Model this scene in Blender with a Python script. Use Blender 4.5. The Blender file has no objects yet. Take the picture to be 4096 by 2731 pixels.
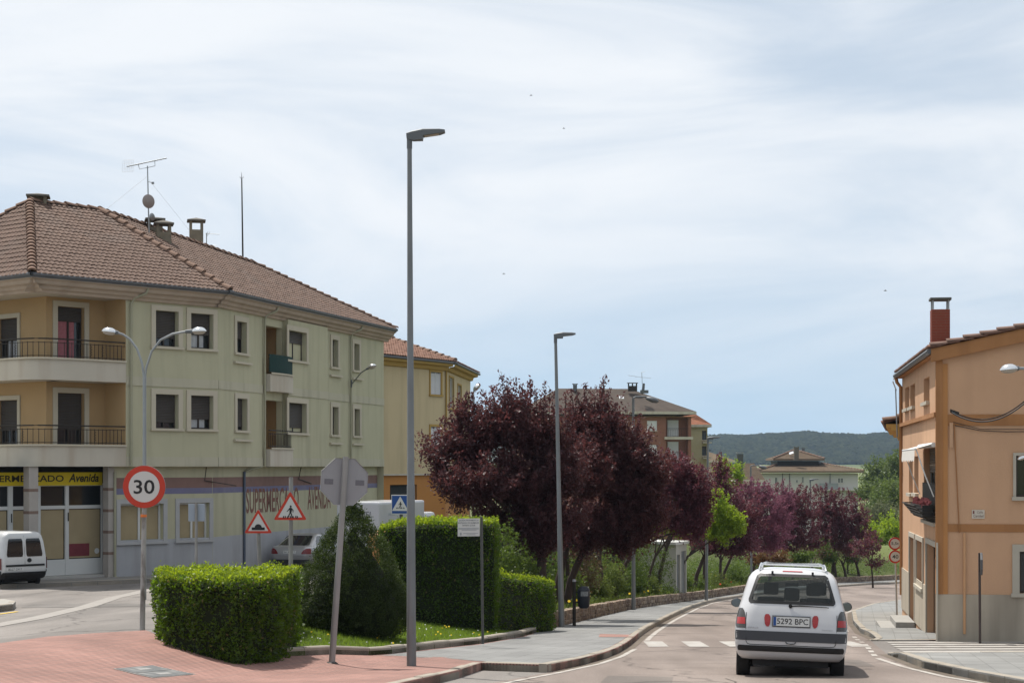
import bpy, bmesh, math, random
import numpy as np
from mathutils import Vector, Matrix

random.seed(7)
rng = np.random.default_rng(7)
SC = bpy.context.scene
COL = SC.collection

# ------------------------------------------------------------------ camera
# x right, y away from the camera, z up; z = 0 is the eye level of the photographer
FPX, CX, HY = 7200.0, 2048.0, 1865.0        # focal length, centre column and horizon row of the 4096 px frame
cam = bpy.data.cameras.new('camera')
cam.sensor_width = 36.0
cam.lens = 36.0 * FPX / 4096.0
cam.shift_y = (HY - 1365.5) / 4096.0
cam.clip_start = 0.1
cam.clip_end = 60000
camo = bpy.data.objects.new('camera', cam)
camo.rotation_euler = (math.pi / 2, 0, 0)
COL.objects.link(camo)
SC.camera = camo

# ------------------------------------------------------------------ light
SUN_ELEV = math.radians(65)
SUN_AZ = math.radians(37.0)                  # from +y towards -x: the sun stands ahead, to the left
sd = Vector((-math.sin(SUN_AZ) * math.cos(SUN_ELEV), math.cos(SUN_AZ) * math.cos(SUN_ELEV), math.sin(SUN_ELEV)))
sl = bpy.data.lights.new('sun', 'SUN')
sl.energy = 5.0
sl.angle = math.radians(0.55)
sl.color = (1.0, 0.95, 0.87)
so = bpy.data.objects.new('sun', sl)
so.rotation_euler = (-sd).to_track_quat('-Z', 'Y').to_euler()
so.location = (-20, 10, 60)
COL.objects.link(so)

world = bpy.data.worlds.new('World')
SC.world = world
world.use_nodes = True
nt = world.node_tree
nt.nodes.clear()
def wn(t, **k):
    n = nt.nodes.new(t)
    for a, b in k.items():
        setattr(n, a, b)
    return n
def wl(a, b):
    nt.links.new(a, b)
sky = wn('ShaderNodeTexSky', sky_type='NISHITA', sun_disc=False, sun_elevation=SUN_ELEV,
         sun_rotation=-SUN_AZ, altitude=800, air_density=1.0, dust_density=0.6, ozone_density=1.2)
geo = wn('ShaderNodeTexCoord')
sep = wn('ShaderNodeSeparateXYZ')
wl(geo.outputs['Generated'], sep.inputs[0])
# thin cirrus veil: long soft streaks, brighter towards the sun, thinning out low in the sky
mp = wn('ShaderNodeMapping'); wl(geo.outputs['Generated'], mp.inputs[0])
mp.inputs['Rotation'].default_value = (0, math.radians(24), 0); mp.inputs['Scale'].default_value = (2.2, 2.2, 9.0); mp.inputs['Location'].default_value = (1.3, 0.4, 2.6)
n1 = wn('ShaderNodeTexNoise'); wl(mp.outputs[0], n1.inputs['Vector'])
n1.inputs['Scale'].default_value = 1.5; n1.inputs['Detail'].default_value = 8; n1.inputs['Roughness'].default_value = 0.55; n1.inputs['Distortion'].default_value = 0.6
dt = wn('ShaderNodeVectorMath', operation='DOT_PRODUCT'); wl(geo.outputs['Generated'], dt.inputs[0]); dt.inputs[1].default_value = tuple(sd)
fs_ = wn('ShaderNodeMapRange'); wl(dt.outputs['Value'], fs_.inputs[0]); fs_.inputs[1].default_value = 0.25; fs_.inputs[2].default_value = 0.75; fs_.inputs[3].default_value = -0.10; fs_.inputs[4].default_value = 0.16
ns_ = wn('ShaderNodeMath', operation='ADD'); wl(n1.outputs['Fac'], ns_.inputs[0]); wl(fs_.outputs[0], ns_.inputs[1])
r1 = wn('ShaderNodeMapRange'); r1.interpolation_type = 'SMOOTHSTEP'; wl(ns_.outputs[0], r1.inputs[0])
r1.inputs[1].default_value = 0.28; r1.inputs[2].default_value = 0.66; r1.inputs[3].default_value = 0.50; r1.inputs[4].default_value = 0.98
hz = wn('ShaderNodeMapRange'); hz.interpolation_type = 'SMOOTHSTEP'; wl(sep.outputs['Z'], hz.inputs[0])
hz.inputs[1].default_value = 0.0; hz.inputs[2].default_value = 0.15; hz.inputs[3].default_value = 0.42; hz.inputs[4].default_value = 1.0
ml = wn('ShaderNodeMath', operation='MULTIPLY'); wl(r1.outputs[0], ml.inputs[0]); wl(hz.outputs[0], ml.inputs[1])
mix = wn('ShaderNodeMix', data_type='RGBA'); wl(ml.outputs[0], mix.inputs['Factor'])
CLOUD_V = 8.3
mix.inputs['B'].default_value = (CLOUD_V * 0.955, CLOUD_V * 0.99, CLOUD_V * 1.03, 1)
# look the clear sky up a little above the true direction: the air over the plateau is clear down to the horizon
sk = wn('ShaderNodeCombineXYZ'); zu = wn('ShaderNodeMath', operation='MULTIPLY_ADD'); wl(sep.outputs['Z'], zu.inputs[0]); zu.inputs[1].default_value = 0.85; zu.inputs[2].default_value = 0.17
wl(sep.outputs['X'], sk.inputs[0]); wl(sep.outputs['Y'], sk.inputs[1]); wl(zu.outputs[0], sk.inputs[2]); wl(sk.outputs[0], sky.inputs['Vector'])
tn = wn('ShaderNodeMix', data_type='RGBA', blend_type='MULTIPLY'); tn.inputs['Factor'].default_value = 1.0; tn.inputs['B'].default_value = (0.98, 1.10, 1.0, 1)
wl(sky.outputs[0], tn.inputs['A']); wl(tn.outputs['Result'], mix.inputs['A'])
bg = wn('ShaderNodeBackground'); bg.inputs['Strength'].default_value = 0.10
wl(mix.outputs['Result'], bg.inputs['Color'])
wo = wn('ShaderNodeOutputWorld'); wl(bg.outputs[0], wo.inputs['Surface'])

SC.view_settings.view_transform = 'Standard'
SC.view_settings.look = 'None'
SC.view_settings.exposure = 0.22
SC.view_settings.gamma = 1.0
SC.render.engine = 'CYCLES'
SC.cycles.use_denoising = True
SC.cycles.max_bounces = 6
SC.cycles.diffuse_bounces = 3
SC.cycles.glossy_bounces = 3
SC.cycles.transmission_bounces = 4
SC.cycles.transparent_max_bounces = 6
SC.cycles.volume_bounces = 0
SC.cycles.caustics_reflective = False
SC.cycles.caustics_refractive = False
SC.cycles.sample_clamp_indirect = 8.0

# ------------------------------------------------------------------ helpers: pixels of the photograph, terrain
def P(x, y, d):
    """The point at distance d (m) that shows at pixel (x, y) of the 4096 px photograph."""
    return Vector(((x - CX) / FPX * d, d, (HY - y) / FPX * d))
def PX(x, d):
    return (x - CX) / FPX * d

def smooth(t):
    t = np.clip(t, 0, 1)
    return t * t * (3 - 2 * t)
_gy = np.arange(-200, 4200, 2.0)
def _table(pts, w=9):
    v = np.interp(_gy, [p[0] for p in pts], [p[1] for p in pts])
    k = np.ones(w) / w
    v2 = np.convolve(np.pad(v, w // 2, mode='edge'), k, mode='valid')
    return v2
_R = _table([(-60, 2.3), (0, -1.45), (27, -3.21), (50, -4.60), (72, -5.85), (92, -6.95), (115, -8.05), (137, -9.0), (165, -10.0),
             (200, -11.2), (260, -13.5), (400, -18), (700, -22), (1200, -17), (1700, -6), (2000, 2), (2300, 10), (4200, 20)])
_L = _table([(-60, 1.6), (0, -1.37), (30, -2.86), (45, -3.5), (58, -4.0), (70, -4.08), (85, -4.2), (120, -5.4), (200, -8.5), (300, -13), (400, -18), (700, -22),
             (1200, -17), (1700, -6), (2000, 2), (2300, 10), (4200, 20)])
_KL = _table([(-60, -6), (0, -3.0), (20, -1.7), (25.4, -.7), (28.6, .51), (34, 1.80), (39, 2.5), (46, 3.25), (51, 3.85), (62.5, 5.4), (79.5, 7.9), (92, 10.1),
              (105, 13.6), (115, 17.0), (126, 21.5), (137, 27), (148, 37), (158, 60), (400, 90), (4200, 400)], 3)
def Rz(y): return np.interp(y, _gy, _R)
def Lz(y): return np.interp(y, _gy, _L)
def KL(y): return np.interp(y, _gy, _KL)
def G(x, y):
    """Height of the bare ground."""
    x = np.asarray(x, float); y = np.asarray(y, float)
    u = KL(y) - x
    w0 = 2.4
    w1 = np.interp(y, [20, 30, 45, 60, 90, 200], [6.5, 7.0, 9.0, 11, 15, 30])
    t = smooth((u - w0) / (w1 - w0))
    return Rz(y) * (1 - t) + Lz(y) * t
def g(x, y, off=0.0):
    return float(G(x, y)) + off
def hit(px, py, off=0.0, y0=12.0, y1=260.0):
    """(x, y) where the sight line through a pixel meets the ground."""
    ys = np.arange(y0, y1, 0.1)
    xs = (px - CX) / FPX * ys
    z = (HY - py) / FPX * ys
    d = z - (G(xs, ys) + off)
    i = np.where(d <= 0)[0]
    k = i[0] if len(i) else -1
    return float(xs[k]), float(ys[k])
def hit2(px, py, off=0.0):
    """The same, for a pixel of the 2352 px wide view."""
    return hit(px * 1.74149, py * 1.74149, off)

# ------------------------------------------------------------------ helpers: materials
MATS = {}
def mat(name, col, rough=0.8, var=0.10, scale=3.0, metal=0.0, spec=0.3, bump=0.0, bscale=40.0, stain=0.0, sscale=0.35, coat=0.0, stcol=None, detail=4, streak=False):
    if name in MATS:
        return MATS[name]
    m = bpy.data.materials.new(name)
    m.use_nodes = True
    t = m.node_tree
    b = t.nodes['Principled BSDF']
    b.inputs['Roughness'].default_value = rough
    b.inputs['Metallic'].default_value = metal
    b.inputs['Specular IOR Level'].default_value = spec
    b.inputs['Coat Weight'].default_value = coat
    tc = t.nodes.new('ShaderNodeTexCoord')
    no = t.nodes.new('ShaderNodeTexNoise')
    no.inputs['Scale'].default_value = scale; no.inputs['Detail'].default_value = detail
    t.links.new(tc.outputs['Object'], no.inputs['Vector'])
    mx = t.nodes.new('ShaderNodeMix'); mx.data_type = 'RGBA'
    mx.inputs['A'].default_value = (*[c * (1 - var) for c in col], 1)
    mx.inputs['B'].default_value = (*[min(1, c * (1 + var)) for c in col], 1)
    t.links.new(no.outputs['Fac'], mx.inputs['Factor'])
    out = mx.outputs['Result']
    if stain > 0:
        n2 = t.nodes.new('ShaderNodeTexNoise'); n2.inputs['Scale'].default_value = sscale; n2.inputs['Detail'].default_value = 5
        mpn = t.nodes.new('ShaderNodeMapping'); mpn.inputs['Scale'].default_value = (1, 1, 0.10 if streak else 0.45)
        t.links.new(tc.outputs['Object'], mpn.inputs[0]); t.links.new(mpn.outputs[0], n2.inputs['Vector'])
        rp = t.nodes.new('ShaderNodeMapRange'); rp.inputs[1].default_value = 0.48; rp.inputs[2].default_value = 0.72
        rp.inputs[3].default_value = 0; rp.inputs[4].default_value = stain
        t.links.new(n2.outputs['Fac'], rp.inputs[0])
        m2 = t.nodes.new('ShaderNodeMix'); m2.data_type = 'RGBA'
        t.links.new(rp.outputs[0], m2.inputs['Factor']); t.links.new(out, m2.inputs['A'])
        m2.inputs['B'].default_value = (*(stcol or [c * 0.45 for c in col]), 1)
        out = m2.outputs['Result']
    t.links.new(out, b.inputs['Base Color'])
    if bump > 0:
        n3 = t.nodes.new('ShaderNodeTexNoise'); n3.inputs['Scale'].default_value = bscale; n3.inputs['Detail'].default_value = 3
        t.links.new(tc.outputs['Object'], n3.inputs['Vector'])
        bp = t.nodes.new('ShaderNodeBump'); bp.inputs['Strength'].default_value = bump; bp.inputs['Distance'].default_value = 0.02
        t.links.new(n3.outputs['Fac'], bp.inputs['Height']); t.links.new(bp.outputs[0], b.inputs['Normal'])
    MATS[name] = m
    return m

def leaf_mat(name, c0, c1, trans=0.35, tcol=None, rough=0.5, spec=0.35):
    if name in MATS:
        return MATS[name]
    m = bpy.data.materials.new(name); m.use_nodes = True
    t = m.node_tree; b = t.nodes['Principled BSDF']; o = t.nodes['Material Output']
    b.inputs['Roughness'].default_value = rough; b.inputs['Specular IOR Level'].default_value = spec
    ge = t.nodes.new('ShaderNodeNewGeometry')
    tc = t.nodes.new('ShaderNodeTexCoord')
    no = t.nodes.new('ShaderNodeTexNoise'); no.inputs['Scale'].default_value = 1.3; no.inputs['Detail'].default_value = 2
    t.links.new(tc.outputs['Object'], no.inputs['Vector'])
    ad = t.nodes.new('ShaderNodeMath'); ad.operation = 'MULTIPLY_ADD'
    t.links.new(no.outputs['Fac'], ad.inputs[0]); ad.inputs[1].default_value = 0.9
    sb = t.nodes.new('ShaderNodeMath'); sb.operation = 'MULTIPLY_ADD'
    t.links.new(ge.outputs['Random Per Island'], sb.inputs[0]); sb.inputs[1].default_value = 0.75; sb.inputs[2].default_value = -0.35
    t.links.new(sb.outputs[0], ad.inputs[2])
    mx = t.nodes.new('ShaderNodeMix'); mx.data_type = 'RGBA'; mx.clamp_factor = True
    mx.inputs['A'].default_value = (*c0, 1); mx.inputs['B'].default_value = (*c1, 1)
    t.links.new(ad.outputs[0], mx.inputs['Factor'])
    t.links.new(mx.outputs['Result'], b.inputs['Base Color'])
    tr = t.nodes.new('ShaderNodeBsdfTranslucent')
    if tcol is None:
        tcol = [min(1, c * 1.4) for c in c1]
    tr.inputs['Color'].default_value = (*tcol, 1)
    ms = t.nodes.new('ShaderNodeMixShader'); ms.inputs[0].default_value = trans
    t.links.new(b.outputs[0], ms.inputs[1]); t.links.new(tr.outputs[0], ms.inputs[2])
    t.links.new(ms.outputs[0], o.inputs['Surface'])
    MATS[name] = m
    return m

def glass_mat(name, tint=(0.25, 0.28, 0.28), clear=0.55, rough=0.03):
    if name in MATS:
        return MATS[name]
    m = bpy.data.materials.new(name); m.use_nodes = True
    t = m.node_tree; b = t.nodes['Principled BSDF']; o = t.nodes['Material Output']
    b.inputs['Base Color'].default_value = (0.02, 0.025, 0.025, 1); b.inputs['Roughness'].default_value = rough
    b.inputs['Specular IOR Level'].default_value = 0.6
    tr = t.nodes.new('ShaderNodeBsdfTransparent'); tr.inputs[0].default_value = (*tint, 1)
    ms = t.nodes.new('ShaderNodeMixShader'); ms.inputs[0].default_value = clear
    t.links.new(b.outputs[0], ms.inputs[1]); t.links.new(tr.outputs[0], ms.inputs[2])
    t.links.new(ms.outputs[0], o.inputs['Surface'])
    MATS[name] = m
    return m

# ------------------------------------------------------------------ helpers: objects
WM = {}                                       # world matrix of each object made here
def props(o, label=None, cat=None, group=None, kind=None):
    if label: o['label'] = label
    if cat: o['category'] = cat
    if group: o['group'] = group
    if kind: o['kind'] = kind
    return o
def thing(name, label, cat, loc=(0, 0, 0), rot=(0, 0, 0), group=None):
    o = bpy.data.objects.new(name, None)
    o.empty_display_size = 0.3
    o.location = loc; o.rotation_euler = rot
    COL.objects.link(o)
    from mathutils import Euler
    WM[o] = Matrix.Translation(Vector(loc)) @ Euler(rot).to_matrix().to_4x4()
    return props(o, label, cat, group)
def link(name, me, material, parent=None, local=False):
    o = bpy.data.objects.new(name, me)
    COL.objects.link(o)
    if material is not None and not me.materials:
        for mm in (material if isinstance(material, (list, tuple)) else [material]):
            me.materials.append(mm)
    if parent is not None:
        o.parent = parent
        if not local:
            o.matrix_parent_inverse = WM[parent].inverted()
            WM[o] = Matrix.Identity(4)
        else:
            WM[o] = WM[parent].copy()
    else:
        WM[o] = Matrix.Identity(4)
    return o

class MB:
    """Collects faces; build() links them as ONE mesh object."""
    def __init__(s):
        s.v = []; s.f = []; s.mi = []; s.cur = 0
    def quad(s, *p):
        i = len(s.v); s.v += [tuple(q) for q in p]; s.f.append(tuple(range(i, i + len(p)))); s.mi.append(s.cur); return s
    poly = quad
    def grid(s, rows, close_u=False, close_v=False):
        i0 = len(s.v); n = len(rows); m = len(rows[0])
        for r in rows: s.v += [tuple(p) for p in r]
        for a in range(n if close_v else n - 1):
            for b in range(m if close_u else m - 1):
                a2 = (a + 1) % n; b2 = (b + 1) % m
                s.f.append((i0 + a * m + b, i0 + a * m + b2, i0 + a2 * m + b2, i0 + a2 * m + b)); s.mi.append(s.cur)
        return s
    def box(s, x0, x1, y0, y1, z0, z1):
        return s.obox(Vector((x0, y0, z0)), Vector((x1 - x0, 0, 0)), Vector((0, y1 - y0, 0)), Vector((0, 0, z1 - z0)))
    def obox(s, o, a, b, c):
        o = Vector(o); a = Vector(a); b = Vector(b); c = Vector(c)
        i = len(s.v)
        s.v += [tuple(q) for q in (o, o + a, o + a + b, o + b, o + c, o + a + c, o + a + b + c, o + b + c)]
        for q in ((0, 3, 2, 1), (4, 5, 6, 7), (0, 1, 5, 4), (1, 2, 6, 5), (2, 3, 7, 6), (3, 0, 4, 7)):
            s.f.append(tuple(i + k for k in q)); s.mi.append(s.cur)
        return s
    def prism(s, pts, vec):
        """pts: planar 3D polygon, extruded by vec."""
        vec = Vector(vec); i = len(s.v); n = len(pts)
        s.v += [tuple(p) for p in pts] + [tuple(Vector(p) + vec) for p in pts]
        s.f.append(tuple(range(i, i + n))[::-1]); s.mi.append(s.cur)
        s.f.append(tuple(range(i + n, i + 2 * n))); s.mi.append(s.cur)
        for k in range(n):
            k2 = (k + 1) % n
            s.f.append((i + k, i + k2, i + n + k2, i + n + k)); s.mi.append(s.cur)
        return s
    def tube(s, pts, r, n=8, cap=True):
        pts = [Vector(p) for p in pts]
        rs = r if isinstance(r, (list, tuple)) else [r] * len(pts)
        rows = []; up = None
        for k, p in enumerate(pts):
            d = (pts[min(k + 1, len(pts) - 1)] - pts[max(k - 1, 0)])
            d = d.normalized() if d.length > 1e-9 else Vector((0, 0, 1))
            if up is None:
                up = Vector((1, 0, 0)) if abs(d.x) < 0.8 else Vector((0, 1, 0))
            a = d.cross(up)
            if a.length < 1e-6: a = d.cross(Vector((0, 1, 0)))
            a.normalize(); b = d.cross(a).normalized(); up = b.cross(d) * 1.0 if False else up
            rows.append([p + (a * math.cos(2 * math.pi * j / n) + b * math.sin(2 * math.pi * j / n)) * rs[k] for j in range(n)])
        i0 = len(s.v)
        s.grid(rows, close_u=True)
        if cap:
            s.f.append(tuple(i0 + j for j in range(n))[::-1]); s.mi.append(s.cur)
            e = i0 + (len(rows) - 1) * n
            s.f.append(tuple(e + j for j in range(n))); s.mi.append(s.cur)
        return s
    def lathe(s, prof, c=(0, 0, 0), n=16, ax=None):
        """prof: (radius, height) pairs round the vertical through c, or round the axis frame ax = (a, b, n)."""
        c = Vector(c)
        a, b, h = ax if ax else (Vector((1, 0, 0)), Vector((0, 1, 0)), Vector((0, 0, 1)))
        s.grid([[c + (a * math.cos(2 * math.pi * j / n) + b * math.sin(2 * math.pi * j / n)) * r + h * z for j in range(n)] for r, z in prof], close_u=True)
        return s
    def mesh(s, name, smooth_=False, bevel=0.0, weld=False):
        me = bpy.data.meshes.new(name)
        me.from_pydata(s.v, [], s.f)
        if any(s.mi):
            me.polygons.foreach_set('material_index', s.mi)
        if bevel > 0 or weld:
            bm = bmesh.new(); bm.from_mesh(me)
            bmesh.ops.remove_doubles(bm, verts=bm.verts, dist=0.0005)
            bmesh.ops.recalc_face_normals(bm, faces=bm.faces)
            if bevel > 0:
                ed = [e for e in bm.edges if len(e.link_faces) == 2 and e.calc_face_angle(0) > 0.5]
                bmesh.ops.bevel(bm, geom=ed, offset=bevel, segments=2, affect='EDGES', profile=0.6, clamp_overlap=True)
            bm.to_mesh(me); bm.free()
        if smooth_:
            me.polygons.foreach_set('use_smooth', [True] * len(me.polygons))
            me.set_sharp_from_angle(angle=math.radians(38))
        me.update()
        return me
    def build(s, name, material, parent=None, local=False, smooth_=False, bevel=0.0, weld=False):
        return link(name, s.mesh(name, smooth_, bevel, weld), material, parent, local)

def copy_tree(o, parent=None):
    c = o.copy(); COL.objects.link(c)
    if parent is not None: c.parent = parent
    for ch in list(o.children):
        copy_tree(ch, c)
    return c

def drape(name, poly, off, material, parent=None, step=1.0, kind='structure', skirt=0.0):
    """A polygon laid over the terrain, off metres above the bare ground."""
    bm = bmesh.new()
    bm.faces.new([bm.verts.new((p[0], p[1], 0)) for p in poly])
    xs = [p[0] for p in poly]; ys = [p[1] for p in poly]
    for ax, lo, hi in ((0, min(xs), max(xs)), (1, min(ys), max(ys))):
        k = math.floor(lo / step) * step + step
        while k < hi:
            co = (k, 0, 0) if ax == 0 else (0, k, 0)
            no = (1, 0, 0) if ax == 0 else (0, 1, 0)
            bmesh.ops.bisect_plane(bm, geom=bm.verts[:] + bm.edges[:] + bm.faces[:], plane_co=co, plane_no=no)
            k += step
    if skirt > 0:
        ed = [e for e in bm.edges if len(e.link_faces) == 1]
        r = bmesh.ops.extrude_edge_only(bm, edges=ed)
        low = {v for v in r['geom'] if isinstance(v, bmesh.types.BMVert)}
    else:
        low = set()
    for v in bm.verts:
        v.co.z = g(v.co.x, v.co.y, (off(v.co.x, v.co.y) if callable(off) else off) - (skirt if v in low else 0))
    bmesh.ops.recalc_face_normals(bm, faces=bm.faces)
    if sum(f.normal.z * f.calc_area() for f in bm.faces) < 0:
        bmesh.ops.reverse_faces(bm, faces=bm.faces)
    me = bpy.data.meshes.new(name); bm.to_mesh(me); bm.free()
    o = link(name, me, material, parent)
    if kind: o['kind'] = kind
    return o

def text(name, body, material, parent, o, right, up, width, height=None, bold=0.0, shear=0.0, local=False, extrude=0.0):
    """Lettering as flat mesh: lower left corner at o, spanning width along right (and height along up)."""
    cu = bpy.data.curves.new(name, 'FONT'); cu.body = body; cu.offset = bold; cu.shear = shear
    cu.resolution_u = 3
    to = bpy.data.objects.new(name, cu); COL.objects.link(to)
    dg = bpy.context.evaluated_depsgraph_get()
    me = bpy.data.meshes.new_from_object(to.evaluated_get(dg))
    COL.objects.unlink(to); bpy.data.objects.remove(to)
    co = np.empty(len(me.vertices) * 3); me.vertices.foreach_get('co', co); co = co.reshape(-1, 3)
    lo = co.min(0); hi = co.max(0)
    sx = width / (hi[0] - lo[0]); sy = (height / (hi[1] - lo[1])) if height else sx
    R = np.array(Vector(right).normalized()); U = np.array(Vector(up).normalized()); O = np.array(Vector(o))
    w = O + np.outer((co[:, 0] - lo[0]) * sx, R) + np.outer((co[:, 1] - lo[1]) * sy, U)
    me.vertices.foreach_set('co', w.ravel()); me.update()
    return link(name, me, material, parent, local)

class Fac:
    """A vertical wall plane from ground point p0 to p1 (seen left to right); n points at the viewer."""
    def __init__(s, p0, p1):
        s.p0 = Vector((p0[0], p0[1], 0)); s.p1 = Vector((p1[0], p1[1], 0))
        s.d = (s.p1 - s.p0); s.len = s.d.length; s.d.normalize()
        s.n = Vector((s.d.y, -s.d.x, 0))
    def inset(s, k):
        return Fac((s.p0 - s.n * k).to_2d(), (s.p1 - s.n * k).to_2d())
    def dist(s, x):
        r = (x - CX) / FPX
        # p0 + d*t = (r*Y, Y)
        den = s.d.x - r * s.d.y
        t = (r * s.p0.y - s.p0.x) / den
        return t, s.p0.y + s.d.y * t
    def at(s, x, y):
        t, Y = s.dist(x)
        return t, (HY - y) / FPX * Y
    def pt(s, t, z, n=0.0):
        q = s.p0 + s.d * t + s.n * n
        return Vector((q.x, q.y, z))
    def box(s, mb, t0, t1, z0, z1, n0, n1):
        return mb.obox(s.pt(t0, z0, n0), s.d * (t1 - t0), s.n * (n1 - n0), Vector((0, 0, z1 - z0)))
    def wall(s, mb, t0, t1, z0, z1, holes=(), depth=0.25):
        """Wall face with openings (t0, t1, z0, z1) and their reveals."""
        ts = sorted({t0, t1, *[h[0] for h in holes], *[h[1] for h in holes]}); zs = sorted({z0, z1, *[h[2] for h in holes], *[h[3] for h in holes]})
        ts = [t for t in ts if t0 - 1e-6 <= t <= t1 + 1e-6]; zs = [z for z in zs if z0 - 1e-6 <= z <= z1 + 1e-6]
        for a, b in zip(ts, ts[1:]):
            for c, e in zip(zs, zs[1:]):
                m, k = (a + b) / 2, (c + e) / 2
                if any(h[0] < m < h[1] and h[2] < k < h[3] for h in holes): continue
                mb.quad(s.pt(a, c), s.pt(b, c), s.pt(b, e), s.pt(a, e))
        for h in holes:
            a, b, c, e = h[:4]
            mb.quad(s.pt(a, c), s.pt(a, e), s.pt(a, e, -depth), s.pt(a, c, -depth))
            mb.quad(s.pt(b, c), s.pt(b, c, -depth), s.pt(b, e, -depth), s.pt(b, e))
            mb.quad(s.pt(a, e), s.pt(b, e), s.pt(b, e, -depth), s.pt(a, e, -depth))
            mb.quad(s.pt(a, c), s.pt(a, c, -depth), s.pt(b, c, -depth), s.pt(b, c))
        return mb
# ================================================================== setting: ground, roads, pavements
def grid_sheet(name, xs, ys, off, material, zf=None, kind='structure'):
    X, Y = np.meshgrid(xs, ys)
    Z = (zf or G)(X, Y) + off
    n, m = X.shape
    v = np.stack([X, Y, Z], -1).reshape(-1, 3)
    idx = np.arange(n * m).reshape(n, m)
    f = np.stack([idx[:-1, :-1], idx[:-1, 1:], idx[1:, 1:], idx[1:, :-1]], -1).reshape(-1, 4)
    me = bpy.data.meshes.new(name); me.from_pydata(v.tolist(), [], f.tolist())
    me.polygons.foreach_set('use_smooth', [True] * len(me.polygons))
    o = link(name, me, material); o['kind'] = kind
    return o

def ground_material():
    m = bpy.data.materials.new('meadow'); m.use_nodes = True; t = m.node_tree; b = t.nodes['Principled BSDF']
    b.inputs['Roughness'].default_value = 0.95; b.inputs['Specular IOR Level'].default_value = 0.1
    tc = t.nodes.new('ShaderNodeTexCoord')
    a = t.nodes.new('ShaderNodeTexNoise'); a.inputs['Scale'].default_value = 0.02; a.inputs['Detail'].default_value = 6
    t.links.new(tc.outputs['Object'], a.inputs['Vector'])
    r = t.nodes.new('ShaderNodeValToRGB')
    r.color_ramp.elements[0].position = 0.35; r.color_ramp.elements[0].color = (0.075, 0.11, 0.03, 1)
    r.color_ramp.elements[1].position = 0.66; r.color_ramp.elements[1].color = (0.19, 0.185, 0.085, 1)
    t.links.new(a.outputs['Fac'], r.inputs[0]); t.links.new(r.outputs[0], b.inputs['Base Color'])
    return m
gx = np.concatenate([np.linspace(-6000, -300, 30), np.linspace(-280, -80, 21), np.linspace(-76, 80, 105), np.linspace(85, 300, 30), np.linspace(330, 6000, 30)])
gyv = np.concatenate([np.linspace(-60, 16, 20), np.linspace(18, 180, 109), np.linspace(185, 420, 40), np.linspace(440, 4000, 70)])
grid_sheet('ground', gx, gyv, -0.12, ground_material())

def asphalt(name, c, tint):
    """Worn asphalt: fine grain, long faint patches and cracks."""
    m = bpy.data.materials.new(name); m.use_nodes = True; t = m.node_tree; b = t.nodes['Principled BSDF']
    b.inputs['Roughness'].default_value = 0.85; b.inputs['Specular IOR Level'].default_value = 0.25
    tc = t.nodes.new('ShaderNodeTexCoord')
    def noise(scale, det, sc=(1, 1, 1)):
        mpn = t.nodes.new('ShaderNodeMapping'); mpn.inputs['Scale'].default_value = sc
        n = t.nodes.new('ShaderNodeTexNoise'); n.inputs['Scale'].default_value = scale; n.inputs['Detail'].default_value = det
        t.links.new(tc.outputs['Object'], mpn.inputs[0]); t.links.new(mpn.outputs[0], n.inputs['Vector']); return n
    big = noise(0.55, 6, (1.4, 0.22, 1)); fine = noise(38, 4)
    mx = t.nodes.new('ShaderNodeMix'); mx.data_type = 'RGBA'
    mx.inputs['A'].default_value = (*[k * 0.78 for k in c], 1); mx.inputs['B'].default_value = (*tint, 1)
    rp = t.nodes.new('ShaderNodeMapRange'); rp.inputs[1].default_value = .38; rp.inputs[2].default_value = .62
    t.links.new(big.outputs['Fac'], rp.inputs[0]); t.links.new(rp.outputs[0], mx.inputs['Factor'])
    m2 = t.nodes.new('ShaderNodeMix'); m2.data_type = 'RGBA'; m2.blend_type = 'MULTIPLY'; m2.inputs['Factor'].default_value = 1
    r2 = t.nodes.new('ShaderNodeMapRange'); r2.inputs[1].default_value = .3; r2.inputs[2].default_value = .7; r2.inputs[3].default_value = .78; r2.inputs[4].default_value = 1.18
    t.links.new(fine.outputs['Fac'], r2.inputs[0]); t.links.new(mx.outputs['Result'], m2.inputs['A']); t.links.new(r2.outputs[0], m2.inputs['B'])
    # cracks: thin dark lines along cell borders
    vo = t.nodes.new('ShaderNodeTexVoronoi'); vo.feature = 'DISTANCE_TO_EDGE'; vo.inputs['Scale'].default_value = 0.28
    wv = noise(0.9, 4); ad = t.nodes.new('ShaderNodeMix'); ad.data_type = 'RGBA'; ad.blend_type = 'ADD'; ad.inputs['Factor'].default_value = 0.9
    mp2 = t.nodes.new('ShaderNodeMapping'); mp2.inputs['Scale'].default_value = (0.8, 0.28, 1)
    t.links.new(tc.outputs['Object'], ad.inputs['A']); t.links.new(wv.outputs['Color'], ad.inputs['B'])
    t.links.new(ad.outputs['Result'], mp2.inputs[0]); t.links.new(mp2.outputs[0], vo.inputs['Vector'])
    cr = t.nodes.new('ShaderNodeMapRange'); cr.inputs[1].default_value = 0.0; cr.inputs[2].default_value = 0.010; cr.inputs[3].default_value = 0.55; cr.inputs[4].default_value = 1.0
    t.links.new(vo.outputs['Distance'], cr.inputs[0])
    m3 = t.nodes.new('ShaderNodeMix'); m3.data_type = 'RGBA'; m3.blend_type = 'MULTIPLY'; m3.inputs['Factor'].default_value = 1
    t.links.new(m2.outputs['Result'], m3.inputs['A']); t.links.new(cr.outputs[0], m3.inputs['B'])
    t.links.new(m3.outputs['Result'], b.inputs['Base Color'])
    bp = t.nodes.new('ShaderNodeBump'); bp.inputs['Strength'].default_value = 0.25; bp.inputs['Distance'].default_value = 0.01
    t.links.new(fine.outputs['Fac'], bp.inputs['Height']); t.links.new(bp.outputs[0], b.inputs['Normal'])
    return m
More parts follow.
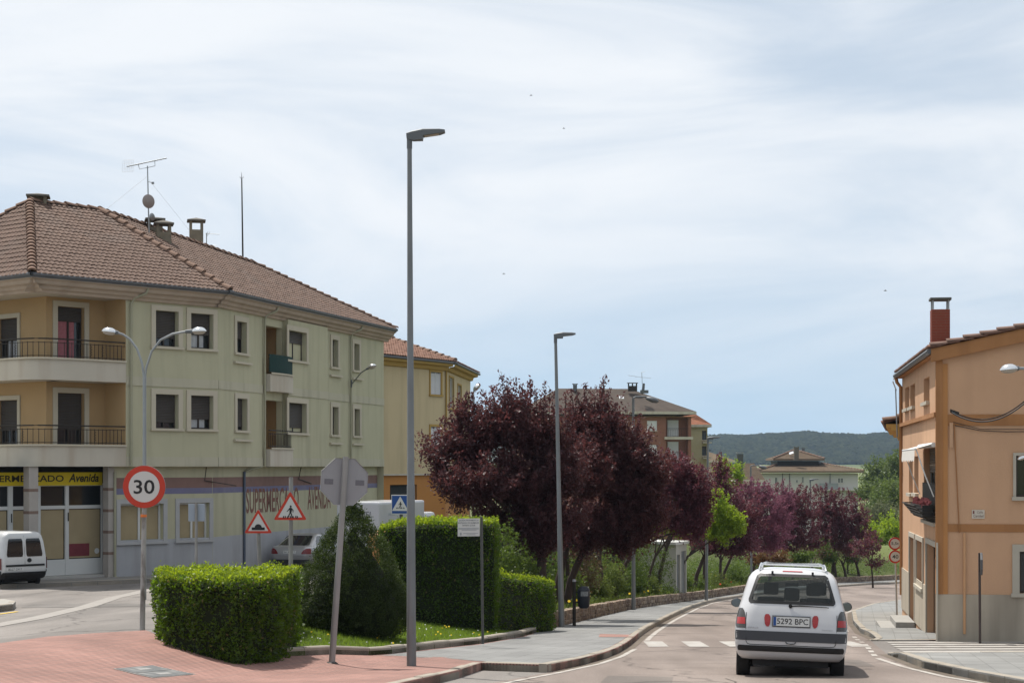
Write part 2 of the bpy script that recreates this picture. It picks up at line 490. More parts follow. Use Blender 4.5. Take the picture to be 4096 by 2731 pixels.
M_ROAD = asphalt('asphalt_worn_pink', (0.200, 0.163, 0.143), (0.222, 0.184, 0.163))
M_STREET = asphalt('asphalt_worn_grey', (0.195, 0.178, 0.165), (0.218, 0.198, 0.183))

# right kerb line of the main road
NC = hit(3550, 2616, .0); FC = hit(3483, 2562, .0)
KRP = [(6.6, -10), (6.9, 10), (7.2, 21.5), (7.06, 24.5), (6.98, 27.5), (6.98, 30.5), NC]
KRQ = [FC, (8.95, 44.2), (9.5, 49), (10.9, 57.5), (13.4, 71), (16.8, 84), (21.5, 97), (28, 112), (36, 124), (48, 133), (70, 142)]
KRALL = KRP + KRQ
def KR(y): return float(np.interp(y, [p[1] for p in KRALL], [p[0] for p in KRALL]))

def strip(name, left, right, off, material, nx=6, kind='structure', parent=None):
    rows = []
    for (a, b) in zip(left, right):
        rows.append([(a[0] + (b[0] - a[0]) * k / nx, a[1] + (b[1] - a[1]) * k / nx) for k in range(nx + 1)])
    mb = MB(); mb.grid([[(x, y, g(x, y, off)) for x, y in r] for r in rows])
    o = mb.build(name, material, parent, smooth_=True)
    if kind: o['kind'] = kind
    return o
def resample(pl, step):
    out = []
    for (a, b) in zip(pl, pl[1:]):
        L = math.hypot(b[0] - a[0], b[1] - a[1]); n = max(1, int(round(L / step)))
        out += [(a[0] + (b[0] - a[0]) * k / n, a[1] + (b[1] - a[1]) * k / n) for k in range(n)]
    out.append(pl[-1]); return out
ysr = np.concatenate([np.arange(-8, 60, 1.0), np.arange(60, 138, 1.5)])
strip('road', [(float(KL(y)), float(y)) for y in ysr], [(KR(y), float(y)) for y in ysr], 0.0, M_ROAD, 10)
# the far curve of the main road, turning away behind the house on the right
cl = [(float(KL(y)), float(y)) for y in np.linspace(136.5, 157, 14)]
crr = [(70 - 22 * (1 - k / 13) ** 1.4 if False else 46.6 + (70 - 46.6) * k / 13, 132.1 + 10 * (k / 13)) for k in range(14)]
strip('road', cl, crr, 0.004, M_ROAD, 8)
# side street on the left, level in front of the supermarket building
def sheet_left(name, y0, y1, x0, off, material):
    ys = np.arange(y0, y1 + .01, 1.0)
    strip(name, [(x0, float(y)) for y in ys], [(float(KL(y)), float(y)) for y in ys], off, material, 70)
sheet_left('side_street', 2, 112, -62, -0.003, M_STREET)
ys2 = np.arange(8, 58, 1.0)
strip('side_street', [(KR(y), float(y)) for y in ys2], [(60, float(y)) for y in ys2], -0.003, M_STREET, 30)

# ---------------------------------------------------------------- paving materials
def paving(name, c, joint, bars, cell):
    """Small tiles; with bars > 0 each carries raised ribs (a bump), as the pink crossing tiles do."""
    m = bpy.data.materials.new(name); m.use_nodes = True; t = m.node_tree; b = t.nodes['Principled BSDF']
    b.inputs['Roughness'].default_value = 0.8; b.inputs['Specular IOR Level'].default_value = 0.3
    tc = t.nodes.new('ShaderNodeTexCoord')
    mpn = t.nodes.new('ShaderNodeMapping'); mpn.inputs['Rotation'].default_value = (0, 0, math.radians(11))
    t.links.new(tc.outputs['Object'], mpn.inputs[0])
    br = t.nodes.new('ShaderNodeTexBrick'); br.offset = 0.0
    br.inputs['Scale'].default_value = 1.0; br.inputs['Brick Width'].default_value = cell; br.inputs['Row Height'].default_value = cell
    br.inputs['Mortar Size'].default_value = 0.008; br.inputs['Mortar Smooth'].default_value = 0.3
    br.inputs['Color1'].default_value = (*[k * 0.92 for k in c], 1); br.inputs['Color2'].default_value = (*[k * 1.08 for k in c], 1); br.inputs['Mortar'].default_value = (*joint, 1)
    t.links.new(mpn.outputs[0], br.inputs['Vector'])
    no = t.nodes.new('ShaderNodeTexNoise'); no.inputs['Scale'].default_value = 0.7; no.inputs['Detail'].default_value = 6
    t.links.new(tc.outputs['Object'], no.inputs['Vector'])
    mr = t.nodes.new('ShaderNodeMapRange'); mr.inputs[1].default_value = .3; mr.inputs[2].default_value = .7; mr.inputs[3].default_value = .78; mr.inputs[4].default_value = 1.12
    t.links.new(no.outputs['Fac'], mr.inputs[0])
    mx = t.nodes.new('ShaderNodeMix'); mx.data_type = 'RGBA'; mx.blend_type = 'MULTIPLY'; mx.inputs['Factor'].default_value = 1
    t.links.new(br.outputs['Color'], mx.inputs['A']); t.links.new(mr.outputs[0], mx.inputs['B'])
    out = mx.outputs['Result']
    h = br.outputs['Fac']
    if bars:
        wv = t.nodes.new('ShaderNodeTexWave'); wv.wave_type = 'BANDS'; wv.bands_direction = 'X'; wv.inputs['Scale'].default_value = bars
        wv.inputs['Distortion'].default_value = 0.0
        t.links.new(mpn.outputs[0], wv.inputs['Vector'])
        m2 = t.nodes.new('ShaderNodeMix'); m2.data_type = 'RGBA'; m2.blend_type = 'MULTIPLY'; m2.inputs['Factor'].default_value = 1
        r2 = t.nodes.new('ShaderNodeMapRange'); r2.inputs[1].default_value = .15; r2.inputs[2].default_value = .6; r2.inputs[3].default_value = .52; r2.inputs[4].default_value = 1.12
        t.links.new(wv.outputs['Fac'], r2.inputs[0]); t.links.new(out, m2.inputs['A']); t.links.new(r2.outputs[0], m2.inputs['B'])
        out = m2.outputs['Result']
        bp2 = t.nodes.new('ShaderNodeBump'); bp2.inputs['Strength'].default_value = 0.5; bp2.inputs['Distance'].default_value = 0.02
        t.links.new(wv.outputs['Fac'], bp2.inputs['Height']); t.links.new(bp2.outputs[0], b.inputs['Normal'])
    t.links.new(out, b.inputs['Base Color'])
    return m
M_PINK = paving('pink_ribbed_tile', (0.305, 0.166, 0.137), (0.21, 0.145, 0.125), 5.2, 0.21)
M_GREY = paving('grey_paving_tile', (0.190, 0.190, 0.186), (0.11, 0.108, 0.105), 0, 0.40)
M_GREYR = paving('grey_paving_tile_light', (0.205, 0.205, 0.198), (0.13, 0.127, 0.12), 0, 0.40)
M_KERB = mat('kerb_concrete', (0.29, 0.258, 0.215), 0.9, 0.22, 2.5, stain=0.55, sscale=1.1, bump=0.2)
M_WHITE_LINE = mat('road_paint_white', (0.345, 0.328, 0.305), 0.75, 0.25, 6.0, stain=0.9, sscale=2.6, stcol=(0.23, 0.195, 0.172))
M_EDGE_LINE = mat('road_paint_worn', (0.37, 0.345, 0.315), 0.8, 0.25, 6.0, stain=1.0, sscale=2.0, stcol=(0.22, 0.186, 0.163))
M_YELLOW_LINE = mat('road_paint_yellow', (0.62, 0.42, 0.06), 0.75, 0.2, 6.0)

# ---------------------------------------------------------------- kerb stones
_ks = None
def kerb_mesh():
    global _ks
    if _ks is None:
        mb = MB()
        pr = [(0, -0.25), (0.15, -0.25), (0.15, 0.0), (0.02, 0.0), (0.0, -0.025)]
        mb.prism([(0, y, z) for y, z in pr][::-1], (0.985, 0, 0))
        _ks = mb.mesh('kerb_stone', bevel=0.008, weld=True); _ks.materials.append(M_KERB)
    return _ks
def kerb(parent, line, top, inside='left', skip=()):
    """Stones along a polyline; the stone lies on the inner side of the line, its face on the line itself."""
    pl = resample(line, 1.0)
    for k, (a, b) in enumerate(zip(pl, pl[1:])):
        if k in skip: continue
        tp = top if callable(top) else (lambda x, y: top)
        A = Vector((a[0], a[1], g(a[0], a[1], tp(*a)))); B = Vector((b[0], b[1], g(b[0], b[1], tp(*b))))
        d = B - A; L = d.length
        X = d.normalized(); Y = Vector((-X.y, X.x, 0)).normalized()
        if inside == 'right':
            A, X, Y = B, -X, -Y
        Z = X.cross(Y).normalized()
        o = bpy.data.objects.new('kerb_stone', kerb_mesh()); COL.objects.link(o)
        jz = random.uniform(-0.008, 0.008)
        M = Matrix(((X.x * L, Y.x, Z.x, A.x), (X.y * L, Y.y, Z.y, A.y), (X.z * L, Y.z, Z.z, A.z + jz), (0, 0, 0, 1)))
        o.parent = parent
        o.matrix_parent_inverse = WM[parent].inverted()
        o.matrix_basis = M

# ---------------------------------------------------------------- near left corner
isl_front = [hit2(*p) for p in [(360, 1476), (395, 1500), (450, 1519), (530, 1533), (620, 1527), (700, 1522), (762, 1519), (850, 1521), (900, 1517), (960, 1509), (1100, 1492), (1200, 1473), (1268, 1451)]]
# line between the ribbed paving and the side street
edge_street = [hit2(*p) for p in [(-260, 1545), (-120, 1516), (0, 1496), (110, 1480), (230, 1470), (335, 1464)]]
front_curve = [(float(KL(y)), y) for y in (43.5, 41.0, 39.0, 36.5, 34, 31.5, 29.2)] + [hit(1925, 2680), hit(1840, 2708), hit(1760, 2730), (-2.0, 21.6), (-4.2, 19.0), (-8.0, 17.0)]
corner_poly = edge_street + isl_front + [(float(KL(45.5)) - 2.9, 45.5), (float(KL(45.5)), 45.5)] + front_curve
pav = drape('pavement', corner_poly, 0.125, M_PINK, step=0.8, skirt=0.3)
pavement_near = pav
kerb(pav, [(float(KL(45.4)), 45.4)] + front_curve, 0.135, 'right')
kerb(pav, edge_street, 0.05, 'right')
# grey tiles: strip along the grass kerb and the whole pavement from the crossing on
gs = [hit2(*p) for p in [(868, 1523), (905, 1518), (960, 1511), (1100, 1494), (1200, 1475), (1270, 1453)]]
gb = [(float(KL(y)) - .17, y) for y in (41.5, 39, 36.5, 34, 31.5, 29.4)] + [hit(1905, 2672), hit(1760, 2657), hit2(930, 1525)]
drape('pavement', gs + [(float(KL(45.3)) - 2.7, 45.3), (float(KL(45.3)) - 0.17, 45.3)] + [(float(KL(y)) - 0.17, y) for y in (44.5, 43.5)] + gb, 0.129, M_GREY, step=0.8)
drape('pavement', [hit2(*p, .13) for p in [(1378, 1455), (1446, 1457), (1455, 1463), (1375, 1462)]], 0.134, M_PINK, step=0.8)
# manhole cover in the ribbed paving
mc = thing('manhole_cover', 'dark grey double steel access cover set flush in the pink ribbed paving', 'manhole cover', (*hit2(350, 1542), g(*hit2(350, 1542), 0.13)))
M_MH = mat('cover_steel', (0.115, 0.12, 0.122), 0.6, 0.3, 9, metal=0.2, stain=0.5, sscale=4, stcol=(0.30, 0.29, 0.27))
cc = [hit2(*p, .13) for p in [(262, 1536), (350, 1529), (448, 1549), (350, 1557)]]
def lerp2(a, b, t): return (a[0] + (b[0] - a[0]) * t, a[1] + (b[1] - a[1]) * t)
m1, m2_ = lerp2(cc[0], cc[3], .5), lerp2(cc[1], cc[2], .5)
def shrink(q, k):
    cx = sum(p[0] for p in q) / 4; cy = sum(p[1] for p in q) / 4
    return [(cx + (p[0] - cx) * k, cy + (p[1] - cy) * k) for p in q]
for nm, q in (('cover_plate', [cc[0], cc[1], m2_, m1]), ('cover_plate', [m1, m2_, cc[2], cc[3]])):
    drape(nm, shrink(q, 0.95), 0.137, M_MH, mc, 0.5, None)
    c4 = shrink(q, 0.30)
    drape('cover_badge', c4, 0.1402, mat('badge', (0.25, 0.245, 0.235), 0.7, .3, 20), mc, 0.5, None)
mfr = drape('cover_frame', shrink(cc, 1.03), 0.132, mat('cover_rim', (0.27, 0.25, 0.24), 0.8), mc, 0.5, None)

# lawn island
lawn_back = [(float(KL(46)) - 2.6, 46.3), (-1.0, 46.3), (-3.4, 44), (-5.2, 40), (-5.6, 35), (-5.9, 31.5)]
def soil():
    return mat('lawn_soil', (0.055, 0.075, 0.022), 0.95, 0.35, 5, spec=0.05)
lawn_poly = isl_front + lawn_back
lawn = drape('lawn', lawn_poly, 0.20, soil(), step=0.8, skirt=0.3)
kerb(lawn, isl_front, 0.26, 'left')

# ---------------------------------------------------------------- left pavement beyond the crossing and its stone wall
def wall_line(y): return float(np.interp(y, [44, 46, 50.5, 60, 71.7, 81, 92, 103, 115, 126, 137, 148, 158], [0.2, 0.62, 1.15, 2.65, 4.55, 6.6, 9.4, 12.3, 15.4, 19.2, 24.2, 33.5, 54]))
ysw = [45.3, 47, 49, 51, 54, 57, 60, 64, 68, 72, 76, 80, 85, 90, 96, 102, 108, 114, 120, 126, 131, 137, 142, 148, 152]
far_pav = strip('pavement', [(wall_line(y) + 0.1, y) for y in ysw], [(float(KL(y)) - 0.02, y) for y in ysw], 0.127, M_GREY, 4)
kerb(far_pav, [(float(KL(y)), y) for y in ysw], 0.135, 'left')
# planted bank behind the wall
M_BANK = mat('bank_soil', (0.060, 0.078, 0.026), 0.95, 0.4, 1.3, spec=0.05, stain=0.5, sscale=.5, stcol=(0.09, 0.085, 0.05))
def bank_left(y): return float(np.interp(y, [45, 60, 75, 90, 112, 160], [-3.2, -3.2, -3.2, -3.0, -10, -30]))
ysb = np.concatenate([np.arange(46.3, 152, 1.8)])
rows = []
for y in ysb:
    a, b = bank_left(y), wall_line(y) - 0.12
    r = []
    for k in range(13):
        x = b + (a - b) * k / 12
        z = g(x, y) + 0.12 + (0.30 if k < 12 and y > 47 else -0.1) * (1 - 0.55 * k / 12)
        r.append((x, y, z))
    rows.append(r)
bank = MB().grid(rows).build('planted_bank', M_BANK, smooth_=True); bank['kind'] = 'structure'
def bank_z(x, y):
    a, b = bank_left(y), wall_line(y) - 0.12
    k = np.clip((b - x) / (b - a + 1e-6), 0, 1)
    return g(x, y) + 0.12 + 0.30 * (1 - 0.55 * k)

# low retaining wall of rough stones
M_STONE = [mat('wall_stone_%d' % i, c, 0.9, 0.25, 9, bump=0.5, bscale=25) for i, c in enumerate([(0.25, 0.185, 0.135), (0.30, 0.235, 0.175), (0.20, 0.145, 0.115), (0.27, 0.215, 0.17)])]
rw = thing('retaining_wall', 'low rough stone retaining wall running along the left pavement below the plum trees', 'wall', (wall_line(60), 60, g(wall_line(60), 60)))
def stone_mesh(seed, material):
    r = random.Random(seed)
    mb = MB().box(-.5, .5, -.5, .5, -.5, .5)
    me = mb.mesh('stone', weld=True, bevel=0.12)
    for v in me.vertices:
        v.co += Vector((r.uniform(-.06, .06), r.uniform(-.1, .1), r.uniform(-.06, .06)))
    me.materials.append(material)
    return me
SM = [stone_mesh(i, M_STONE[i % 4]) for i in range(12)]
wl_pts = resample([(wall_line(y), y) for y in np.concatenate([np.arange(47.2, 100, 2), np.arange(100, 152, 3)])], 0.30)
core = MB(); ns = 0
far = MB()
for k, (a, b) in enumerate(zip(wl_pts, wl_pts[1:])):
    A = Vector((*a, 0)); B = Vector((*b, 0)); d = (B - A); L = d.length; d.normalize(); n = Vector((-d.y, d.x, 0))
    z0 = g(*a, 0.12); z1 = g(*b, 0.12)
    core.obox(Vector((A.x, A.y, z0 - .1)) + n * 0.05, Vector((B.x - A.x, B.y - A.y, z1 - z0)), n * 0.22, Vector((0, 0, 0.44)))
    for r_ in range(3):
        c = A + d * (L * 0.5 + (0.13 if r_ % 2 else 0)) + n * random.uniform(0.0, 0.05)
        z = z0 + (z1 - z0) * .5 + 0.05 + r_ * 0.15
        me = random.choice(SM)
        sx, sy, sz = L * random.uniform(.85, 1.08), 0.24, 0.15 * random.uniform(.85, 1.1)
        M = Matrix(((d.x * sx, n.x * sy, 0, c.x + n.x * .08), (d.y * sx, n.y * sy, 0, c.y + n.y * .08), ((z1 - z0) / L * sx, 0, sz, z), (0, 0, 0, 1)))
        if ns < 300:
            o = bpy.data.objects.new('stone', me); COL.objects.link(o); o.parent = rw
            o.matrix_parent_inverse = WM[rw].inverted(); o.matrix_basis = M; ns += 1
        else:
            i0 = len(far.v); far.v += [tuple(M @ v.co) for v in me.vertices]
            mi = random.randrange(4)
            for p in me.polygons:
                far.f.append(tuple(i0 + q for q in p.vertices)); far.mi.append(mi)
core.build('wall_core', mat('wall_mortar', (0.20, 0.165, 0.13), 0.95, .2, 6), rw)
fo = far.build('stone', M_STONE, rw); fo['kind'] = 'stuff'

# ---------------------------------------------------------------- right side: pavements, kerbs, crossing
NE = [(NC[0] + .35, NC[1] + .45), (NC[0] + 1.0, NC[1] + .6), (NC[0] + 5, NC[1] + .75), (30, NC[1] + .9)]
pr_near = KRP[1:] + NE + [(30, 10)]
# both corners of the crossing are dropped to the road
def drop_n(x, y): return .022 + .105 * min(1, max(0, (NC[1] + .1 - y) / 2.2))
def drop_f(x, y): return .022 + .105 * min(1, max(0, (y - FC[1] - .4) / 2.0))
pr = drape('pavement', pr_near, drop_n, M_GREYR, step=1.0, skirt=.3)
kerb(pr, KRP[1:] + NE[:3], lambda x, y: drop_n(x, y) + .01, 'right')
HC = (10.22, 43.2)
pf = [FC, (8.95, 44.2), (9.5, 49), (10.9, 57.5), (13.4, 71), (16.8, 84), (21.5, 97), (28, 112)]
pr2 = drape('pavement', pf + [(40, 112), (40, FC[1] + .8), (12, FC[1] + .5), (FC[0] + 1.2, FC[1] + .1)], drop_f, M_GREYR, step=1.5, skirt=.3)
kerb(pr2, pf, lambda x, y: drop_f(x, y) + .01, 'right')
kerb(pr2, [FC, (FC[0] + 1.2, FC[1] + .1), (12, FC[1] + .5), (18, FC[1] + .6)], lambda x, y: drop_f(x, y) + .008, 'left')
drape('pavement', [(FC[0] + .2, FC[1] + .2), (FC[0] + 1.2, FC[1] + .28), (FC[0] + 2.4, FC[1] + .5), (10.5, 43.1), (9.7, 44.0), (9.1, 43.8)], lambda x, y: drop_f(x, y) + .005, M_PINK, step=1.0)
# painted markings: zebra bars across the side street on the right
def mark(name, poly, material=M_WHITE_LINE, off=0.007, step=1.0):
    return drape(name, poly, off, material, step=step)
def bar_px(name, pts, off=0.007):
    return mark(name, [hit2(*p) for p in pts], off=off)
ca_, cb_ = NC[1] + .75, FC[1] - .35
for k in range(5):
    y0 = ca_ + (cb_ - ca_) * (k + .15) / 5; h_ = (cb_ - ca_) / 5 * .55
    x0 = NC[0] + .55 + (FC[0] + .15 - NC[0] - .55) * k / 4
    mark('crossing_bar', [(x0, y0), (20, y0 + .35), (20, y0 + .35 + h_), (x0 + .05, y0 + h_)])
# crossing over the main road, just ahead of the van
for k in range(6):
    x0 = 3.02 + k * 0.90
    mark('crossing_bar', [(x0, 39.8), (x0 + .45, 39.8), (x0 + .57, 43.0), (x0 + .12, 43.0)])
# edge lines
def line_strip(name, pts, w, off=0.006, material=M_EDGE_LINE):
    pl = resample(pts, 0.8)
    mb = MB(); L_, R_ = [], []
    for k, p in enumerate(pl):
        q0 = pl[max(0, k - 1)]; q1 = pl[min(len(pl) - 1, k + 1)]
        d = Vector((q1[0] - q0[0], q1[1] - q0[1])).normalized(); n = Vector((-d.y, d.x))
        a = (p[0] + n.x * w / 2, p[1] + n.y * w / 2); b = (p[0] - n.x * w / 2, p[1] - n.y * w / 2)
        L_.append((*a, g(*a, off))); R_.append((*b, g(*b, off)))
    o = mb.grid([R_, L_]).build(name, material); o['kind'] = 'structure'
    return o
line_strip('edge_line', [(-.25 - .3, 24.4), (-.3, 25.4), (float(KL(27)) + .22, 27), (float(KL(29)) + .22, 29), (float(KL(32)) + .22, 32), (float(KL(35)) + .22, 35), (float(KL(38.6)) + .22, 38.6)], 0.10)
line_strip('edge_line', [(float(KL(y)) + .28, y) for y in (43.6, 46, 50, 55, 62, 70, 80, 90, 100)], 0.12)
line_strip('edge_line', [(6.85, 20), (6.9, 25.4), (6.70, 27.9), (6.74, 31), (6.95, 34.2)], 0.11)
for k in range(7):
    y0 = 35.2 + k * 1.7
    xk = float(np.interp(y0, [34.6, 41.3, 44, 49], [7.0, 8.1, 8.45, 9.2]))
    xk2 = float(np.interp(y0 + .9, [34.6, 41.3, 44, 49], [7.0, 8.1, 8.45, 9.2]))
    line_strip('edge_line', [(xk, y0), (xk2, y0 + .9)], 0.11)
line_strip('edge_line', [(9.3, 50), (10.6, 57.5), (13.1, 71), (16.5, 84), (21.2, 97)], 0.11)
# pale line across the side street mouth and the far traffic island with its yellow line
line_strip('street_line', [hit2(*p) for p in [(-150, 1462), (0, 1434), (80, 1420), (200, 1392), (262, 1372), (350, 1352)]], 0.42, 0.004, mat('faded_paint', (0.262, 0.243, 0.225), 0.85, .2, 4))
line_strip('yellow_line', [hit2(*p) for p in [(-150, 1428), (0, 1410), (40, 1404)]], 0.10, 0.006, M_YELLOW_LINE)
ip = [hit2(*p) for p in [(-200, 1418), (0, 1405), (30, 1401), (36, 1394), (10, 1388), (-200, 1392)]]
isl = drape('traffic_island', ip, 0.15, mat('island_concrete', (0.30, 0.285, 0.26), 0.9, .2, 3), step=1.0, skirt=.25)
kerb(isl, ip[:4], 0.155, 'left')

# dirt gathered in the gutters, cracks across the road, repair patches
M_DIRT = mat('gutter_dirt', (0.125, 0.105, 0.085), .95, .4, 5, spec=.1, stain=.7, sscale=2.5, stcol=(.18, .15, .13))
line_strip('gutter_dirt', [(float(KL(y)) + .10, y) for y in (29.5, 31.5, 34, 36.5, 39, 41, 43.5, 46, 50, 55, 62, 70, 80, 90)], .17, .003, M_DIRT)
line_strip('gutter_dirt', [(x - .09, y) for x, y in KRP[2:]], .16, .003, M_DIRT)
line_strip('gutter_dirt', [(x - .09, y) for x, y in KRQ[:6]], .16, .003, M_DIRT)
M_CRACK = mat('crack_sealant', (0.085, 0.072, 0.062), .9, .3, 6)
rc = random.Random(4)
for k in range(9):
    y0 = 24.6 + k * 1.9 + rc.uniform(-.5, .5); x0 = float(KL(y0)) + .3 + rc.uniform(0, 1.5); x1 = KR(y0) - .3 - rc.uniform(0, 2.5)
    pts = [(x0 + (x1 - x0) * j / 9, y0 + .12 * math.sin(j * 1.7 + k) + rc.uniform(-.10, .10)) for j in range(10)]
    line_strip('road_crack', pts, .022, .0035, M_CRACK)
for pts in ([(3.15, 23.8), (3.25, 24.6), (3.1, 25.5), (3.3, 26.5), (3.25, 27.4)], [(5.4, 30), (5.5, 34), (5.75, 38), (6.2, 44)]):
    line_strip('road_crack', pts, .03, .0035, M_CRACK)
M_PATCH = asphalt('asphalt_patch', (0.150, 0.128, 0.115), (0.172, 0.148, 0.132))
drape('road_patch', [(1.3, 26.4), (2.3, 26.0), (2.5, 27.9), (1.5, 28.2)], .0025, M_PATCH, step=.8)
drape('road_patch', [(5.2, 31.0), (6.3, 31.2), (6.5, 33.6), (5.3, 33.4)], .0025, M_PATCH, step=.8)
drape('road_patch', [(-12, 44), (-8.5, 45), (-8.8, 47), (-12.3, 46)], .003, asphalt('asphalt_patch_grey', (0.160, 0.148, 0.138), (0.18, 0.166, 0.155)), step=.8)
# ================================================================== buildings
M_GREEN = mat('render_pale_green', (0.455, 0.437, 0.305), 0.9, 0.08, 1.2, bump=0.15, bscale=60, stain=0.34, sscale=2.2, stcol=(0.27, 0.255, 0.18), streak=True)
M_GREEN2 = mat('render_green_band', (0.465, 0.44, 0.335), 0.9, 0.07, 1.2, stain=0.35, sscale=2.2, streak=True)
M_CREAM = mat('render_cream', (0.50, 0.46, 0.385), 0.9, 0.08, 1.5, stain=0.42, sscale=2.0, stcol=(0.33, 0.25, 0.18), streak=True)
M_TRIM = mat('window_surround_cream', (0.50, 0.455, 0.36), 0.9, 0.07, 2)
M_LOGGIA = mat('render_ochre', (0.44, 0.30, 0.155), 0.9, 0.08, 1.5)
M_SHUT = mat('shutter_brown', (0.060, 0.052, 0.047), 0.6, 0.15, 3)
M_FRAMEB = mat('frame_brown', (0.045, 0.035, 0.03), 0.5, 0.15, 3)
M_PANE = mat('window_glass', (0.018, 0.021, 0.024), 0.08, 0.2, 1, spec=0.6)
M_CURT = mat('curtain_white', (0.42, 0.43, 0.45), 0.9, 0.2, 12)
M_PINKC = mat('curtain_pink', (0.40, 0.15, 0.17), 0.9, 0.25, 12)
M_TILE = mat('roof_tile_brown', (0.140, 0.090, 0.069), 0.85, 0.32, 1.6, stain=0.5, sscale=0.9, stcol=(0.13, 0.10, 0.085))
M_TILE_R = mat('ridge_tile_brown', (0.175, 0.108, 0.078), 0.85, 0.25, 3)
M_UNDER = mat('roof_underlay', (0.055, 0.035, 0.028), 0.95, 0.1, 3)
M_GUTTER = mat('gutter_zinc', (0.125, 0.13, 0.14), 0.55, 0.15, 3, metal=0.3)
M_CORN = mat('cornice_stone', (0.40, 0.32, 0.25), 0.9, 0.15, 2.5, stain=0.3, sscale=1.2)
M_CHIM = mat('chimney_stone', (0.20, 0.175, 0.13), 0.95, 0.3, 4, stain=0.5, sscale=1.5, stcol=(0.07, 0.065, 0.055), bump=.3)
M_IRON = mat('wrought_iron', (0.030, 0.026, 0.022), 0.6, 0.2, 5)
M_STEEL = mat('galvanised_steel', (0.30, 0.315, 0.325), 0.45, 0.12, 5, metal=0.55, stain=0.3, sscale=2)
M_ALU = mat('white_aluminium', (0.60, 0.61, 0.60), 0.45, 0.06, 2)
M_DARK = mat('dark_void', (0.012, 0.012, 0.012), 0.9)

def meet(a, b):
    """Corner of two wall planes."""
    # a.p0 + a.d t = b.p0 + b.d s
    den = a.d.x * b.d.y - a.d.y * b.d.x
    w = b.p0 - a.p0
    t = (w.x * b.d.y - w.y * b.d.x) / den
    return a.p0 + a.d * t

def window(f, parent, t0, t1, z0, z1, shut=0.7, sur=0.16, depth=0.25, surm=None, framem=None, shutm=None, curtain=None, name='window', sill=True, mull=1, fr=0.05):
    """Opening fittings: frame (the part), pane, roller shutter, surround and sill (sub-parts)."""
    framem = framem or M_FRAMEB
    mb = MB(); dn = -depth + 0.06
    f.box(mb, t0, t0 + fr, z0, z1, dn - .04, dn); f.box(mb, t1 - fr, t1, z0, z1, dn - .04, dn)
    f.box(mb, t0 + fr, t1 - fr, z0, z0 + fr, dn - .04, dn); f.box(mb, t0 + fr, t1 - fr, z1 - fr, z1, dn - .04, dn)
    for k in range(mull):
        c = t0 + (t1 - t0) * (k + 1) / (mull + 1); f.box(mb, c - fr * .6, c + fr * .6, z0 + fr, z1 - fr, dn - .035, dn + .004)
    w = mb.build(name, framem, parent)
    m = MB(); f.box(m, t0 + .01, t1 - .01, z0 + .01, z1 - .01, -depth - .02, -depth + .005); m.build('pane', M_PANE, w)
    if curtain is not None:
        c0, c1, cm = curtain
        m = MB(); a = t0 + (t1 - t0) * c0; b = t0 + (t1 - t0) * c1; n = 10
        rows = [[f.pt(a + (b - a) * k / n, z, -depth + .012 + .008 * (k % 2)) for k in range(n + 1)] for z in (z0 + .06, z1 - .06)]
        m.grid(rows).build('curtain', cm, w)
    if shut > 0.02:
        zs = z1 - (z1 - z0 - .02) * shut
        m = MB(); n = max(3, int((z1 - zs) / 0.055))
        prof = []
        for k in range(n):
            za = zs + (z1 - zs) * k / n; zb = zs + (z1 - zs) * (k + 1) / n
            prof += [(za + .004, dn + .012), (za + (zb - za) * .5, dn + .024), (zb - .004, dn + .012)]
        m.grid([[f.pt(t0 + .015, z, nn), f.pt(t1 - .015, z, nn)] for z, nn in prof]).build('shutter', shutm or M_SHUT, w)
    if sur > 0:
        m = MB(); s = sur
        f.box(m, t0 - s, t0 - .002, z0 - .0, z1 + s, .004, .045); f.box(m, t1 + .002, t1 + s, z0, z1 + s, .004, .045)
        f.box(m, t0 - .002, t1 + .002, z1 + .002, z1 + s, .004, .045)
        m.build('surround', surm or M_TRIM, w)
    if sill:
        m = MB(); f.box(m, t0 - sur - .03, t1 + sur + .03, z0 - .09, z0 - .001, -.05 if sur == 0 else .004, .09); m.build('sill', surm or M_TRIM, w)
    return w

def inside(poly, u, v):
    r = np.zeros(u.shape, bool); n = len(poly)
    for i in range(n):
        x0, y0 = poly[i]; x1, y1 = poly[(i + 1) % n]
        c = ((y0 > v) != (y1 > v))
        with np.errstate(divide='ignore', invalid='ignore'):
            r ^= c & (u < (x1 - x0) * (v - y0) / (y1 - y0 + 1e-12) + x0)
    return r
def tile_geom(w=0.215, L=0.33, h=0.06):
    n = 6; v = []; f = []
    for (vv, lift) in ((0.0, 0.045), (L, 0.012)):
        for k in range(n + 1):
            a = math.pi * k / n
            v.append((-w / 2 * math.cos(a) * 1.0, vv, lift + h * math.sin(a)))
    for k in range(n + 1):
        a = math.pi * k / n
        v.append((-w / 2 * math.cos(a) * .96, 0.0, lift_low + h * math.sin(a) * .6) if False else (-w / 2 * math.cos(a) * .93, 0.0, 0.015 + (h - .012) * math.sin(a)))
    for k in range(n):
        f.append((k, k + 1, n + 1 + k + 1, n + 1 + k))
        f.append((2 * (n + 1) + k, 2 * (n + 1) + k + 1, k + 1, k))
    return np.array(v), f
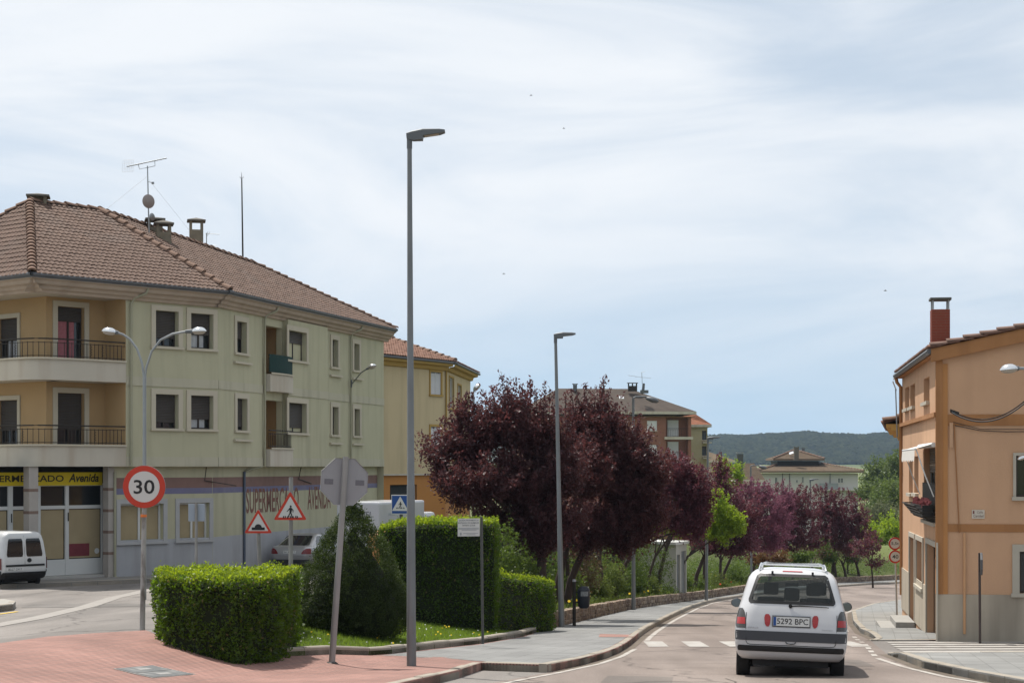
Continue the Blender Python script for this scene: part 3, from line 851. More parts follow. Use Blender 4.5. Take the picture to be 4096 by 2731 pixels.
def tile_roof(parent, poly, du=0.215, dv=0.275, individual=0, material=None, lift=0.0, near=None):
    """poly: 3D plane polygon whose first edge is the eave. Rows of curved tiles; the first ones as objects of their own."""
    material = material or M_TILE
    p = [Vector(q) for q in poly]
    u = (p[1] - p[0]).normalized()
    nrm = (p[1] - p[0]).cross(p[-1] - p[0]).normalized()
    if nrm.z < 0: nrm = -nrm
    v = nrm.cross(u).normalized()
    if v.z < 0: v = -v
    q2 = [((q - p[0]).dot(u), (q - p[0]).dot(v)) for q in p]
    U0, U1 = min(q[0] for q in q2), max(q[0] for q in q2); V1 = max(q[1] for q in q2)
    uu = np.arange(U0, U1 + du, du); vv = np.arange(-0.06, V1, dv)
    A, B = np.meshgrid(uu, vv)
    ok = inside(q2, A, B + dv * .45)
    A, B = A[ok], B[ok]
    gv, gf = tile_geom(du, dv * 1.25)
    base = np.array(p[0]); ua = np.array(u); va = np.array(v); na = np.array(nrm)
    orig = base + np.outer(A, ua) + np.outer(B, va) + na * lift
    order = np.arange(len(A))
    if individual:
        c = np.array(near) if near is not None else np.zeros(3)
        order = np.argsort(((orig - c) ** 2).sum(1))
        me = bpy.data.meshes.new('roof_tile'); me.from_pydata(gv.tolist(), [], gf); me.materials.append(material)
        me.polygons.foreach_set('use_smooth', [True] * len(me.polygons)); me.set_sharp_from_angle(angle=.9)
        for i in order[:individual]:
            o = bpy.data.objects.new('roof_tile', me); COL.objects.link(o); o.parent = parent
            o.matrix_parent_inverse = WM[parent].inverted()
            w = Vector(orig[i]) + nrm * random.uniform(-.006, .006)
            o.matrix_basis = Matrix(((u.x, v.x, nrm.x, w.x), (u.y, v.y, nrm.y, w.y), (u.z, v.z, nrm.z, w.z), (0, 0, 0, 1)))
        order = order[individual:]
    O = orig[order] + np.outer(rng.uniform(-.006, .006, len(order)), na)
    R = np.stack([ua, va, na])                       # rows
    allv = (O[:, None, :] + (gv @ R)[None, :, :]).reshape(-1, 3)
    k = len(gv)
    fa = (np.array(gf)[None, :, :] + (np.arange(len(order)) * k)[:, None, None]).reshape(-1, 4)
    me = bpy.data.meshes.new('roof_tile'); me.from_pydata(allv.tolist(), [], fa.tolist())
    me.polygons.foreach_set('use_smooth', [True] * len(me.polygons)); me.set_sharp_from_angle(angle=.9)
    o = link('roof_tile', me, material, parent); o['kind'] = 'stuff'
    mb = MB(); mb.poly(*[q + nrm * (lift - .005) for q in p]); mb.build('roof_underlay', M_UNDER, parent)
    return nrm
def ridge_tiles(parent, a, b, r=0.13, L=0.40, material=None, name='ridge_tile', lift=0.03):
    """Half-round tiles lapped along a ridge or hip from the low end a to the high end b."""
    a = Vector(a); b = Vector(b); d = (b - a); n = max(1, int(d.length / L)); st = d.length / n; d.normalize()
    s = d.cross(Vector((0, 0, 1))).normalized(); up = s.cross(d).normalized()
    key = 'RT%.2f_%.2f_%s' % (r, st, (material or M_TILE_R).name)
    if key not in _RT:
        mb = MB(); rows = []
        for y, rr, h in ((0, r * 1.12, .05), (st * 1.12, r * .92, 0.0)):
            rows.append([(-rr * math.cos(math.pi * k / 7) * 1.0, y, h + rr * .85 * math.sin(math.pi * k / 7)) for k in range(8)])
        mb.grid(rows)
        mb.grid([[(-r * .95 * math.cos(math.pi * k / 7), 0, .03 + r * .62 * math.sin(math.pi * k / 7)) for k in range(8)], rows[0]])
        _RT[key] = mb.mesh('ridge_tile', smooth_=True); _RT[key].materials.append(material or M_TILE_R)
    for k in range(n):
        w = a + d * st * k + up * (lift + random.uniform(-.01, .01))
        o = bpy.data.objects.new(name, _RT[key]); COL.objects.link(o); o.parent = parent; o.matrix_parent_inverse = WM[parent].inverted()
        o.matrix_basis = Matrix(((s.x, d.x, up.x, w.x), (s.y, d.y, up.y, w.y), (s.z, d.z, up.z, w.z), (0, 0, 0, 1)))
_RT = {}
def chimney(parent, c, w, dpt, z0, z1, material=None, rot=0.0, cap=0.22, vents=0.35):
    """Square stack with an open lantern under a hipped cap."""
    material = material or M_CHIM
    ca, sa = math.cos(rot), math.sin(rot)
    ax = Vector((ca, sa, 0)); ay = Vector((-sa, ca, 0)); c = Vector((c[0], c[1], 0))
    def ob(mb, x0, x1, y0, y1, za, zb):
        o = c + ax * x0 + ay * y0; mb.obox((o.x, o.y, za), ax * (x1 - x0), ay * (y1 - y0), (0, 0, zb - za))
    mb = MB(); ob(mb, -w / 2, w / 2, -dpt / 2, dpt / 2, z0, z1 - cap - vents)
    sh = mb.build('chimney', material, parent)
    mb = MB(); p = .11
    for sx in (-1, 1):
        for sy in (-1, 1):
            ob(mb, sx * w / 2 - (p if sx > 0 else 0), sx * w / 2 + (0 if sx > 0 else p), sy * dpt / 2 - (p if sy > 0 else 0), sy * dpt / 2 + (0 if sy > 0 else p), z1 - cap - vents, z1 - cap)
        if w > .8:
            ob(mb, -p / 2, p / 2, sx * dpt / 2 - (p if sx > 0 else 0), sx * dpt / 2 + (0 if sx > 0 else p), z1 - cap - vents, z1 - cap)
    mb.build('lantern_posts', material, sh)
    mb = MB(); e = .10
    ob(mb, -w / 2 - e, w / 2 + e, -dpt / 2 - e, dpt / 2 + e, z1 - cap, z1 - cap + .06)
    base = [c + ax * (sx * (w / 2 + e)) + ay * (sy * (dpt / 2 + e)) for sx, sy in ((-1, -1), (1, -1), (1, 1), (-1, 1))]
    top = Vector((c.x, c.y, z1))
    for k in range(4):
        mb.quad((base[k].x, base[k].y, z1 - cap + .06), (base[(k + 1) % 4].x, base[(k + 1) % 4].y, z1 - cap + .06), top)
    mb.build('chimney_cap', mat('chimney_cap_stone', (0.125, 0.115, 0.10), .95, .3, 5), sh)
    return sh

# ------------------------------------------------------------------ the pale green supermarket building
EC0 = (-24.06, 66.89); EA0 = (-16.0, 60.0); EB0 = (-10.4, 66.2); EB1 = (-5.54, 84.4)
EA, EB, ECx = Fac(EA0, EB0), Fac(EB0, EB1), Fac(EC0, EA0)
ZB, ZT, ZE = -4.0, 5.92, 6.42
gb_ = thing('apartment_building', 'pale green three storey corner building with brown tiled roof and a closed supermarket below', 'building', (-12, 66, ZB))
WA, WB, WC = EA.inset(.5), EB.inset(.5), ECx.inset(.5)
WB = Fac(meet(WA, WB).to_2d(), WB.p1.to_2d())
cA = meet(WA, WC); WA = Fac(cA.to_2d(), WB.p0.to_2d()); WC = Fac(WC.p0.to_2d(), cA.to_2d())
GA, GB = WA.inset(.32), WB.inset(.32)
GB = Fac(meet(GA, GB).to_2d(), GB.p1.to_2d()); 
tL = WA.dist(503)[0]                                     # where the corner balconies end
# -- upper wall of the first wing
def px_rect(f, x0, x1, y0, y1, xr=None):
    a, _ = f.dist(x0); b, Yb = f.dist(x1); xm = (x0 + x1) / 2
    _, Ym = f.dist(xm)
    return [a, b, (HY - y1) / FPX * Ym, (HY - y0) / FPX * Ym]
hA = [px_rect(WA, 621, 712, 1244, 1386), px_rect(WA, 762, 851, 1254, 1392), px_rect(WA, 621, 712, 1577, 1713), px_rect(WA, 762, 851, 1581, 1717)]
for q in (hA[0], hA[1]): q[2], q[3] = hA[0][2], hA[0][3]
for q in (hA[2], hA[3]): q[2], q[3] = hA[2][2], hA[2][3]
mb = MB(); WA.wall(mb, tL, WA.len + .02, 0.0, ZT, hA, .25)
mb.build('wall', M_GREEN, gb_)
mb = MB(); mb.quad(WA.pt(tL, 0, -.002), WA.pt(tL, ZT, -.002), WA.pt(tL, ZT, -1.3), WA.pt(tL, 0, -1.3)); mb.build('loggia_wall', M_LOGGIA, gb_)
for k, q in enumerate(hA):
    window(WA, gb_, *q, shut=(.78, .62, .84, .72)[k], sur=.19, curtain=[None, (.1, .75, M_CURT), None, (.1, .8, M_CURT)][k])
for z_, h_ in ((2.86, .32), (0.0, .34)):
    mb = MB(); WA.box(mb, tL + .004, WA.len - .01, z_, z_ + h_, .003, .028); mb.build('string_course', M_GREEN2, gb_)
# -- upper wall of the second wing
B = lambda x0, x1, y0, y1: px_rect(WB, x0, x1, y0, y1)
t_l0, t_l1 = WB.dist(1056)[0], WB.dist(1128)[0]          # small loggia
t_b0, t_b1 = t_l1, WB.dist(1311)[0]                       # projecting bay
hB = [B(945, 984, 1287, 1412), B(946, 986, 1594, 1721), B(1327, 1350, 1358, 1468), B(1327, 1351, 1626, 1738), B(1414, 1435, 1375, 1483), B(1415, 1437, 1636, 1743)]
zt_up = (hB[0][2], hB[0][3]); zt_lo = (hB[1][2], hB[1][3])
for q in hB[0::2]: q[2], q[3] = zt_up
for q in hB[1::2]: q[2], q[3] = zt_lo
lh = [[t_l0, t_l1, 0.0, 2.62], [t_l0, t_l1, 2.95, 5.55]]
mb = MB(); WB.wall(mb, 0, WB.len, 0, ZT, hB + lh, .25)
mb.build('wall', M_GREEN, gb_)
for k, q in enumerate(hB):
    window(WB, gb_, *q, shut=(.55, .9, .45, .75, .15, .4)[k], sur=.20, curtain=(.1, .45, M_CURT) if k == 0 else None)
    mb = MB(); WB.box(mb, q[0] - .28, q[1] + .42, q[2] - .42, q[2] - .34, .003, .10); mb.build('sill_moulding', M_TRIM, gb_)
# bay with the wide windows beside the loggia
FB = Fac(WB.pt(0, 0, .22).to_2d(), WB.pt(WB.len, 0, .22).to_2d())
hbay = [px_rect(FB, 1153, 1224, 1335, 1448), px_rect(FB, 1153, 1224, 1617, 1730)]
hbay[0][2:], hbay[1][2:] = list(zt_up), list(zt_lo)
tb1 = FB.dist(1311)[0]
mb = MB(); FB.wall(mb, t_b0 + .1, tb1, 0.0, ZT, hbay, .25)
for t in (t_b0 + .1, tb1):
    mb.quad(FB.pt(t, 0), FB.pt(t, ZT), FB.pt(t, ZT, -.22), FB.pt(t, 0, -.22))
mb.quad(FB.pt(t_b0 + .1, 0), FB.pt(tb1, 0), FB.pt(tb1, 0, -.22), FB.pt(t_b0 + .1, 0, -.22))
mb.build('bay_wall', M_GREEN, gb_)
for k, q in enumerate(hbay):
    window(FB, gb_, *q, shut=(.42, .85)[k], sur=.20, curtain=(.05, .55, M_CURT) if k == 0 else None)
for f_, a_, b_ in ((WB, .01, t_l0), (WB, tb1, WB.len), (FB, t_b0 + .1, tb1)):
    for z_, h_ in ((2.86, .32), (0.0, .34)):
        mb = MB(); f_.box(mb, a_, b_, z_, z_ + h_, .003, .028); mb.build('string_course', M_GREEN2, gb_)
# loggia back wall, door and balcony fronts
LB = WB.inset(1.0)
LBs, LBe = t_l0 - .35, t_l1 + .4
dh = [px_rect(LB, 1063, 1098, 1324, 1490), px_rect(LB, 1063, 1098, 1612, 1786)]
dh[0][2], dh[0][3] = 3.0, 5.25; dh[1][2], dh[1][3] = .05, 2.35
mb = MB(); LB.wall(mb, LBs, LBe, 0, ZT, dh, .2); mb.build('loggia_wall', M_LOGGIA, gb_)
mb = MB()
for z in (0.0, 2.62, 5.55):
    mb.obox(WB.pt(t_l0 - .3, z + .01, -1.0), WB.d * (t_l1 - t_l0 + .6), WB.n * .98, (0, 0, .31))
mb.quad(WB.pt(t_l0, 0), WB.pt(t_l0, ZT), LB.pt(t_l0 - .3, ZT), LB.pt(t_l0 - .3, 0)); mb.quad(WB.pt(t_l1, 0), WB.pt(t_l1, ZT), LB.pt(t_l1 + .3, ZT), LB.pt(t_l1 + .3, 0))
mb.build('loggia_frame', M_LOGGIA, gb_)
for q in dh:
    window(LB, gb_, *q, shut=.6, sur=.16, depth=.2, name='balcony_door', sill=False)
def railing(parent, path, z0, z1, name='railing', spacing=0.12, panel=None):
    """Top and bottom rails (the part) with balusters (a sub-part)."""
    mb = MB(); mb.tube([(p.x, p.y, z1) for p in path], .024, 6); mb.tube([(p.x, p.y, z1 - .13) for p in path], .012, 5); mb.tube([(p.x, p.y, z0 + .06) for p in path], .014, 5)
    r = mb.build(name, M_IRON, parent)
    mb = MB()
    for a, b in zip(path, path[1:]):
        L = (b - a).length; n = max(1, int(L / spacing))
        for k in range(n):
            p = a + (b - a) * (k / n)
            if random.random() < .14:
                for m_ in range(4):
                    zz = z0 + .1 + (z1 - z0 - .28) * m_ / 4
                    mb.tube([(p.x - .03, p.y, zz), (p.x + .04, p.y, zz + .05), (p.x - .02, p.y, zz + .10)], .010, 4, False)
            mb.tube([(p.x, p.y, z0), (p.x, p.y, z1 - .10)], .011, 4, False)
    o = mb.build('balusters', M_IRON, r); o['kind'] = 'stuff'
    if panel is not None:
        m = MB()
        for a, b in zip(path, path[1:]):
            d = (b - a); nn = Vector((d.y, -d.x, 0)).normalized() * .03
            m.obox(Vector((a.x, a.y, z0 + .02)) + nn * .6, d, nn * .4, (0, 0, z1 - z0 + .02))
        m.build('windbreak_cloth', panel, r)
    return r
def arcpath(f, t0, t1, n0, bulge, k=9):
    return [f.pt(t0 + (t1 - t0) * i / k, 0, n0 + bulge * (1 - (2 * i / k - 1) ** 2)) for i in range(k + 1)]
for z, pan in ((0.0, None), (2.95, mat('green_cloth', (0.008, 0.035, 0.032), .8))):
    a = arcpath(WB, t_l0 + .02, t_l1 + .55, .26, .10)
    mb = MB(); mb.grid([[(p.x, p.y, zz) for p in a] for zz in (z, z + .68)])
    bk = [p - WB.n * .34 for p in a]
    mb.poly(*([(p.x, p.y, z) for p in a] + [(p.x, p.y, z) for p in bk[::-1]]))
    for e in (0, -1):
        mb.quad((a[e].x, a[e].y, z), (a[e].x, a[e].y, z + .68), (bk[e].x, bk[e].y, z + .68), (bk[e].x, bk[e].y, z))
    bal = mb.build('balcony', M_CREAM, gb_, smooth_=True)
    mb = MB(); o_ = [p + WB.n * .05 for p in a]; mb.grid([[(p.x, p.y, zz) for p in q] for q, zz in ((o_, z + .68), (o_, z + .74), (bk, z + .74))]).build('coping', M_TRIM, bal)
    railing(bal, [p - WB.n * .06 for p in a], z + .74, z + 1.42, panel=pan)
# -- corner loggia of the first wing, wrapping round to the left
LA = WA.inset(1.25); LC = WC.inset(1.25); cL = meet(LA, LC); LA = Fac(cL.to_2d(), LA.p1.to_2d()); LC = Fac(LC.p0.to_2d(), cL.to_2d())
tLe = LA.dist(503)[0]
dA = [px_rect(LA, 229, 336, 1228, 1432), px_rect(LA, 229, 336, 1572, 1785)]
dA[0][2] = 3.0; dA[1][2] = .05
mb = MB(); LA.wall(mb, 0, tLe + .25, 0, ZT, dA, .22)
tw0, tw1 = LC.dist(-10)[0], LC.dist(72)[0]
cw = [[tw0, tw1, 3.55 + .1, 5.25], [tw0, tw1, .68 + .1, 2.35]]
LC.wall(mb, 0, LC.len, 0, ZT, cw, .22); mb.build('loggia_wall', M_LOGGIA, gb_)
window(LA, gb_, *dA[0], shut=.20, sur=.19, depth=.22, name='balcony_door', sill=False, curtain=(.05, .75, M_PINKC))
window(LA, gb_, *dA[1], shut=.5, sur=.19, depth=.22, name='balcony_door', sill=False)
window(LC, gb_, *cw[0], shut=.5, sur=.16, depth=.22, curtain=(.3, .95, M_CURT)); window(LC, gb_, *cw[1], shut=.7, sur=.16, depth=.22)
def corner_path(n0, t_end, rad=1.1):
    p = [WC.pt(t, 0, n0) for t in (0, WC.len * .5)]
    c0 = meet(Fac(WC.pt(0, 0, n0).to_2d(), WC.pt(9, 0, n0).to_2d()), Fac(WA.pt(0, 0, n0).to_2d(), WA.pt(9, 0, n0).to_2d()))
    a = c0 - WC.d * rad; b = c0 + WA.d * rad
    for k in range(9):
        t = k / 8; p.append(a * (1 - t) ** 2 + c0 * (2 * t * (1 - t)) + b * t * t)
    for k in range(1, 5): p.append(WA.pt(rad + (t_end - rad) * k / 4, 0, n0))
    return p
for z in (0.0, 2.95):
    a = corner_path(0.02, tL); b = corner_path(-.13, tL); c = corner_path(-1.2, tL, .3); oo = corner_path(.08, tL)
    h = .70
    mb = MB(); mb.grid([[(p.x, p.y, zz) for p in q] for q, zz in ((c, z), (a, z), (a, z + h), (b, z + h), (b, z + .15), (c, z + .15))])
    bal = mb.build('balcony', M_CREAM, gb_, smooth_=True)
    mb = MB(); mb.grid([[(p.x, p.y, zz) for p in q] for q, zz in ((oo, z + h), (oo, z + h + .06), (b, z + h + .06))]).build('coping', M_TRIM, bal)
    railing(bal, corner_path(-.04, tL), z + h + .06, z + h + .70, spacing=.14)
mb = MB(); q = corner_path(-.02, tL); mb.poly(*([(p.x, p.y, ZT - .02) for p in q] + [(p.x, p.y, ZT - .02) for p in corner_path(-1.3, tL, .3)[::-1]])); mb.build('loggia_ceiling', M_CREAM, gb_)
# -- ground floor: plain wall with painted bands and two windows, then the lettered wall of the second wing
tg = GA.dist(455)[0]
hG = [px_rect(GA, 480, 652, 2014, 2166), px_rect(GA, 716, 836, 2008, 2157)]
hG[1][2], hG[1][3] = hG[0][2], hG[0][3]
mb = MB(); GA.wall(mb, tg, GA.len, ZB, .0, hG, .22); GB.wall(mb, 0, GB.len, ZB, 0.0, [], .2); mb.build('ground_floor_wall', M_GREEN, gb_)
mb = MB()
for f, f2 in ((WA, GA), (WB, GB)):
    mb.quad(f.pt(0, 0.004), f.pt(f.len, 0.004), f2.pt(f2.len, 0.004), f2.pt(0, 0.004))
mb.build('soffit', M_GREEN2, gb_)
M_TAPE = mat('paper_blind', (0.36, 0.29, 0.175), 0.9, 0.15, 2)
for q in hG:
    w = window(GA, gb_, *q, shut=0, sur=.17, depth=.22, framem=M_ALU, surm=mat('grey_surround', (.40, .40, .40), .9), mull=1, fr=.07)
    mb = MB(); GA.box(mb, q[0] + .08, q[1] - .08, q[2] + .08, q[3] - .08, -.214, -.205); mb.build('paper_blind', M_TAPE, w)
zr0, zr1, zb0 = -.78, -.40, -.99
M_BR = mat('paint_band_red', (0.22, 0.135, 0.115), .85, .15, 2, stain=.4, sscale=2); M_BB = mat('paint_band_blue', (0.17, 0.165, 0.26), .85, .15, 2, stain=.4, sscale=2, stcol=(.25,.25,.27))
M_DADO = mat('dado_blue_grey', (0.385, 0.39, 0.41), .9, .12, 1.5, stain=.5, sscale=1.8, stcol=(.25, .245, .24), streak=True)
for f, ta in ((GA, tg), (GB, 0.0)):
    for nm, z0, z1, m_ in (('painted_band', zr0, zr1, M_BR), ('painted_band', zb0, zr0 - .002, M_BB)):
        mb = MB(); f.box(mb, ta + .05, f.len - .02, z0, z1, .002, .006); mb.build(nm, m_, gb_)
    mb = MB(); f.box(mb, ta + .05, f.len - .02, ZB - .1, -2.62, .002, .012); mb.build('dado', M_DADO, gb_)
M_LET = mat('letter_brown', (0.19, 0.085, 0.066), .85, .3, 6, stain=.35, sscale=5, stcol=(.25, .22, .17))
for body, x0, x1 in (('SUPERMERCADO', 984, 1194), ('AVENIDA', 1230, 1322)):
    a, Ya = GB.dist(x0); b, Yb = GB.dist(x1)
    z0 = (HY - 2053) / FPX * GB.dist(984)[1]; z1 = (HY - 1953) / FPX * GB.dist(984)[1]
    text('wall_lettering', body, M_LET, gb_, GB.pt(a, z0, .009), GB.d, (0, 0, 1), b - a, z1 - z0, bold=.012)
# -- shop front set back under the corner balconies
SA = GA.inset(.75)
ts1 = SA.dist(411)[0]
ts0 = SA.dist(-140)[0]
zs_ = lambda y, x=330: (HY - y) / FPX * SA.dist(x)[1]
mb = MB(); SA.box(mb, ts0, ts1 - .1, zs_(1942) + .02, zs_(1888), .02, .12); sg = mb.build('shop_sign', mat('sign_yellow', (0.62, 0.47, 0.015), .55, .08, 2), gb_)
M_SIGNT = mat('sign_letter_black', (0.03, 0.025, 0.012), .6)
a, b = SA.dist(-89)[0], SA.dist(247)[0]
text('sign_lettering', 'SUPERMERCADO', M_SIGNT, sg, SA.pt(a, zs_(1925), .126), SA.d, (0, 0, 1), b - a, zs_(1899) - zs_(1925), bold=.02)
a, b = SA.dist(266)[0], SA.dist(387)[0]
text('sign_lettering', 'Avenida', M_SIGNT, sg, SA.pt(a, zs_(1927), .126), SA.d, (0, 0, 1), b - a, zs_(1893) - zs_(1927), bold=.03, shear=.25)
zt0, zt1, zt2, zt3, zt4 = ZB + .22, zs_(2232), zs_(2028), zs_(2019), zs_(1942)
mb = MB()
cols_ = [ts0, SA.dist(29)[0], SA.dist(47)[0], SA.dist(100)[0], SA.dist(158)[0], SA.dist(257)[0], SA.dist(271)[0], SA.dist(402)[0], ts1]
for t0, t1 in ((cols_[1], cols_[2]), (cols_[3], cols_[4]), (cols_[5], cols_[6]), (cols_[7], cols_[8])):
    SA.box(mb, t0, t1, zt0, zt4, 0, .07)
SA.box(mb, ts0, ts1, zt3 - .12, zt3, .002, .06); SA.box(mb, ts0, ts1, zt4, zt4 + .08, .002, .065); SA.box(mb, ts0, ts1, zt0, zt1, .0, .05)
sfr = mb.build('shop_front', M_ALU, gb_)
mb = MB(); SA.box(mb, ts0, ts1, zt0, zt4, -.1, -.02); mb.build('shop_glass', M_PANE, sfr)
for t0, t1 in ((ts0, cols_[1]), (cols_[2], cols_[3]), (cols_[4], cols_[5]), (cols_[6], cols_[7])):
    mb = MB(); SA.box(mb, t0 + .03, t1 - .03, zt1 + .03, zt3 - .15, -.018, -.006); mb.build('paper_blind', M_TAPE, sfr)
x0, x1 = SA.dist(274)[0], SA.dist(357)[0]
mb = MB(); SA.box(mb, x0, x1, zs_(2222), zs_(2172), -.004, .004); mb.build('poster', mat('poster_red', (0.17, 0.035, 0.045), .7, .3, 4), sfr)
mb = MB(); c_ = SA.pt(SA.dist(387)[0], zs_(2204), .002); mb.prism([c_ + SA.d * (.1 * math.cos(2 * math.pi * k / 18)) + Vector((0, 0, .1 * math.sin(2 * math.pi * k / 18))) for k in range(18)], SA.n * .004); mb.build('round_sticker', M_ALU, sfr)
for x in (267, 40):
    mb = MB(); t = SA.dist(x)[0]; mb.tube([SA.pt(t, -1.9, .10), SA.pt(t, -1.6, .10)], .018, 6); mb.build('door_handle', M_IRON, sfr)
mb = MB(); SA.box(mb, ts0, ts1 + .1, ZB - .2, ZB + .21, .0, .55); mb.build('shop_step', mat('step_stone', (.40, .39, .37), .9, .15, 2), gb_)
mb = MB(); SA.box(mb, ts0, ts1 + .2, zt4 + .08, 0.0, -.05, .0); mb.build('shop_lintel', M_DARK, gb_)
mb = MB(); mb.quad(WA.pt(0, -.004), WA.pt(tg, -.004), SA.pt(ts1, -.004), SA.pt(0, -.004)); mb.quad(WC.pt(0, -.004), WC.pt(WC.len, -.004), SA.pt(0, -.004), SA.pt(-8, -.004)); mb.build('soffit', M_CREAM, gb_)
tp0, tp1 = GA.dist(432)[0], GA.dist(456)[0]
M_PIL = mat('pillar_stone', (.38, .35, .32), .85, .15, 2.5); M_PILB = mat('pillar_joint_brown', (.20, .14, .115), .85, .15, 3)
def pillar(f, t0, t1, n0, n1, zs):
    mb = MB(); f.box(mb, t0, t1, ZB - .1, -.002, n0, n1); p = mb.build('pillar', M_PIL, gb_)
    for z in zs:
        mb = MB(); f.box(mb, t0 - .004, t1 + .004, z, z + .10, n0 - .004, n1 + .004); mb.build('pillar_course', M_PILB, p)
pillar(GA, tp0, tp1, -.30, .02, (-.85, -1.6, -2.35, -3.1))
tq0, tq1 = WA.dist(122)[0], WA.dist(158)[0]
pillar(WA, tq0, tq1, -.42, -.08, (-.85, -1.6, -2.35, -3.1))
# -- cornice, gutter, downpipes
def cornice(f, t0, t1, parent):
    prof = [(.0, ZT - .06), (.10, ZT - .06), (.14, ZT + .03), (.22, ZT + .07), (.26, ZT + .16), (.38, ZT + .22), (.42, ZT + .33), (.50, ZT + .37), (.50, ZT + .42), (-.2, ZT + .44)]
    mb = MB(); mb.grid([[f.pt(t0, z, n - .002), f.pt(t1, z, n - .002)] for n, z in prof]).build('cornice', M_CORN, parent)
    mb = MB(); mb.grid([[f.pt(t0, ZT + .43 + .13 * (1 - math.cos(a)) * .5, .47 + .06 + .065 * math.sin(a)), f.pt(t1, ZT + .43 + .13 * (1 - math.cos(a)) * .5, .47 + .06 + .065 * math.sin(a))] for a in [math.pi * k / 8 for k in range(9)]]).build('gutter', M_GUTTER, parent)
    mb = MB(); f.box(mb, t0, t1, ZT + .40, ZT + .56, .46, .53); mb.build('fascia', M_GUTTER, parent)
eA = .5 * math.tan((math.pi - math.acos(max(-1, min(1, WA.d.dot(WB.d))))) and math.acos(WA.d.dot(WB.d)) / 2)
cornice(WC, 0, WC.len + .5, gb_); cornice(WA, -.5, WA.len + .28, gb_); cornice(WB, -.25, WB.len + .35, gb_)
def downpipe(parent, f, t, z0, z1, n=.09, r=.045, m=None, foot=None, neck=True):
    pts = ([f.pt(t + .45, z1 + .35, .47), f.pt(t + .40, z1 + .18, .42), f.pt(t + .12, z1 + .02, n + .02)] if neck else []) + [f.pt(t, z1 - .2, n), f.pt(t, z0, n)]
    if foot: pts += foot
    return MB().tube(pts, r, 8).build('downpipe', m or M_CORN, parent, smooth_=True)
M_PIPE = mat('pipe_green', (.33, .32, .23), .7, .1, 3)
downpipe(gb_, WA, WA.dist(519)[0], .02, ZT, m=M_PIPE)
downpipe(gb_, WB, WB.dist(1051)[0], .02, ZT, m=M_PIPE, foot=[WB.pt(WB.dist(1040)[0] - .5, -.12, -.18), GB.pt(GB.dist(975)[0], -.22, .06)])
downpipe(gb_, WB, WB.dist(1397)[0], .02, ZT, m=M_PIPE)
for x, m_ in ((972, mat('pipe_blue_grey', (.10, .12, .16), .6)), (456, M_PIPE)):
    f = GB if x > 900 else GA
    MB().tube([f.pt(f.dist(x)[0], -.2, .06), f.pt(f.dist(x)[0], ZB + .15, .06), f.pt(f.dist(x)[0] + .05, ZB + .05, .16)], .05, 8).build('downpipe', m_, gb_)
for f, x in ((GA, 815), (GB, 1190)):
    MB().tube([f.pt(f.dist(x)[0], -.02, .16), f.pt(f.dist(x)[0], -.52, .05), f.pt(f.dist(x)[0] + 1.5, -.72, .03)], .018, 5).build('cable_conduit', M_IRON, gb_)
# -- roof
ZR = 9.68
pC0, pA0, pB0, pB1 = (*EC0, ZE), (*EA0, ZE), (*EB0, ZE), (EB1[0] + .09, EB1[1] + .34, ZE)
rA, rB, rE = Vector((-17.7, 66.05, ZR)), Vector((-15.66, 68.3, ZR)), Vector((-11.23, 79.0, 8.81))   # the ridge falls towards the narrow end
roof = MB().poly(rA + Vector((0, 0, .02)), rB + Vector((0, 0, .02)), Vector((-21.2, 71.2, ZE)), Vector((-24.06, 66.89, ZE))).poly(rB + Vector((0, 0, .02)), rE + Vector((0, 0, .02)), Vector((-15.5, 88, ZE)), Vector((-21.2, 71.2, ZE))).poly(rE, Vector(pB1), Vector((-15.5, 88, ZE))).build('roof', M_TILE, gb_)
tile_roof(roof, [pA0, pB0, rB, rA], individual=300, near=(-13.6, 62.4, 6.4))
tile_roof(roof, [pB0, pB1, rE, rB])
tile_roof(roof, [pC0, pA0, rA])
ridge_tiles(roof, pA0, rA, r=.15, L=.30); ridge_tiles(roof, pB0, rB, r=.15, L=.42)
ridge_tiles(roof, rA, rB, r=.13, L=.45); ridge_tiles(roof, rB, rE, r=.13, L=.45); ridge_tiles(roof, pC0, rA, r=.13, L=.45); ridge_tiles(roof, pB1, rE, r=.12, L=.42)
mb = MB(); e0, e1 = WB.pt(WB.len, ZB), WB.pt(WB.len, ZB, -11)
mb.poly(WB.pt(WB.len, ZB), WB.pt(WB.len, ZB, -11), WB.pt(WB.len, ZT, -11), WB.pt(WB.len, ZT + .2)); 
mb.quad(WB.pt(0, ZB, -8), WB.pt(WB.len, ZB, -11), WB.pt(WB.len, ZT, -11), WB.pt(0, ZT, -8)); mb.quad(WC.pt(0, ZB), WC.pt(0, ZT), WB.pt(0, ZT, -8), WB.pt(0, ZB, -8))
mb.build('end_wall', M_GREEN, gb_)
rotA = math.atan2(EA.d.y, EA.d.x); rotB = math.atan2(EB.d.y, EB.d.x)
def chim_px(x0, x1, yt, yb, Y, dpt=.7, rot=0.0, **k):
    w = (x1 - x0) / FPX * Y
    z1 = (HY - yt) / FPX * Y
    return chimney(roof, (PX((x0 + x1) / 2, Y), Y), w, dpt, (HY - yb) / FPX * Y - .6, z1, rot=rot, **k)
chim_px(119, 187, 773, 825, 66.6, .7, 0.2, cap=.16, vents=.28)
chim_px(590, 648, 868, 935, 71.0, .8, 0.25, cap=.16, vents=.28); chim_px(625, 683, 880, 975, 70.0, .6, 0.25, cap=.2, vents=.30)
chim_px(758, 812, 871, 985, 77.0, .58, 0.2, cap=.18, vents=.36)
# small roof vent bracket and the ridge end of a neighbouring roof at the left edge
mb = MB(); mb.tube([P(400, 845, 68.3), P(415, 841, 68.3), P(432, 848, 68.3), P(432, 856, 68.3)], .02, 5); mb.build('roof_bracket', M_STEEL, roof)

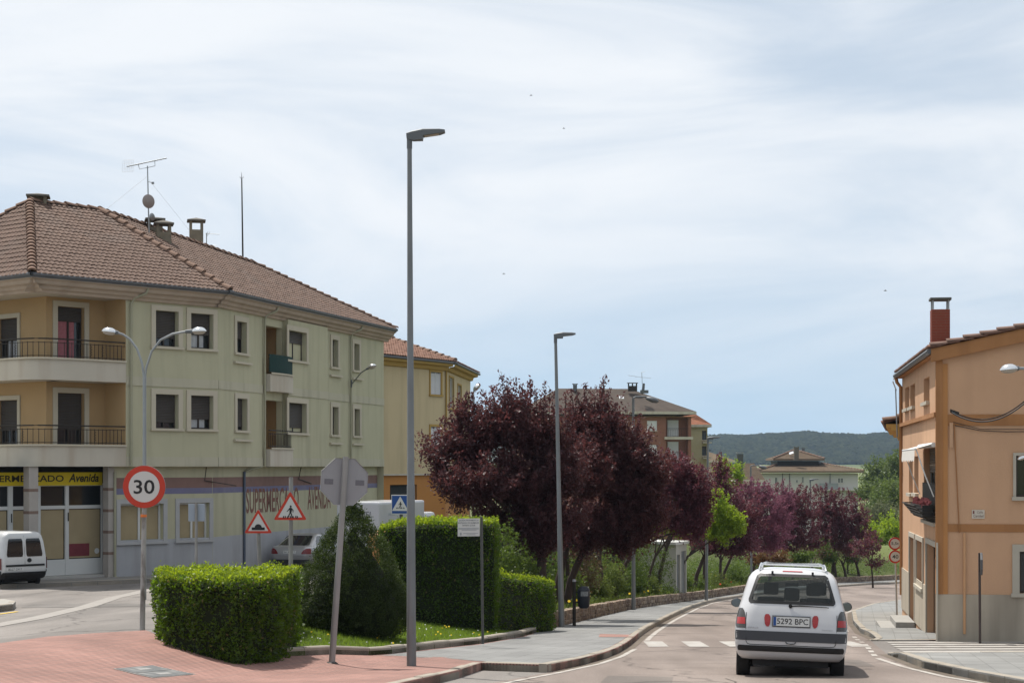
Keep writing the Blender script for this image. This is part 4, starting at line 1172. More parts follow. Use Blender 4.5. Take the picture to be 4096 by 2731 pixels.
# -- aerials on that roof
ta = thing('television_antenna', 'tall roof mast with a long tilted yagi aerial and a round satellite dish', 'antenna', P(596, 925, 69.5))
def pl(*pts, d=69.5): return [P(x, y, d) for x, y in pts]
MB().tube(pl((596, 930), (590, 664)), [.03, .022], 6).build('mast', M_STEEL, ta)
bm_ = MB().tube(pl((507, 667), (667, 633)), .022, 6).build('boom', M_STEEL, ta)
MB().tube(pl((553, 658), (558, 677), (590, 671), (620, 664), (619, 644)), .014, 5).build('boom_bracket', M_STEEL, ta)
mb = MB()
for k in range(14):
    x = 512 + k * 11; y = 666 - k * 2.35
    mb.tube([P(x, y, 69.5) + Vector((0, -.14, 0)), P(x, y, 69.5) + Vector((0, .14, 0))], .005, 4, False)
mb.build('director_rods', M_STEEL, bm_)
mb = MB()
for k in range(7):
    x = 492 + k * 7
    mb.tube(pl((x, 640 + (k % 2)), (x - 3, 690)), .0035, 4, False)
for y in (642, 655, 675, 688):
    mb.tube(pl((492, y), (536, y - 4)), .0035, 4, False)
mb.build('reflector_grid', mat('thin_wire', (.6, .6, .6), .5), ta)
MB().tube(pl((592, 727), (611, 732)), .014, 5).obox(P(606, 736, 69.5), (.09, 0, 0), (0, .09, 0), (0, 0, .08)).build('mast_amplifier', M_STEEL, ta)
def dish(parent, c, r, nrm, m):
    nrm = Vector(nrm).normalized(); a = nrm.cross(Vector((0, 0, 1))).normalized(); b = a.cross(nrm).normalized()
    mb = MB().lathe([(.01, -.2 * r), (r * .35, -.17 * r), (r * .7, -.08 * r), (r, .06 * r), (r * .985, .075 * r), (r * .7, -.06 * r), (r * .35, -.14 * r), (.01, -.17 * r)], c, 24, (a, b, nrm))
    return mb.build('satellite_dish', m, parent, smooth_=True)
M_DISH = mat('dish_grey_pink', (.30, .26, .25), .6, .08, 3)
dish(ta, P(593, 806, 69.3), .27, (.3, .85, .2), M_DISH)
dish(ta, P(608, 868, 69.8), .15, (.5, .7, .2), M_STEEL)
MB().tube(pl((590, 705), (425, 838)), .004, 4).tube(pl((596, 720), (756, 920)), .004, 4).build('guy_wires', mat('thin_wire', (.6, .6, .6), .5), ta)
t2 = thing('television_antenna', 'small roof aerial just behind the freestanding square chimney', 'antenna', P(826, 990, 78))
MB().tube(pl((826, 992), (826, 932), d=78), .02, 5).build('mast', M_STEEL, t2)
MB().tube(pl((822, 934), (878, 938), d=78), .012, 5).tube(pl((818, 982), (868, 982), d=78), .010, 5).tube(pl((832, 926), (826, 944), d=78), .008, 4).tube(pl((840, 928), (828, 945), d=78), .008, 4).build('boom', M_STEEL, t2)
lm = thing('lightning_rod', 'thin tall lightning rod standing above the brown roof ridge', 'lightning rod', P(972, 1060, 83))
MB().tube(pl((972, 1075), (967, 718), d=83), [.045, .03], 6).build('mast', M_IRON, lm)
MB().tube(pl((967, 718), (966, 690), d=83), [.02, .006], 5).tube(pl((966, 716), (959, 708), d=83), .01, 4).tube(pl((967, 716), (975, 708), d=83), .01, 4).build('rod_tip', M_IRON, lm)
# pavement in front of this building
def off_line(f, t0, t1, n): return [f.pt(t0, 0, n).to_2d(), f.pt(t1, 0, n).to_2d()]
p1_ = off_line(SA, -9, ts1, .0); p2 = [GA.pt(tg, 0).to_2d(), GA.p1.to_2d(), GB.p1.to_2d()]
fA = Fac(GA.pt(0, 0, 2.0).to_2d(), GA.pt(9, 0, 2.0).to_2d()); fB = Fac(GB.pt(0, 0, .75).to_2d(), GB.pt(9, 0, .75).to_2d())
cn = meet(fA, fB)
outer = [fB.pt(25, 0).to_2d(), cn.to_2d(), fA.pt(-9, 0).to_2d()]
bpav = drape('pavement', [tuple(q) for q in p1_ + p2 + outer], 0.14, mat('pavement_dark', (.21, .20, .185), .9, .15, 2, stain=.3, sscale=.7), step=1.5, skirt=.2)
kerb(bpav, [tuple(q) for q in outer], .15, 'right')
# ------------------------------------------------------------------ the yellow building behind it
M_YEL = mat('render_pale_yellow', (0.54, 0.44, 0.275), .9, .06, 1.0, stain=.25, sscale=1.8, streak=True)
M_YELT = mat('trim_ochre', (0.42, 0.275, 0.085), .9, .08, 2)
M_ORG = mat('render_orange', (0.45, 0.20, 0.055), .9, .08, 1.5)
M_TILE_RED = mat('roof_tile_reddish', (0.20, 0.105, 0.072), .85, .3, 1.6, stain=.3, sscale=.9)
M_SHW = mat('shutter_white', (0.62, 0.62, 0.64), .6, .06, 4)
yb = thing('apartment_building', 'yellow building with white louvred shutters and orange ground floor behind the plum tree', 'building', (-5, 92, -4.2))
Y0, Y1, Y2 = (-9.5, 84.4), (-3.05, 96.3), (-2.0, 108.0)
EY, EY2 = Fac(Y0, Y1), Fac(Y1, Y2)
WY, WY2 = EY.inset(.5), EY2.inset(.5)
c_ = meet(WY, WY2); WY = Fac(WY.p0.to_2d(), c_.to_2d()); WY2 = Fac(c_.to_2d(), WY2.p1.to_2d())
hY = [px_rect(WY, 1721, 1763, 1488, 1578), px_rect(WY, 1721, 1763, 1706, 1790)]
zy1, zyt = -.38, 5.35
mb = MB(); WY.wall(mb, 0, WY.len, zy1, zyt, hY, .2); mb.build('wall', M_YEL, yb)
for q in hY:
    w = window(WY, yb, *q, shut=0, sur=.12, depth=.2, surm=M_YELT, framem=M_ALU)
    for s in (0, 1):
        a = q[0] + (q[1] - q[0]) * (.02 + .49 * s); b = q[0] + (q[1] - q[0]) * (.49 + .49 * s)
        m = MB(); n = 16
        for k in range(n):
            z = q[2] + .05 + (q[3] - q[2] - .1) * k / n
            m.obox(WY.pt(a + .04, z, -.05), WY.d * (b - a - .08), WY.n * .03 + Vector((0, 0, -.03)), (0, 0, .05))
        WY.box(m, a, a + .04, q[2] + .02, q[3] - .02, -.08, -.01); WY.box(m, b - .04, b, q[2] + .02, q[3] - .02, -.08, -.01)
        m.build('louvred_shutter', M_SHW, w)
hY2 = [[1.3, 3.2, 3.2, 4.85], [5.2, 6.8, 3.2, 4.6], [1.3, 3.2, .4, 2.0]]
mb = MB(); WY2.wall(mb, 0, WY2.len, zy1, zyt, hY2, .15); mb.build('wall', M_YEL, yb)
for q in hY2:
    window(WY2, yb, *q, shut=0, sur=.10, depth=.15, framem=M_ALU, surm=M_YELT, mull=3, fr=.05)
GY = WY.inset(.10); 
gd = [GY.dist(1560)[0], GY.dist(1668)[0], -4.3, (HY - 1938) / FPX * GY.dist(1600)[1]]
mb = MB(); GY.wall(mb, 0, GY.len + .1, -4.5, zy1, [gd], .3); WY2.inset(.1).wall(mb, 0, WY2.len, -4.5, zy1, [], .1); mb.build('ground_floor_wall', M_ORG, yb)
mb = MB(); GY.box(mb, gd[0], gd[1], gd[2], gd[3], -.34, -.28); mb.build('garage_door', mat('garage_dark', (.02, .022, .024), .6), yb)
mb = MB(); WY.box(mb, 0, WY.len, zy1 - .08, zy1 + .004, -.1, .03); mb.build('string_course', M_CREAM, yb)
mb = MB(); a = GY.dist(1458)[0]; GY.box(mb, a, GY.dist(1474)[0], (HY - 1950) / FPX * 91, (HY - 1930) / FPX * 91, .005, .02); mb.build('number_plate', M_CREAM, yb)
MB().tube([GY.pt(GY.dist(1499)[0], -4.3, .05), GY.pt(GY.dist(1499)[0], zy1 - .1, .05)], .045, 6).build('downpipe', M_YELT, yb)
MB().tube([WY.pt(WY.len - .05, zy1, .06), WY.pt(WY.len - .05, zyt, .06)], .05, 6).build('downpipe', M_YELT, yb)
for f in (WY, WY2):
    mb = MB(); mb.grid([[f.pt(-.0, z, n), f.pt(f.len, z, n)] for n, z in ((0, zyt - .25), (.15, zyt - .22), (.2, zyt - .05), (.45, zyt), (.48, zyt + .16), (.3, zyt + .2))]).build('eave', M_YELT, yb)
    MB().tube([f.pt(-.3, zyt + .18, .52), f.pt(f.len + .3, zyt + .18, .52)], .07, 8).build('gutter', M_GUTTER, yb)
ze = zyt + .24
hip = Vector((-9.0, 101.2, ze + 2.3)); hl = Vector((-15.5, 89.0, ze + 2.3)); hb = Vector((-8.2, 112, ze + 2.3))
yroof = MB().poly(hip, hb, Vector((-16, 112, ze)), Vector((-18, 92, ze)), hl).build('roof', M_TILE_RED, yb)
tile_roof(yroof, [(*Y0, ze), (*Y1, ze), hip, hl], material=M_TILE_RED, du=.24, dv=.33); tile_roof(yroof, [(*Y1, ze), (*Y2, ze), hb, hip], material=M_TILE_RED, du=.24, dv=.33)
ridge_tiles(yroof, (*Y1, ze), hip, r=.15, L=.45); ridge_tiles(yroof, hip, hl, r=.15, L=.5)
mb = MB(); mb.quad(WY2.pt(WY2.len, -4.5), WY2.pt(WY2.len, zyt), WY2.pt(WY2.len, zyt, -8), WY2.pt(WY2.len, -4.5, -8)); mb.build('end_wall', M_YEL, yb)

# ------------------------------------------------------------------ brick apartment block further on
def hip_house(parent, f, depth, z0, z1, zr, over=.6, inset_l=5.0, inset_r=5.0, roofm=None, wallm=None, holes=(), eavem=None, ridge_back=None, tiles=False, hipt=True, thick=.28):
    """Box with a wall of windows towards us, plain sides and a hipped roof."""
    mb = MB(); f.wall(mb, 0, f.len, z0, z1, holes, .18)
    bk = f.inset(depth)
    for a, b in ((f.pt(0, 0), bk.pt(0, 0)), (f.pt(f.len, 0), bk.pt(bk.len, 0)), (bk.pt(0, 0), bk.pt(bk.len, 0))):
        mb.quad((a.x, a.y, z0), (b.x, b.y, z0), (b.x, b.y, z1), (a.x, a.y, z1))
    mb.build('wall', wallm, parent)
    e = over
    q = [f.pt(-e, z1 + thick, e), f.pt(f.len + e, z1 + thick, e), bk.pt(bk.len + e, z1 + thick, -e), bk.pt(-e, z1 + thick, -e)]
    d2 = depth / 2
    r0 = f.pt(inset_l, zr, -d2); r1 = f.pt(f.len - inset_r, zr, -d2)
    mb = MB(); mb.quad(q[0], q[1], r1, r0); mb.quad(q[1], q[2], r1); mb.quad(q[2], q[3], r0, r1); mb.quad(q[3], q[0], r0)
    ro = mb.build('roof', roofm, parent)
    mb = MB()
    lo = [Vector((p.x, p.y, z1 + thick - .3)) for p in q]
    for k in range(4): mb.quad(lo[k], lo[(k + 1) % 4], q[(k + 1) % 4], q[k])
    mb.poly(*[Vector((p.x, p.y, z1 + .0)) for p in lo][::-1])
    mb.build('eave', eavem or M_CREAM, parent)
    if hipt:
        for a, b in ((q[0], r0), (q[1], r1), (r0, r1)): ridge_tiles(ro, a, b, r=.2, L=.7, material=M_TILE_R)
    return ro
def tile_mat(name, c, su, sv):
    """Tiles too far off to pick apart: rows as a relief in the material."""
    m = bpy.data.materials.new(name); m.use_nodes = True; t = m.node_tree; b = t.nodes['Principled BSDF']; b.inputs['Roughness'].default_value = .9
    b.inputs['Specular IOR Level'].default_value = .15
    tc = t.nodes.new('ShaderNodeTexCoord')
    wv = t.nodes.new('ShaderNodeTexWave'); wv.bands_direction = 'X'; wv.inputs['Scale'].default_value = su
    w2 = t.nodes.new('ShaderNodeTexWave'); w2.bands_direction = 'Z'; w2.inputs['Scale'].default_value = sv; w2.wave_profile = 'SAW'
    for w in (wv, w2): t.links.new(tc.outputs['Object'], w.inputs['Vector'])
    ad = t.nodes.new('ShaderNodeMath'); ad.operation = 'ADD'; t.links.new(wv.outputs['Fac'], ad.inputs[0]); t.links.new(w2.outputs['Fac'], ad.inputs[1])
    bp = t.nodes.new('ShaderNodeBump'); bp.inputs['Strength'].default_value = .8; bp.inputs['Distance'].default_value = .12
    t.links.new(ad.outputs[0], bp.inputs['Height']); t.links.new(bp.outputs[0], b.inputs['Normal'])
    no = t.nodes.new('ShaderNodeTexNoise'); no.inputs['Scale'].default_value = 1.2; no.inputs['Detail'].default_value = 6; t.links.new(tc.outputs['Object'], no.inputs['Vector'])
    mx = t.nodes.new('ShaderNodeMix'); mx.data_type = 'RGBA'; mx.inputs['A'].default_value = (*[k * .6 for k in c], 1); mx.inputs['B'].default_value = (*[k * 1.35 for k in c], 1)
    t.links.new(no.outputs['Fac'], mx.inputs['Factor']); t.links.new(mx.outputs['Result'], b.inputs['Base Color'])
    return m
def brick_mat(name, c1, c2, mortar, scale=1.0):
    m = bpy.data.materials.new(name); m.use_nodes = True; t = m.node_tree; b = t.nodes['Principled BSDF']; b.inputs['Roughness'].default_value = .9
    tc = t.nodes.new('ShaderNodeTexCoord'); mpn = t.nodes.new('ShaderNodeMapping'); mpn.inputs['Rotation'].default_value = (math.pi / 2, 0, 0)
    br = t.nodes.new('ShaderNodeTexBrick'); br.inputs['Scale'].default_value = scale; br.inputs['Brick Width'].default_value = .25; br.inputs['Row Height'].default_value = .07
    br.inputs['Mortar Size'].default_value = .008
    br.inputs['Color1'].default_value = (*c1, 1); br.inputs['Color2'].default_value = (*c2, 1); br.inputs['Mortar'].default_value = (*mortar, 1)
    t.links.new(tc.outputs['Object'], mpn.inputs[0]); t.links.new(mpn.outputs[0], br.inputs['Vector']); t.links.new(br.outputs['Color'], b.inputs['Base Color'])
    return m
bb = thing('apartment_block', 'red brick apartment block with grey tiled roof and white shutters above the plum trees', 'building', (10, 205, -9.5))
YB = 200.0
fb = Fac((PX(2120, YB), YB), (PX(2765, YB + 2), YB + 2))
def zpx(y, d): return (HY - y) / FPX * d
bt = zpx(1664, YB)
bh = [[fb.dist(2588)[0], fb.dist(2628)[0], zpx(1721, YB), zpx(1681, YB)], [fb.dist(2664)[0], fb.len - .35, zpx(1746, YB), bt - .12], [fb.dist(2664)[0], fb.len - .35, zpx(1842, YB), zpx(1756, YB)],
      [fb.dist(2588)[0], fb.dist(2628)[0], zpx(1818, YB), zpx(1778, YB)], [fb.dist(2400)[0], fb.dist(2450)[0], zpx(1721, YB), zpx(1681, YB)], [fb.dist(2400)[0], fb.dist(2450)[0], zpx(1818, YB), zpx(1778, YB)]]
M_BRICK = brick_mat('brick_far', (.26, .10, .065), (.22, .084, .055), (.22, .14, .10))
bro = hip_house(bb, fb, 13, -10, bt, zpx(1552, YB + 6), over=.5, inset_l=4, inset_r=5.8, roofm=tile_mat('roof_tile_grey_far', (.155, .125, .105), 3.2, 3.0), wallm=M_BRICK, holes=bh, hipt=False, thick=.55)
for k, q in enumerate(bh):
    if k in (1, 2):
        l2 = fb.inset(1.2); mb = MB(); l2.wall(mb, q[0] - .05, q[1] + .05, q[2], q[3], [], .1)
        for t in (q[0], q[1]): mb.quad(fb.pt(t, q[2]), fb.pt(t, q[3]), l2.pt(t, q[3]), l2.pt(t, q[2]))
        mb.build('loggia_wall', M_BRICK, bb)
        mb = MB(); l2.box(mb, q[0] + .4, q[0] + 1.65, q[2] + .1, q[3] - .25, .02, .06); mb.build('balcony_door', M_SHW, bb)
        mb = MB(); fb.box(mb, q[0] - .2, q[1] + .5, q[2] - .28, q[2] + .02, -.3, .25); mb.build('balcony_slab', M_CREAM, bb)
        railing(bb, [fb.pt(q[0], 0, .15), fb.pt(q[1], 0, .15)], q[2], q[2] + .95, spacing=.25)
    else:
        window(fb, bb, *q, shut=.99, sur=0, depth=.12, shutm=M_SHW, framem=M_ALU)
mb = MB(); 
chimney(bb, (PX(2530, 206), 206), 36 / FPX * 206, .7, 8.6, zpx(1531, 206), material=M_IRON, cap=.05, vents=.3)
chimney(bb, (PX(2300, 206), 206), .45, .45, 8.6, zpx(1535, 206), material=M_GUTTER, cap=.05, vents=.05)
MB().tube([P(2567, 1575, 203), P(2573, 1555, 203), P(2575, 1533, 203)], [.16, .16, .14], 8).build('flue_pipe', M_GUTTER, bb)
mb = MB(); mb.obox(P(2562, 1572, 202), (.9, 0, 0), (0, .6, 0), (0, 0, .35)); mb.build('flue_base', M_GUTTER, bb)
mb = MB(); a = P(2477, 1595, 199.2); mb.obox(a, (.52, 0, 0), (0, .5, .28), (0, -.03, .05)); mb.build('skylight', mat('skylight_glass', (.55, .58, .62), .1), bb)
an = thing('television_antenna', 'thin spread roof aerial on the brick apartment block', 'antenna', P(2568, 1540, 203))
MB().tube(pl((2569, 1534), (2567, 1488), d=203), .03, 5).build('mast', M_STEEL, an)
MB().tube(pl((2512, 1501), (2568, 1509), (2604, 1511), d=203), .018, 4).tube(pl((2566, 1490), (2582, 1485), d=203), .015, 4).tube(pl((2540, 1504), (2546, 1510), d=203), .015, 4).build('boom', M_STEEL, an)
# cream block with a red roof at its right end
cb = thing('apartment_block', 'narrow cream block with orange tiled roof against the end of the brick block', 'building', (22, 214, -9.5))
fc = Fac((PX(2700, 214), 214), (PX(2830, 214), 214)); ct = zpx(1707, 214)
hc = [[fc.dist(2808)[0], fc.dist(2826)[0], zpx(1722 + 62 * k, 214) - 1.1, zpx(1722 + 62 * k, 214)] for k in range(2)]
hip_house(cb, fc, 9, -10, ct, ct + 1.6, over=.45, inset_l=3, inset_r=3.2, roofm=tile_mat('roof_tile_orange_far', (.34, .14, .08), 3, 3), wallm=mat('render_cream_far', (.42, .37, .235), .9), holes=hc, hipt=False)
for q in hc: window(fc, cb, *q, shut=.3, sur=0, depth=.12)
mb = MB()
cbal = fc.dist(2813)[0]
for k in range(2):
    zb_ = hc[k][2] - .25
    mb = MB(); fc.box(mb, cbal - .1, fc.len + .4, zb_ - .15, zb_, .004, .9); b_ = mb.build('balcony_slab', M_CREAM, cb)
    railing(b_, [fc.pt(cbal, 0, .85), fc.pt(fc.len + .35, 0, .85)], zb_, zb_ + .9, spacing=.3)
# pale house with a low brown roof, partly behind the flue
ph = thing('house', 'low cream house with plain brown roof between the brick block and the tall flue', 'house', (34, 262, -12))
fp = Fac((PX(2780, 265), 265), (PX(2925, 265), 265)); pt_ = zpx(1848, 264)
hp = [[fp.dist(2895)[0], fp.dist(2904)[0], zpx(1882, 265), zpx(1868, 265)]]
hip_house(ph, fp, 9, -13, pt_, zpx(1800, 266), over=.5, inset_l=.5, inset_r=3.5, roofm=tile_mat('roof_tile_brown_far', (.22, .165, .11), 3, 3), wallm=mat('render_white_far', (.46, .41, .33), .9), holes=hp, hipt=False)
for q in hp: window(fp, ph, *q, shut=0, sur=0, depth=.1)
fl = thing('flue_stack', 'tall dark grey square flue with a flat cap rising behind the judas tree', 'chimney', (PX(2961, 170), 170, -10))
mb = MB(); w_ = 24 / FPX * 170; mb.box(PX(2961, 170) - w_ / 2, PX(2961, 170) + w_ / 2, 170, 170 + w_, -11, zpx(1815, 170)); mb.build('shaft', mat('flue_grey', (.085, .088, .09), .8, .2, 5), fl)
mb = MB(); w2_ = w_ + .12; mb.box(PX(2961, 170) - w2_ / 2, PX(2961, 170) + w2_ / 2, 169.95, 170 + w_ + .05, zpx(1811, 170), zpx(1808, 170))
for sx in (-1, 1):
    for sy in (0, 1): mb.tube([(PX(2961, 170) + sx * w_ * .4, 170.05 + sy * (w_ - .1), zpx(1815, 170)), (PX(2961, 170) + sx * w_ * .4, 170.05 + sy * (w_ - .1), zpx(1811, 170))], .03, 5)
mb.build('cap', M_STEEL, fl)
# white apartment house with stacked brown hipped roofs in the valley
wh = thing('apartment_house', 'white apartment house in the valley with stacked brown hipped roofs and one stone chimney', 'house', (50, 320, -14))
D = 320.0
M_WH = mat('render_white_valley', (.50, .485, .45), .9, .06, .5); M_BRF = tile_mat('roof_tile_ochre_far', (.165, .118, .080), 3, 3)
fw = Fac((PX(3046, D), D), (PX(3432, D), D)); wt = zpx(1893, D)
def wr(x0, x1, y0, y1): return [fw.dist(x0)[0], fw.dist(x1)[0], zpx(y1, D), zpx(y0, D)]
hw = [wr(3184, 3192, 1918, 1930), wr(3207, 3215, 1906, 1931), wr(3352, 3362, 1911, 1930), wr(3363, 3373, 1911, 1930), wr(3100, 3110, 1908, 1934), wr(3395, 3412, 1965, 1995)]
wro = hip_house(wh, fw, 17, -16, wt, zpx(1848, D + 9), over=.9, inset_l=5.5, inset_r=6.5, roofm=M_BRF, wallm=M_WH, holes=hw, hipt=True, eavem=mat('eave_brown_far', (.16, .11, .075), .9), thick=.45)
for q in hw: window(fw, wh, *q, shut=0, sur=0, depth=.12, framem=M_ALU)
fw2 = Fac((PX(3110, D + 5), D + 5), (PX(3275, D + 5), D + 5)); w2t = zpx(1843, D + 5)
hip_house(wh, fw2, 8, zpx(1862, D), w2t, zpx(1800, D + 9), over=.9, inset_l=3.6, inset_r=3.6, roofm=M_BRF, wallm=M_IRON, holes=(), hipt=True, eavem=mat('eave_brown_far', (.16, .11, .075), .9), thick=.4)
chimney(wh, (PX(3185, D + 3), D + 3), 18 / FPX * D, .8, zpx(1840, D), zpx(1785, D), cap=.05, vents=.1, material=mat('chimney_stone_far', (.13, .11, .09), .9))
chimney(wh, (PX(3213, D + 9), D + 9), .5, .5, zpx(1810, D), zpx(1788, D), cap=.05, vents=.1, material=M_GUTTER)
mb = MB(); mb.obox(P(3158, 1818, D + 5.2), (.75, 0, .25), (0, .6, .35), (0, -.03, .05)); mb.build('skylight', mat('skylight_glass', (.55, .58, .62), .1), wh)
mb = MB(); fw.box(mb, fw.dist(3275)[0], fw.dist(3350)[0], zpx(1955, D), zpx(1932, D), .6, .66); mb.build('balcony_front', mat('balcony_panel_grey', (.26, .28, .28), .7), wh)
mb = MB(); fw.box(mb, fw.dist(3272)[0], fw.dist(3445)[0], zpx(1961, D), zpx(1955, D), .004, 1.2); mb.build('balcony_slab', M_WH, wh)
for x in (3130, 3158, 3320): MB().tube([fw.pt(fw.dist(x)[0], -15, .08), fw.pt(fw.dist(x)[0], wt, .08)], .07, 6).build('downpipe', M_GUTTER, wh)
# lower roofs beside it
lh_ = thing('house', 'low brown roofed house left of the white valley house', 'house', (44, 300, -14))
fl_ = Fac((PX(2965, 302), 302), (PX(3045, 302), 302))
hip_house(lh_, fl_, 9, -15, zpx(1925, 300), zpx(1852, 304), over=.6, inset_l=.6, inset_r=.6, roofm=M_BRF, wallm=M_WH, holes=[[1.0, 1.7, zpx(1960, 300), zpx(1940, 300)]], hipt=False)
window(fl_, lh_, 1.0, 1.7, zpx(1960, 300), zpx(1940, 300), shut=0, sur=0, depth=.1)

# ------------------------------------------------------------------ the orange house on the right
M_OH = mat('render_orange_pale', (0.53, 0.325, 0.20), .9, .09, 1.2, stain=.42, sscale=1.8, stcol=(.40, .245, .15), bump=.25, bscale=30, streak=True)
M_OB = mat('render_orange_dark', (0.345, 0.165, 0.068), .9, .14, 2, stain=.35, sscale=2.5, streak=True)
M_PLINTH = mat('plinth_render', (0.42, 0.365, 0.29), .9, .1, 2, stain=.55, sscale=1.6, streak=True)
M_SURG = mat('surround_grey', (.42, .385, .32), .9, .08, 3)
oh = thing('house', 'orange rendered end house with red brick chimney and awning over the balcony door', 'house', (10.3, 43.4, -4.1))
RS = Fac((11.9, 54.9), (10.22, 43.2))
d_ = RS.n * -1.0
RF = Fac((10.22, 43.2), (10.22 + d_.x * 10, 43.2 + d_.y * 10))
zB, zE = -4.3, 2.66
zP = -3.06
def rs(x0, x1, y0, y1):
    q = px_rect(RS, x0, x1, y0, y1); return [max(.1, q[0]), q[1], q[2], q[3]]
hS = {'u1': rs(3620, 3637, 1548, 1634), 'u2': rs(3641, 3660, 1537, 1626), 'u3': rs(3695, 3718, 1510, 1607),
      'm1': rs(3636, 3651, 1824, 1971), 'm2': rs(3657, 3674, 1824, 1971), 'bd': rs(3696, 3746, 1790, 2082),
      'g1': rs(3641, 3661, 2148, 2440), 'g2': rs(3668, 3694, 2162, 2342), 'dr': rs(3709, 3751, 2180, 2500)}
hS['dr'][2] = -4.45; hS['g1'][2] = -4.5
mb = MB(); RS.wall(mb, 0, RS.len, -4.7, zE + .1, list(hS.values()), .22); mb.build('side_wall', M_OH, oh)
ts = sorted([0, RS.len, hS['g1'][0], hS['g1'][1], hS['dr'][0], hS['dr'][1]])
for a, b in ((ts[0], ts[1]), (ts[2], ts[3]), (ts[4], ts[5])):
    mb = MB(); RS.box(mb, a, b, zB, zP, .003, .03); mb.build('plinth', M_PLINTH, oh)
for k, q in hS.items():
    if k == 'dr' or k == 'g1':
        w = window(RS, oh, *q, shut=0, sur=.13, depth=.22, surm=M_SURG, framem=mat('door_wood', (.10, .06, .035), .6, .2, 6), name='door', sill=False)
        mb = MB(); RS.box(mb, q[0] + .05, q[1] - .05, q[2], q[3] - .4, -.21, -.17); mb.build('door_leaf', mat('door_wood', (.10, .06, .035), .6, .2, 6), w)
    else:
        window(RS, oh, *q, shut={'bd': .35, 'g2': .95}.get(k, .2), sur=.13 if k[0] == 'g' else 0, depth=.22, surm=M_SURG, framem=mat('frame_grey', (.30, .29, .27), .6), mull=0 if k[0] in 'um' else 1, shutm=mat('shutter_tan', (.16, .13, .10), .7), name='balcony_door' if k == 'bd' else 'window')
# front (gable) wall
slope = .215
hF = [px_rect(RF, 4064, 4170, 1822, 1986), px_rect(RF, 4078, 4170, 2205, 2372)]
xs_ = sorted({0.0, 10.0, hF[0][0], hF[0][1], hF[1][0], hF[1][1]})
mb = MB(); RF.wall(mb, 0, 10, zB, zE, hF, .2)
mb.poly(RF.pt(0, zE), RF.pt(10, zE), RF.pt(10, zE + 10 * slope), RF.pt(0, zE + .001)); mb.build('gable_wall', M_OH, oh)
window(RF, oh, *hF[0], shut=.0, sur=.07, depth=.2, surm=M_SURG, framem=M_FRAMEB)
window(RF, oh, *hF[1], shut=.0, sur=.17, depth=.2, surm=M_SURG, framem=M_FRAMEB)
mb = MB(); RF.box(mb, 0.0, 10, zB, zP, .003, .03); mb.build('plinth', M_PLINTH, oh)
def fz(y): return (HY - y) / FPX * 43.1
for y0, y1 in ((2095, 2126), (1657, 1702)):
    mb = MB(); RF.box(mb, .10, 10, fz(y1), fz(y0), .002, .02); mb.build('string_course', M_OB, oh)
mb = MB(); RF.box(mb, -.02, .11, zP + .002, zE - .1, .003, .05); mb.obox(RF.pt(-.02, zP + .002, -.14), RF.d * -.03, RF.n * .19, (0, 0, zE - .1 - zP)); mb.build('corner_pilaster', M_OB, oh)
mb = MB(); RF.box(mb, .11, .23, zP + .002, zE - .2, .002, .03); mb.build('corner_pilaster', mat('render_orange_mid', (.42, .20, .075), .9, .1, 2), oh)
# stepped band over the side wall
mb = MB(); zb_ = [(HY - y) / FPX * 47.5 for y in (1683, 1670)]
mb.obox(RS.pt(0, zb_[0], .002), RS.d * RS.len, RS.n * .09, (0, 0, .10)); mb.build('ledge', M_OB, oh)
# eave board, gutter and roof
mb = MB(); RF.box(mb, -.30, 10, 0, .001, 0, 0)
mb = MB()
th = .16
pts = [RF.pt(-.17, zE - .16, .16), RF.pt(10, zE - .16 + 10.17 * slope, .16), RF.pt(10, zE + 10.17 * slope + th, .16), RF.pt(-.17, zE + th, .16)]
mb.prism(pts, -RF.n * .17); mb.build('verge_board', M_OB, oh)
top0 = RF.pt(-.42, zE + th + .02, .2); 
e0 = RS.pt(-.1, zE + th, .17); e1 = RS.pt(RS.len + .2, zE + th, .17)
r0_ = RF.pt(10, zE + 10.17 * slope + th, .2); r1_ = r0_ - RS.d * (RS.len + .3)
rro = MB().quad(e1, e0, r1_, r0_).build('roof', M_TILE_RED, oh)
tile_roof(rro, [e0, e1, r0_, r1_], du=.24, dv=.33, material=M_TILE_RED)
ridge_tiles(rro, RF.pt(-.18, zE + th, .12), RF.pt(10, zE + 10.18 * slope + th, .12), r=.08, L=.40, material=mat('verge_tile', (.19, .12, .095), .9, .4, 3), name='verge_tile')
MB().tube([RS.pt(-.15, zE + th - .06, .20), RS.pt(RS.len + .1, zE + th - .06, .20)], .07, 8).build('gutter', M_GUTTER, oh)
mb = MB(); mb.obox(RS.pt(-.1, zE + .02, .0), RS.d * (RS.len + .2), RS.n * .15, (0, 0, .12)); mb.build('soffit', M_OB, oh)
MB().tube([RS.pt(.05, zE + .1, .20), RS.pt(.06, zE - .1, .16), RS.pt(.12, zE - .25, .05), RS.pt(.12, zB + .4, .03)], .055, 8).build('downpipe', M_OB, oh, smooth_=True)
MB().tube([RS.pt(.05, zb_[0] - .3, .15), RS.pt(.05, zE - .3, .20)], .02, 6).build('aerial_pole', M_STEEL, oh)
MB().tube([P(3592, 1490, 54.9), P(3573, 1518, 54.9)], .02, 5).tube([P(3571, 1525, 54.9), P(3585, 1562, 54.9)], .02, 5).build('aerial_rods', M_ALU, oh)
MB().tube([RF.pt(.62, zB + .3, .05), RF.pt(.62, fz(2130), .05)], .032, 8).build('downpipe', mat('pipe_orange', (.52, .30, .16), .8), oh)
MB().tube([RF.pt(.50, fz(2130), .035), RF.pt(.38, fz(1705), .035), RF.pt(.36, fz(1690), .035)], .014, 6).build('wall_cable', M_OB, oh)
